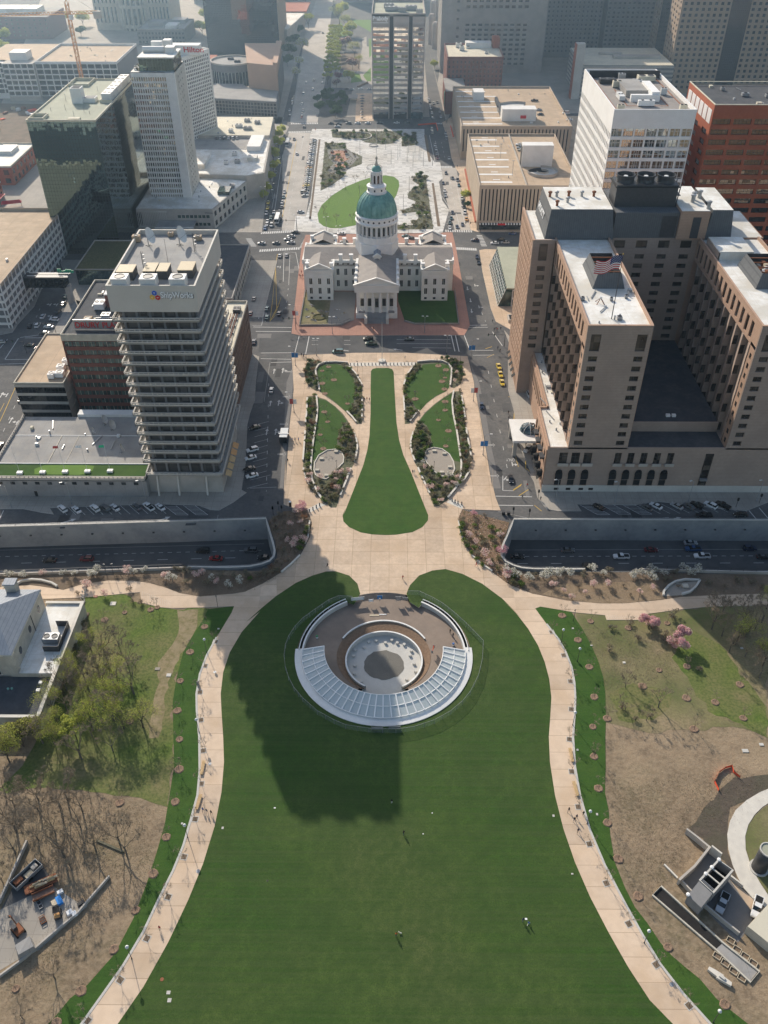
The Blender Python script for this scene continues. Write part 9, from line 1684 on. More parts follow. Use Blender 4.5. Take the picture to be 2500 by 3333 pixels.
def bus(p,rz,label,L_=11.5):
 t=em('city_bus',at3(p),rz,label,'bus','city buses');o=MB().b(-1.25,1.25,-L_/2,L_/2,.35,1.3,'paint_white').b(-1.25,1.25,-L_/2,L_/2,2.6,3.,'paint_white').b(-1.1,1.1,-L_/2+.3,L_/2-.3,3.,3.15,'paint_white').sub('body',t)
 for s in(-1,1):o=MB().b(s*1.2-.03,s*1.2+.03,-L_/2+.1,L_/2-.1,1.3,2.6,'cglas').sub('side_window',t)
 o=MB().b(-1.2,1.2,L_/2-.1,L_/2-.04,1.2,2.6,'cglas').sub('windshield',t);o=MB().b(-1.2,1.2,-L_/2+.04,-L_/2+.1,.8,2.6,'cglas').sub('rear_window',t)
 for s in(-1,1):
  for y in(-L_*.27,L_*.3):o=MB().b(s*1.22-.1,s*1.22+.06,y-.45,y+.45,0,.9,'tyre').sub('wheel',t)
bus((-68.,511.1),R(180),'white bus waiting at the crossing left of the tiled square');bus((-76.3,663.1),R(180),'white bus farther up beside the leafy street trees')
p=(-41.3,279.6);t=em('bus_shelter',at3(p),0,'dark glass bus shelter with pale roof at the left avenue kerb','bus shelter');o=MB().b(-1.5,1.5,-3.2,3.2,3.,3.2,'globe').b(-2.,2.,-1.2,-.6,3.2,3.4,'mwht').sub('roof',t);o=MB().b(-1.4,-1.34,-3,3,.2,3.,'cglas').b(-1.34,1.4,2.94,3,.2,3,'cglas').b(-1.34,1.4,-3,-2.94,.2,3,'cglas').b(1.34,1.4,-3,3,.2,3.,'cglas').sub('glass_wall',t)
for x in(-1.4,1.4):
 for y in(-3,3):o=MB().b(x-.07,x+.07,y-.07,y+.07,0,3,'mdrk').sub('post',t)
def slp(p,h,arms,label,rz=0,banner=None,double=False):
 t=em('street_lamp',at3(p,.1),rz,label,'street lamp','tall street lamps');o=MB().cyl(0,0,0,h,.14,.08,7,'mgry').cyl(0,0,0,.6,.25,.18,7,'mgry').sub('post',t)
 for s in((-1,1)if double else(-1,)):
  b=MB().t([(0,0,h-.2),(s*.9,0,h+.5),(s*arms,0,h+.6)],.06,4,'mgry');o=b.sub('arm',t);o=MB().b(s*arms-.5,s*arms+.5,-.2,.2,h+.5,h+.68,'mwht').sub('lamp_head',t)
 if banner:o=MB().b(-.12,-1.5,-.03,.03,h*.45,h*.45+2.4,banner).bar((0,0,h*.45+2.4),(-1.5,0,h*.45+2.4),.05,.05,'mdrk').b(.12,1.3,-.03,.03,h*.45,h*.45+2.2,'fwht' if banner=='banr' else banner).sub('banner',t)
LS=[((-39.2,298.9),9,2.6,'banr','lower'),((-45.2,377.8),9,2.6,'banr','middle'),((-41.9,337.1),9,2.2,'banb','crossing')]
for p,h,a,bn,w_ in LS:slp(p,h,a,'street lamp with %s banners on the left avenue pavement, %s one'%(bn[7:],w_),0,bn)
for p,bn,w_ in(((35.,308.1),'banr','upper'),((35.9,269.5),'banb','lower'),((36.6,344.4),'banb','crossing')):slp(p,9,2.4,'street lamp with %s banners on the right park pavement, %s one'%(bn[7:],w_),R(180),bn)
for i,p in enu(((-113.,238.1),(-86.7,239.4),(-133.8,236.2))):slp(p,9.5,1.6,'grey street lamp on the pavement before the podium, %s one'%('middle','right','left')[i],R(20))
for i,p in enu(((59.7,241.7),(80.6,240.7),(107.,241.4),(131.6,242.))):slp(p,9,1.4,'grey street lamp on the pavement before the big hotel, %s from the left'%ORD[i],R(20))
for i,p in enu(((-27.2,367.5),(16.3,368.5),(-33.2,346.2),(25.8,349.7))):slp(p,8,1.,'double armed lamp by the street before the courthouse, %s one'%('left brick pavement','right lawn','left park side','right park side')[i],0,None,True)
for i,p in enu(((-29.6,477.7),(10.2,479.2),(20.7,495.6),(-37.3,491.3),(-54.8,495.),(-48.8,515.))):slp(p,9,1.2,'double armed lamp at the near edge of the tiled square, %s from left'%('third','fifth','sixth','fourth','first','second')[i],.3,None,True)
for i,p in enu([(-83.5,671.9),(-81.6,631.1),(-80.8,587.3),(-79.6,542.1),(-75.,548.1)]):slp(p,9,1.4,'double armed lamp among the leafy street trees, %s from the far end'%('first','second','third','fifth','fourth')[i],.2,None,True)
def signal(p,L_,rz,label,h=6.2,n=2):
 t=em('traffic_signal',at3(p,.1),rz,label,'traffic light','traffic signals');o=MB().cyl(0,0,0,h,.16,.1,7,'mdrk').sub('post',t);o=MB().t([(0,0,h-.3),(-L_,0,h)],.09,5,'mdrk').sub('arm',t)
 for k in rg(n):x=-L_+k*2.8+.3;o=MB().b(x-.22,x+.22,-.3,0,h-.7,h+.5,'black').cyl(x,-.16,h+.5,h+.55,.2,.2,8,'black').sub('signal_head',t)
 for k in rg(n):x=-L_+k*2.8+.3;b=MB();[b.add([(x+.12*mcos(.785*i),-.31,h-.45+.36*q+.12*msin(.785*i))for i in rg(8)],[tr((8))],m)for q,m in enu(('sign_green','mdrk','mdrk'))];o=b.sub('lamp',t)
for p,L_,a,lab in(((-44.7,371.),6,0,'traffic signal on its mast arm at the courthouse left front corner'),((52.6,355.4),8,0,'traffic signal on its mast arm at the courthouse right front corner'),((-55.,495.3),9,0,'traffic signal on its mast arm at the near left corner of the square'),((52.3,492.3),9,0,'traffic signal on its mast arm below the front tan garage'),((-156.9,364.8),7,0,'traffic signal on its mast arm near the small black glass block'),((-165.3,347.5),8,0,'traffic signal on its mast arm at the left edge crossing'),((28.9,614.4),5,180,'traffic signal on its mast arm at the middle right of the square')):signal(p,L_,R(a),lab)
PS=[((-40.6,232.3),'left of two by the left trench corner'),((-39.,235.1),'right of two by the left trench corner'),((43.3,232.5),'left of two by the right trench corner'),((48.8,231.6),'right of two by the right trench corner'),((132.,240.6),'right end of the hotel parking row'),((123.,238.2),'beside the last parked pickup'),((-40.6,232.3),'on the kerb curve below the balcony tower'),((53.4,242.4),'on the hotel street corner'),((-37.5,232.8),'single one by the short bollard row')]
for p,w_ in PS:
 t=em('signal_post',at3(p,.1),0,'short dark signal post, '+w_,'traffic light','signal posts');o=MB().cyl(0,0,0,3.4,.09,.08,6,'mdrk').sub('post',t);o=MB().b(-.28,.28,-.25,.25,3.,4.1,'black').sub('signal_head',t)
for i,p in enu(((40.1,233.6),(41.9,233.4))):t=em('litter_bin',at3(p,.13),0,'%s of two black square bins on the corner by the right trench'%('left','right')[i],'bin');o=MB().b(-.5,.5,-.5,.5,0,1.2,'black').sub('body',t);o=MB().b(-.55,.55,-.55,.55,1.2,1.35,'mdrk').sub('lid',t)
t=em('info_pillar',at3((-35.1,237.4),.13),0,'white and black information pillar on the left corner pavement','sign');o=MB().b(-.35,.35,-.3,.3,0,1.9,'black').sub('pillar',t);o=MB().b(-.36,.36,-.31,.31,1.9,2.3,'swht').sub('cap',t)
t=em('litter_bin',at3((-53.8,157.),.14),0,'grey round bin beside the second left tree pit','bin');o=MB().cyl(0,0,0,1.1,.4,.4,12,'mgry').sub('body',t);o=MB().cyl(0,0,1.1,1.25,.42,.3,12,'mdrk').sub('lid',t)
def body_mesh(pose):
 w=pose;V={};E_=[]
 def v(n,p,r,par=None):
  V[n]=(p,r,len(V))
  if par:E_.append((V[par][2],V[n][2]))
 cr=-.42 if w=='kneel' else 0
 v('pelvis',(0,0,.95+cr),.135);v('spine',(0,.01,1.14+cr),.125,'pelvis');v('chest',(0,0.,1.36+cr),.145,'spine');v('neck',(0,.01,1.5+cr),.06,'chest');v('skull',(0,.03,1.63+cr),.095,'neck');v('crown',(0,.02,1.74+cr),.07,'skull')
 st=dict(walk=.3,stride=.42,stand=.04,kneel=.2)[w]
 for s,n in((-1,'l'),(1,'r')):
  y=st*s
  v('hip'+n,(.1*s,0,.9+cr),.095,'pelvis')
  if w=='kneel':v('knee'+n,(.13*s,.32 if s>0 else .05,.5 if s>0 else .08),.065,'hip'+n);v('ankle'+n,(.13*s,.3 if s>0 else-.35,.09),.045,'knee'+n);v('toe'+n,(.14*s,.45 if s>0 else-.48,.05),.04,'ankle'+n)
  else:v('knee'+n,(.105*s,y*.5+.04,.5),.065,'hip'+n);v('ankle'+n,(.11*s,y-(.04 if y<0 else 0),.09+(.04 if y<-.2 else 0)),.045,'knee'+n);v('toe'+n,(.12*s,y+.17,.045),.04,'ankle'+n)
  ay=-y*.7;v('sh'+n,(.19*s,0,1.42+cr),.065,'chest');v('elb'+n,(.25*s,ay*.4-.03,1.14+cr),.047,'sh'+n);v('wri'+n,(.25*s,ay*.8+.08,.9+cr),.033,'elb'+n);v('palm'+n,(.25*s,ay*.9+.11,.82+cr),.036,'wri'+n)
  for k in rg(4):v('f%d'%k+n,(.235*s+.008*s*k,ay*.9+.075+.024*k,.745+cr-(.012 if k in(1,2)else 0)),.0095,'palm'+n);v('g%d'%k+n,(.225*s+.008*s*k,ay*.9+.085+.024*k,.705+cr-(.015 if k in(1,2)else 0)),.008,'f%d'%k+n)
  v('th'+n,(.22*s,ay*.9+.165,.79+cr),.011,'palm'+n)
 me=bpy.data.meshes.new('body');me.from_pydata([V[n][0]for n in V],E_,[]);o=OB.new('body',me);LK(o)
 o.modifiers.new('skin','SKIN');sv=me.skin_vertices[0].data
 for n in V:sv[V[n][2]].radius=(V[n][1],)*2
 sv[0].use_root=True
 sb=o.modifiers.new('sub','SUBSURF');sb.levels=1;sb.render_levels=1
 dg=bpy.context.evaluated_depsgraph_get();out=bpy.data.meshes.new_from_object(o.evaluated_get(dg));OB.remove(o)
 return out
BODY={k:body_mesh(k)for k in('walk','stride','stand','kneel')};DRESS={}
hm=MB().l(0,.01,[(.11,1.6),(.115,1.68),(.1,1.76),(.05,1.81),(.005,1.82)],10,'hair_dark').mesh('hair')
def person(p,rz,pose,top,low,label,z=.15,skin='skin',group='people'):
 key=(pose,top,low,skin)
 if key not in DRESS:
  me=BODY[pose].copy();me.materials.clear();cr=-.42 if pose=='kneel' else 0
  for m in('cloth_'+top,'cloth_'+low,skin,'cloth_black'):me.materials.append(MATS[m])
  for f in me.polygons:
   c=f.center;i=0
   if c.z>1.5+cr or(abs(c.x)>.2 and c.z<.92+cr and c.z>.6+cr):i=2
   elif c.z<.1 and pose!='kneel':i=3
   elif c.z<.98+cr and abs(c.x)<.21:i=1
   f.material_index=i;f.use_smooth=True
  DRESS[key]=me
 t=em('person',at3(p,z),rz,label,'person',group);o=OB.new('body',DRESS[key]);LK(o);o.parent=t
 h=OB.new('hair',hm);LK(h);h.parent=t;h.location=(0,0,-.42 if pose=='kneel' else 0)
PP=[((1.,119.9),0,'stand','black','white','person in dark top and white trousers at the shadow edge on the lawn'),((3.9,111.5),.3,'walk','black','navy','person in dark clothes alone on the middle of the lawn'),((2.,87.3),.2,'stand','orange','denim','person in an orange top with a small dog on the lawn'),((30.2,90.7),.5,'stand','navy','grey','left of two people in the lower right of the lawn'),((31.4,90.1),-.4,'kneel','blue','white','right of two people on the lawn, crouching in blue'),((-45.6,117.3),0,'walk','blue','navy','left of three walkers on the left promenade, in blue'),((-44.6,116.9),0,'stride','grey','denim','middle of three walkers on the left promenade, in grey'),((-43.4,116.5),0,'walk','black','black','right of three walkers on the left promenade, in black'),((-50.2,88.3),.4,'walk','red','black','single walker in dark red on the lower left promenade'),((44.7,118.),2.6,'stride','black','navy','topmost of four dark walkers on the right promenade'),((46.3,116.1),2.8,'walk','navy','black','second of four dark walkers on the right promenade'),((45.6,115.4),2.8,'walk','black','denim','third of four dark walkers on the right promenade'),((46.,112.4),2.9,'stride','navy','black','lowest of four dark walkers on the right promenade'),((48.1,117.),0,'stand','black','black','dark person by the globe lamp beside the right promenade'),((-20.,205.9),1.2,'stride','black','black','person in black on the plaza left of the museum lawn'),((4.5,200.4),.6,'walk','red','black','person in dark red on the plaza stem above the museum entrance'),((28.6,206.8),1.9,'stride','red','red','person in bright red on the plaza right side'),((-2.8,190.4),0,'stand','white','grey','person in white at the museum gate'),((18.6,178.2),0,'stand','black','black','upper of two dark people by the right entrance wall'),((19.4,176.6),0,'stand','black','navy','lower of two dark people by the right entrance wall'),((-10.6,307.8),.3,'walk','navy','black','left of a group walking beside the long lawn'),((-9.5,308.1),.3,'walk','red','black','middle of a group walking beside the long lawn'),((-8.5,307.6),.3,'stride','black','navy','right of a group walking beside the long lawn'),((8.7,257.2),3,'walk','navy','black','left of two walkers right of the long lawn'),((9.3,257.2),3,'walk','white','white','right of two walkers right of the long lawn, in white'),((-8.,370.8),0,'stand','black','black','person in black on the brick pavement before the courthouse steps'),((6.8,343.),0,'walk','white','tan','person in pale clothes near the flag pole'),((-38.,277.7),1,'stand','blue','navy','left of three people by the bus shelter'),((-36.9,277.9),1,'stand','navy','denim','middle of three people by the bus shelter'),((-35.6,278.1),1,'stand','blue','black','right of three people by the bus shelter'),((-38.5,264.),0,'walk','black','black','person in black walking below the bus shelter'),((48.6,298.3),.4,'walk','black','black','topmost person crossing the street by the hotel canopy'),((48.3,294.2),.3,'walk','black','navy','second person crossing the street by the hotel canopy'),((48.3,290.3),.3,'walk','navy','black','third person crossing the street by the hotel canopy'),((48.,284.4),0,'stand','black','black','person beside the white sedan at the hotel'),((51.6,283.2),0,'stand','black','black','left of two people on the kerb by the hotel canopy'),((52.5,283.),0,'stand','navy','black','right of two people on the kerb by the hotel canopy'),((52.9,275.2),0,'stand','black','black','person behind the angled white suv at the hotel'),((49.4,370.9),0,'stand','black','black','first of a group waiting at the hotel crossing'),((50.3,371.7),0,'stand','black','navy','second of a group waiting at the hotel crossing'),((50.8,370.9),0,'stand','red','black','third of a group waiting at the hotel crossing, in red'),((52.6,371.8),0,'stand','black','black','fourth of a group waiting at the hotel crossing'),((49.4,379.4),0,'walk','black','black','person farther back at the hotel crossing'),((50.2,350.4),0,'stand','black','black','right of two people below the hotel crossing'),((49.4,352.8),0,'walk','navy','black','left of two people below the hotel crossing'),((47.8,242.6),.4,'walk','black','black','person crossing the street at the lower hotel corner'),((50.3,249.4),0,'stand','red','navy','person in red and dark by the yellow hatching at the hotel'),((54.2,241.6),0,'stand','black','black','person standing on the hotel corner pavement'),((-48.1,430.7),0,'stand','red','black','leftmost of a group on the brick pavement left of the courthouse'),((-47.2,429.5),0,'stand','black','black','second of a group on the brick pavement left of the courthouse'),((-46.4,429.9),0,'stand','red','navy','third of a group on the brick pavement left of the courthouse'),((-47.3,434.9),0,'walk','red','black','single person above the group left of the courthouse'),((-40.,345.6),0,'stand','black','black','left of three people at the top left corner of the park'),((-39.,344.1),0,'stand','navy','black','middle of three people at the top left corner of the park'),((-38.9,346.1),0,'stand','white','navy','right of three people at the top left corner of the park'),((-46.8,530.7),0,'walk','black','black','left of two walkers by the oval lawn'),((-46.1,530.2),0,'walk','navy','black','right of two walkers by the oval lawn'),((-48.9,513.),0,'stand','black','black','left of two at the end of the grass strip'),((-48.3,513.),0,'stand','navy','black','right of two at the end of the grass strip'),((45.8,610.1),0,'stand','black','black','person on the corner by the front garage'),((-58.1,697.3),0,'stand','red','red','person in red at the far left corner of the tiled square')]
for i,q in enu(PP):person(q[0],q[1],q[2],q[3],q[4],q[5],0. if 'cross' in q[5]else(-.98 if 'entrance wall' in q[5]else .16),'skin_dark' if i%4==2 else 'skin')
def dog(p,label):
 V=[((0,-.22,.36),.1),((0,0,.38),.1),((0,.2,.37),.115),((0,.32,.46),.07),((0,.4,.54),.075),((0,.5,.52),.04),((0,-.32,.42),.03),((0,-.4,.52),.02)];E_=[(0,1),(1,2),(2,3),(3,4),(4,5),(0,6),(6,7)]
 for s in(-1,1):
  n=len(V);V+=[((.08*s,.2,.25),.045),((.085*s,.18,.13),.028),((.085*s,.2,.03),.03),((.08*s,-.2,.26),.055),((.085*s,-.14,.17),.035),((.085*s,-.26,.1),.024),((.085*s,-.23,.03),.03),((.06*s,.37,.63),.022)];E_+=[(2,n),(n,n+1),(n+1,n+2),(0,n+3),(n+3,n+4),(n+4,n+5),(n+5,n+6),(4,n+7)]
 me=bpy.data.meshes.new('dog');me.from_pydata([a for a,r in V],E_,[]);o=OB.new('dog',me);LK(o);o.modifiers.new('skin','SKIN');sv=me.skin_vertices[0].data
 for i,(a,r)in enu(V):sv[i].radius=(r,r)
 sv[0].use_root=True;sb=o.modifiers.new('sub','SUBSURF');sb.levels=sb.render_levels=1
 out=bpy.data.meshes.new_from_object(o.evaluated_get(bpy.context.evaluated_depsgraph_get()));OB.remove(o);out.materials.append(MATS['bwht'])
 o=OB.new('dog',out);LK(o);smooth(o);o.location=at3(p,.16);o.rotation_euler=(0,0,1.2);tag(o,label,'dog')
dog((2.9,87.9),'small pale dog beside the person in orange on the lawn')
rr=RR(77)
for nm,x0,x1,y0,y1,z,n in(('hotel_podium',-140,-108,500,548,12.15,12),('hotel_podium',-140,-95,625,670,16.6,12),('slotted_garage',54,76,500,595,24.65,8),('slotted_garage.001',52,120,632,735,21.15,12),('low_dark_block',-108,-80,388,446,9.5,8),('podium',-138,-90,253,279,9.05,14),('tan_brick_hotel',64,81,250,274,65.1,8),('tan_brick_hotel',57,62,250,312,18.9,10),('brick_hotel',-125,-116,305,345,35.1,8),('white_garage',-290,-232,792,855,27.75,14),('low_brick_block',-325,-250,575,618,11.5,12),('red_tower',140,186,394,428,93.7,8),('flat_dark_block',-262,-217,1008,1060,14.1,8),('brown_garage',-325,-184,376,466,20.6,14)):
 q=OB[nm]
 for i in rg(n):
  x,y=rr.uniform(x0,x1),rr.uniform(y0,y1);k=rr.random();b=MB()
  if k<.45:b.cyl(x,y,z,z+rr.uniform(.5,1.4),.3,.3,7,'mgry')
  elif k<.75:w_,d_=rr.uniform(.6,2),rr.uniform(.6,2);b.b(x,x+w_,y,y+d_,z,z+rr.uniform(.4,1.2),rr.choice(['mwht','mgry','rcrm']))
  else:b.bar((x,y,z+.3),(x+rr.choice((0,rr.uniform(-6,6)))*.5,min(y1,y+rr.uniform(2,7)),z+.3),.25,.25,'mgry')
  b.bd('roof_vent' if k<.75 else 'roof_pipe',q)
for i,(x0,x1,y0,y1,n)in enu(((-60,-40,240,345,14),(31,52,240,345,12),(-60,50,351,372,10),(-120,-60,228,233,6),(60,130,231,236,6),(-62,-44,380,450,8),(34,52,380,450,8),(-75,-60,500,700,10),(36,50,500,700,10))):
 b=MB()
 for k in rg(n):x,y,a,c=rr.uniform(x0,x1),rr.uniform(y0,y1),rr.uniform(.6,2.2),rr.uniform(1,5);b.add([(x-a,y-c,.016+k*.0005),(x+a,y-c*.95,.016+k*.0005),(x+a*1.05,y+c,.016+k*.0005),(x-a,y+c,.016+k*.0005)],[(0,1,2,3)],rr.choice(['aspd','aspa','aspd','road_tar']))
 tag(b.bd('road_patch'),kind='structure')
KZ=.15
OV=[(-44.7,521.9),(-43.,508.2),(-39.9,502.2),(-35.3,499.1),(-29.4,499.1),(-21.7,503.1),(-12.9,509.8),(-5.,520.8),(.1,537.9),(3.8,555.9),(5.7,573.3),(5.3,583.1),(2.2,590.7),(-3.4,593.8),(-11.2,591.3),(-20.,582.9),(-29.5,570.8),(-37.3,555.),(-43.1,537.)]
flat('lawn',OV,KZ+.02,'lawn_bright')
KB=[('playground bed',[(-48.9,665.5),(-33.5,666.4),(-32.1,649.6),(-20.3,634.2),(-20.3,617.5),(-30.9,605.),(-31.7,591.2),(-38.4,574.6),(-45.5,562.7)]),('far bed',[(-45.6,695.2),(7.5,696.5),(8.7,682.7),(1.1,665.1),(-6.3,662.6),(-18.7,667.4),(-22.6,674.),(-44.1,679.7)]),('small far bed',[(8.7,682.7),(18.8,687.),(19.5,662.),(7.8,657.8)]),('right bed',[(23.4,595.),(25.2,498.),(3.3,496.8),(3.6,504.6),(13.,504.2),(16.9,515.5),(16.5,526.),(7.2,523.1),(6.5,527.9),(13.6,535.1),(16.,543.4),(10.7,549.9),(11.9,562.2),(18.7,574.3),(14.4,582.8),(15.7,591.5)])]
rs=RR(21)
for nm,q in KB:
 flat('planting_bed',q,KZ+.03,'scrub');cov(q,420,['lolv','lgre','lbrn','lgrn','lgre'],rs,.3,KZ,.6)
 shr(sca(q,26 if nm!='small far bed' else 8,3.,rs),'ogydgo','in the %s of the tiled square'%nm,'shrubs in the %s of the tiled square'%nm,rs,KZ,(1.,1.7))
for q in([(-54.1,674.6),(-52.7,674.6),(-48.,513.6),(-49.2,513.6)],[(25.1,687.1),(27.2,687.1),(28.2,622.7),(26.4,622.7)],[(27.1,578.3),(28.5,578.3),(29.6,502.2),(27.8,502.2)]):flat('grass_strip',q,KZ+.03,'mulch')
flat('play_surface',[(-46.3,649.5),(-31.6,651.6),(-22.6,632.3),(-26.8,617.5),(-31.7,596.3),(-41.7,594.5),(-43.1,608.4),(-39.6,617.4),(-43.8,630.3)],KZ+.05,'paver_dark');flat('play_surface',[(-43.3,647.5),(-33.9,647.6),(-32.,630.4),(-28.9,628.5),(-33.4,622.2),(-39.9,623.6),(-38.8,636.),(-42.9,639.8)],KZ+.07,'play_orange');flat('play_surface',[(-39.5,615.6),(-32.6,617.5),(-31.1,610.3),(-37.3,606.7)],KZ+.07,'play_orange')
for i,p in enu([(-41.8,637.9),(-35.8,612.),(-32.4,639.9),(-37.6,601.4)]):
 t=em('play_frame',at3(p,KZ),i,'%s in the orange playground of the tiled square'%('climbing frame','small slide','swing frame','dark climbing hill')[i],'play equipment');b=MB()
 for a in(0,1.57,3.14,4.71):b.t([(2*mcos(a),2*msin(a),0),(.4*mcos(a),.4*msin(a),3)],.12,5,'mgry' if i%2 else 'mwht')
 o=b.sub('frame',t);o=MB().l(0,0,[(1.4,1.2),(1.6,1.3),(.2,3.1)],8,'rust' if i!=3 else 'mdrk').sub('net',t)
p=(-23.9,683.3);tag(MB().l(p[0],p[1],[(9.5,KZ),(9.5,KZ+.6),(8.8,KZ+.6),(8.8,KZ)],30,'wsto').bd('round_bench'),'white ring shaped seat in the far bed of the tiled square','seat')
p=(-11.3,607.9);t=em('ring_fence',at3(p,KZ),0,'round railing behind the dome on the tiled square','railing');o=MB().l(0,0,[(5.2,1.),(5.3,1.05),(5.3,1.15),(5.2,1.15)],28,'mdrk').sub('rail',t);b=MB()
for k in rg(24):a=.2618*k;b.t([(5.25*mcos(a),5.25*msin(a),0),(5.25*mcos(a),5.25*msin(a),1.05)],.06,4,'mdrk')
o=b.sub('post',t)
p=(-12.9,659.7);t=em('stone_basin',at3(p,KZ),0,'small round basin on the tiled square above the finial','basin');o=MB().l(0,0,[(3.4,0),(3.4,.7),(2.9,.7),(2.9,.3),(.01,.3)],24,'pcon').sub('basin',t)
PO=em('light_pole',(0,0,-400),0,'light pole','light pole');o=MB().cyl(0,0,0,9,.14,.1,6,'mgry').sub('post',PO);o=MB().cyl(0,0,9,9.8,.18,.18,8,'mwht').sub('lamp',PO);freeze(PO)
for i,p in enu(sorted([(.2,617.7),(4.9,626.9),(6.4,634.4),(11.4,623.3),(15.3,612.4),(17.2,636.4),(22.5,612.5),(12.8,642.1),(21.2,630.8),(-22.1,639.9),(11.9,562.2),(7.8,529.4),(-3.7,649.8),(19.9,627.),(-19.5,546.7)])):pl(PO,at3(p,KZ),0,'%s slender light pole from the left on the tiled square'%ordn(i),'light poles on the tiled square')
for i,p in enu([(-39.9,561.8),(-33.9,573.),(-29.2,565.),(-23.1,576.3),(-38.6,539.1),(-40.6,520.5),(-16.7,584.6),(-32.2,505.7),(-38.4,509.6),(-22.8,507.1)]):pl(T_SAP[i%2],at3(p,KZ),i,'%s thin young tree on the oval lawn'%ordn(i),'young trees on the oval lawn',1.4)
q=V3((21.3,712.3)),V3((35.3,715.9));t=em('barrier_row',at3(q[0]),0,'orange red barrier row across the right end of the far cross street','barrier');b=MB();b.bar((*q[0],.6),(*q[1],.6),.5,1.,'omsh').bar((*q[1],.6),(*(35.9,697.5),.6),.5,1.,'omsh');b.bd('panel',t)
t=em('barrier_row',at3((46.2,705.)),0,'orange red barrier row along the wall of the rear tan garage','barrier');MB().bar((*(46.4,708.7),.6),(*(47.,681.3),.6),.5,1.1,'omsh').bd('panel',t)
for i,p in enu([(-83.2,686.),(-83.7,670.5),(-81.7,650.3),(-82.4,623.6),(-79.9,599.8),(-79.5,579.5),(-79.8,556.2),(-79.8,546.1)]):pl(T_STREET[i%2],at3(p,.13),i*1.3,'%s leafy green street tree from the far end left of the avenue'%ordn(i),'street trees left of the avenue',(.85,1.,1.1,1.15,.95,.8,.9,.7)[i])
pl(T_STREET[0],at3((47.1,546.3),.13),0,'small leafy street tree before the front tan garage','street trees before the front garage',.75);pl(T_DARK,at3((47.6,534.),.13),0,'dark small street tree before the front tan garage','street trees before the front garage',.5)
for i,p in enu([(-61.9,777.),(-56.9,787.7),(-52.4,773.6),(-47.1,780.6),(-42.8,787.8),(-49.4,753.1),(-43.6,746.5),(-40.6,759.9),(-44.7,733.5),(-39.5,777.2),(-52.8,798.7),(-58.2,749.7)]):pl(T_DARK,at3(p,.13),i*1.7,'%s dark tree of the grove left of the grey office slab'%ordn(i),'dark grove beside the grey office slab',.9+.1*(i%3))
for i in rg(13):
 for s,(x0,y0,x1,y1)in(('left',(572,730,615,320)),('right',(640,680,668,320))):
  a,c=V3((-57.,841.))if s=='left' else V3((-51.,865.7)),V3((-64.7,1061.7))if s=='left' else V3((-58.2,1061.8));p=a.lerp(c,i/12);pl(T_YELLOW,(p.x,p.y,.1),i,'%s yellow green tree from the near end, %s row beside the avenue'%(ordn(i),s),'yellow green rows beside the avenue',1.15)
FAR=[((-59.,1165.8),T_STREET[0],1.8,'tall leafy tree at the top of the park strip'),((-58.8,1105.2),T_BUD[0],1.9,'large thin leafed tree left in the park strip'),((-44.1,1050.),T_STREET[1],1.7,'large leafy tree in the middle of the park strip'),((-49.1,1067.8),T_BUD[1],1.7,'thin leafed tree in the upper park strip'),((-47.3,983.4),T_MAUVE,1.5,'mauve tree in the park strip'),((-46.1,1010.2),T_YELLOW,1.5,'yellow topped tree beside the mauve one'),((-36.2,943.),T_BUD[0],1.4,'brown budding tree in the park strip'),((-36.8,896.2),T_MAUVE,1.3,'pinkish mauve tree lower in the park strip'),((-48.1,849.1),T_MAG,1.2,'magenta flowering tree at the lower park strip'),((-38.1,849.2),T_STREET[0],1.2,'round green tree by the lower park lawn'),((-48.6,829.1),T_MAUVE,.9,'small mauve tree at the bottom of the park strip'),((-31.1,900.8),T_BUD[1],1.1,'thin tree beside the grey office slab'),((-90.9,972.6),T_WHITE,1.5,'pale flowering tree beside the far avenue, upper one'),((-88.2,900.3),T_WHITE,1.2,'pale flowering tree beside the far avenue, middle one'),((-87.1,857.1),T_WHITE,1.2,'pale flowering tree beside the far avenue, lower one'),((-101.,947.4),T_DARK,1.7,'dark tree below the white wedge roof, left'),((-99.6,993.5),T_DARK,1.7,'dark tree below the white wedge roof, right'),((-99.7,909.4),T_DARK,1.4,'dark tree behind the round drum building'),((-93.2,1092.2),T_YELLOW,1.8,'yellow green tree at the low hall corner'),((-102.6,1055.5),T_DARK,1.5,'dark tree at the low hall wall'),((40.8,901.3),T_STREET[1],.9,'leafy tree on the right street beside the red brick block'),((-376.7,1117.9),T_STREET[0],1.6,'leafy tree before the court building, left'),((-351.4,1107.2),T_STREET[1],1.7,'leafy tree before the court building, right'),((-337.6,1050.7),T_DARK,1.3,'dark tree before the court building'),((-405.4,1007.4),T_STREET[1],1.8,'leafy tree left of the white garage, upper'),((-389.,955.1),T_STREET[0],1.7,'leafy tree left of the white garage, lower'),((-206.8,1057.6),T_STREET[0],1.7,'leafy tree between court building and black tower'),((-216.9,1133.6),T_STREET[1],1.5,'leafy tree at the top left of the black tower')]
for i,(p,pr,s,lab)in enu(FAR):pl(pr,at3(p,.1),i*1.1,lab,None,s)
for q in([(-45.1,1145.1),(-24.2,1145.2),(-22.8,1072.9),(-26.8,1085.2),(-34.8,1105.4),(-44.6,1131.5)],[(-36.9,885.2),(-29.4,879.6),(-26.4,851.4),(-36.4,846.)],[(-26.2,874.4),(-19.6,905.4),(-18.3,852.6),(-22.,851.4)],[(-63.7,1055.7),(-58.8,1131.4),(-46.5,1050.),(-58.6,1049.9)],[(-24.5,1038.5),(-21.6,1038.5),(-20.,957.9),(-22.,948.)]):flat('lawn',q,.16,'lawn_bright')
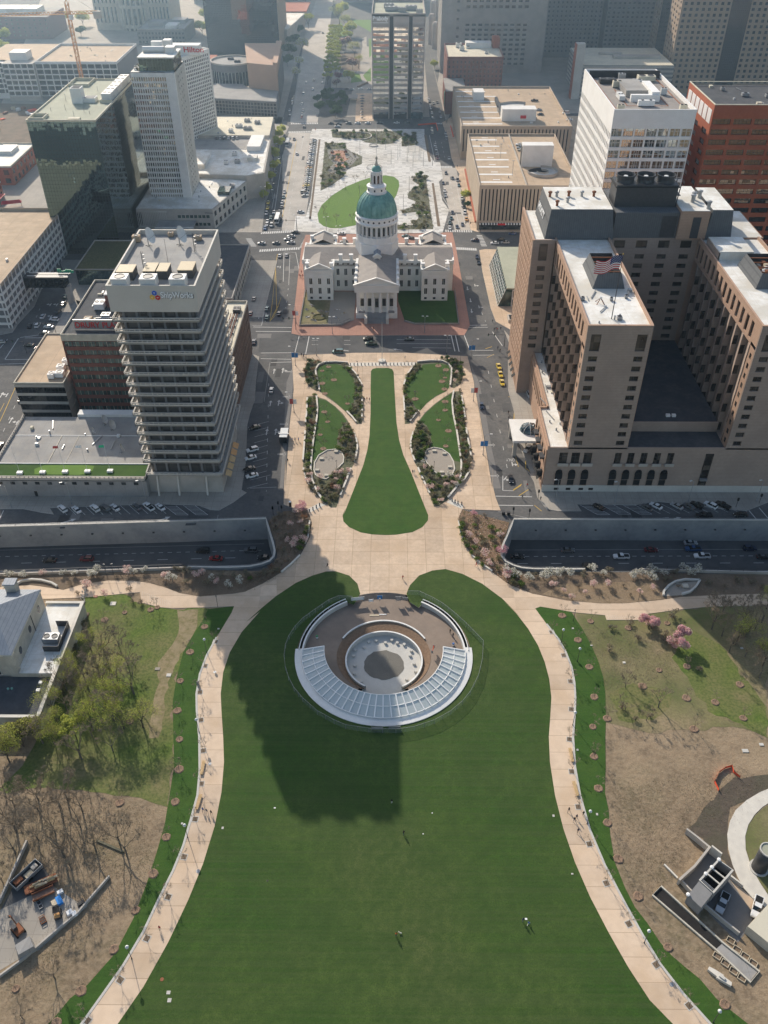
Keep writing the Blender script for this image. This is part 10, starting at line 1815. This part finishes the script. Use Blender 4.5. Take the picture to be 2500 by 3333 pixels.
flat('walkway',[(-53.6,829.1),(-61.,1049.9),(-59.6,1049.9),(-46.4,865.8),(-25.4,883.1),(-31.7,1038.5),(-27.2,1050.1),(-22.4,891.9),(-17.,825.5)],.15,'pavement');flat('terrace',[(-30.3,810.),(-15.8,810.1),(-13.8,724.2),(-28.3,722.6)],.16,'plaza');flat('planting_bed',[(-54.5,967.8),(-30.9,968.),(-29.8,891.8),(-51.2,900.6)],.17,'mulch')
for i in rg(9):
 a,c=V3((-24.7,791.6)),V3((-23.1,724.2));p=a.lerp(c,i/8);t=em('parasol',(p.x,p.y,.16),0,'%s dark parasol from the far end on the terrace beside the grey office slab'%ORD[i],'parasol','parasols on the terrace');o=MB().cyl(0,0,0,2.4,.06,.06,5,'mgry').sub('pole',t);o=MB().l(0,0,[(2.3 if i<3 else 1.5,2.3),(.05,3.1)],8,'mdrk').sub('canopy',t)
for a_ in(((-29.9,829.3),(-21.4,845.3)),((-53.8,909.7),(-41.7,928.5)),((-49.8,938.),(-37.9,943.))):tag(MB().strip([a_[0],a_[1]],1.2,0,1.6,'stan').bd('low_wall'),'low tan wall in the park strip at about %d metres from the window'%int(math.hypot(*a_[0])),'wall')
tag(MB().b((-32.3,784.3)[0]-4,(-32.3,784.3)[0]+4,(-32.3,784.3)[1]-6,(-32.3,784.3)[1]+6,3.4,3.8,'rgry').b((-32.3,784.3)[0]-3,(-32.3,784.3)[0]-2.6,(-32.3,784.3)[1],(-32.3,784.3)[1]+.4,0,3.4,'mdrk').b((-32.3,784.3)[0]+2.6,(-32.3,784.3)[0]+3,(-32.3,784.3)[1],(-32.3,784.3)[1]+.4,0,3.4,'mdrk').bd('pavilion'),'grey flat roofed pavilion between the dark grove and the parasols','pavilion')
for nm,dn,bx in(('near_haze',.0001,(-900,900,-200,429,-60,215)),('far_haze',.00033,(-900,900,429.5,2600,-60,150))):
 hz=bpy.data.materials.new(nm);hz.use_nodes=True;nt=hz.node_tree;nt.nodes.remove(nt.nodes['Principled BSDF'])
 vs_=nt.nodes.new('ShaderNodeVolumeScatter');vs_.inputs['Color'].default_value=(.5,.74,1,1);vs_.inputs['Density'].default_value=dn;vs_.inputs['Anisotropy'].default_value=.65
 nt.links.new(vs_.outputs[0],nt.nodes['Material Output'].inputs['Volume']);MATS[nm]=hz
 tag(MB().b(*bx,nm).bd('haze'),kind='structure')
for o in list(COL.objects):
 if o.parent is None and o.location.z<-300:[OB.remove(c)for c in list(o.children_recursive)];OB.remove(o)
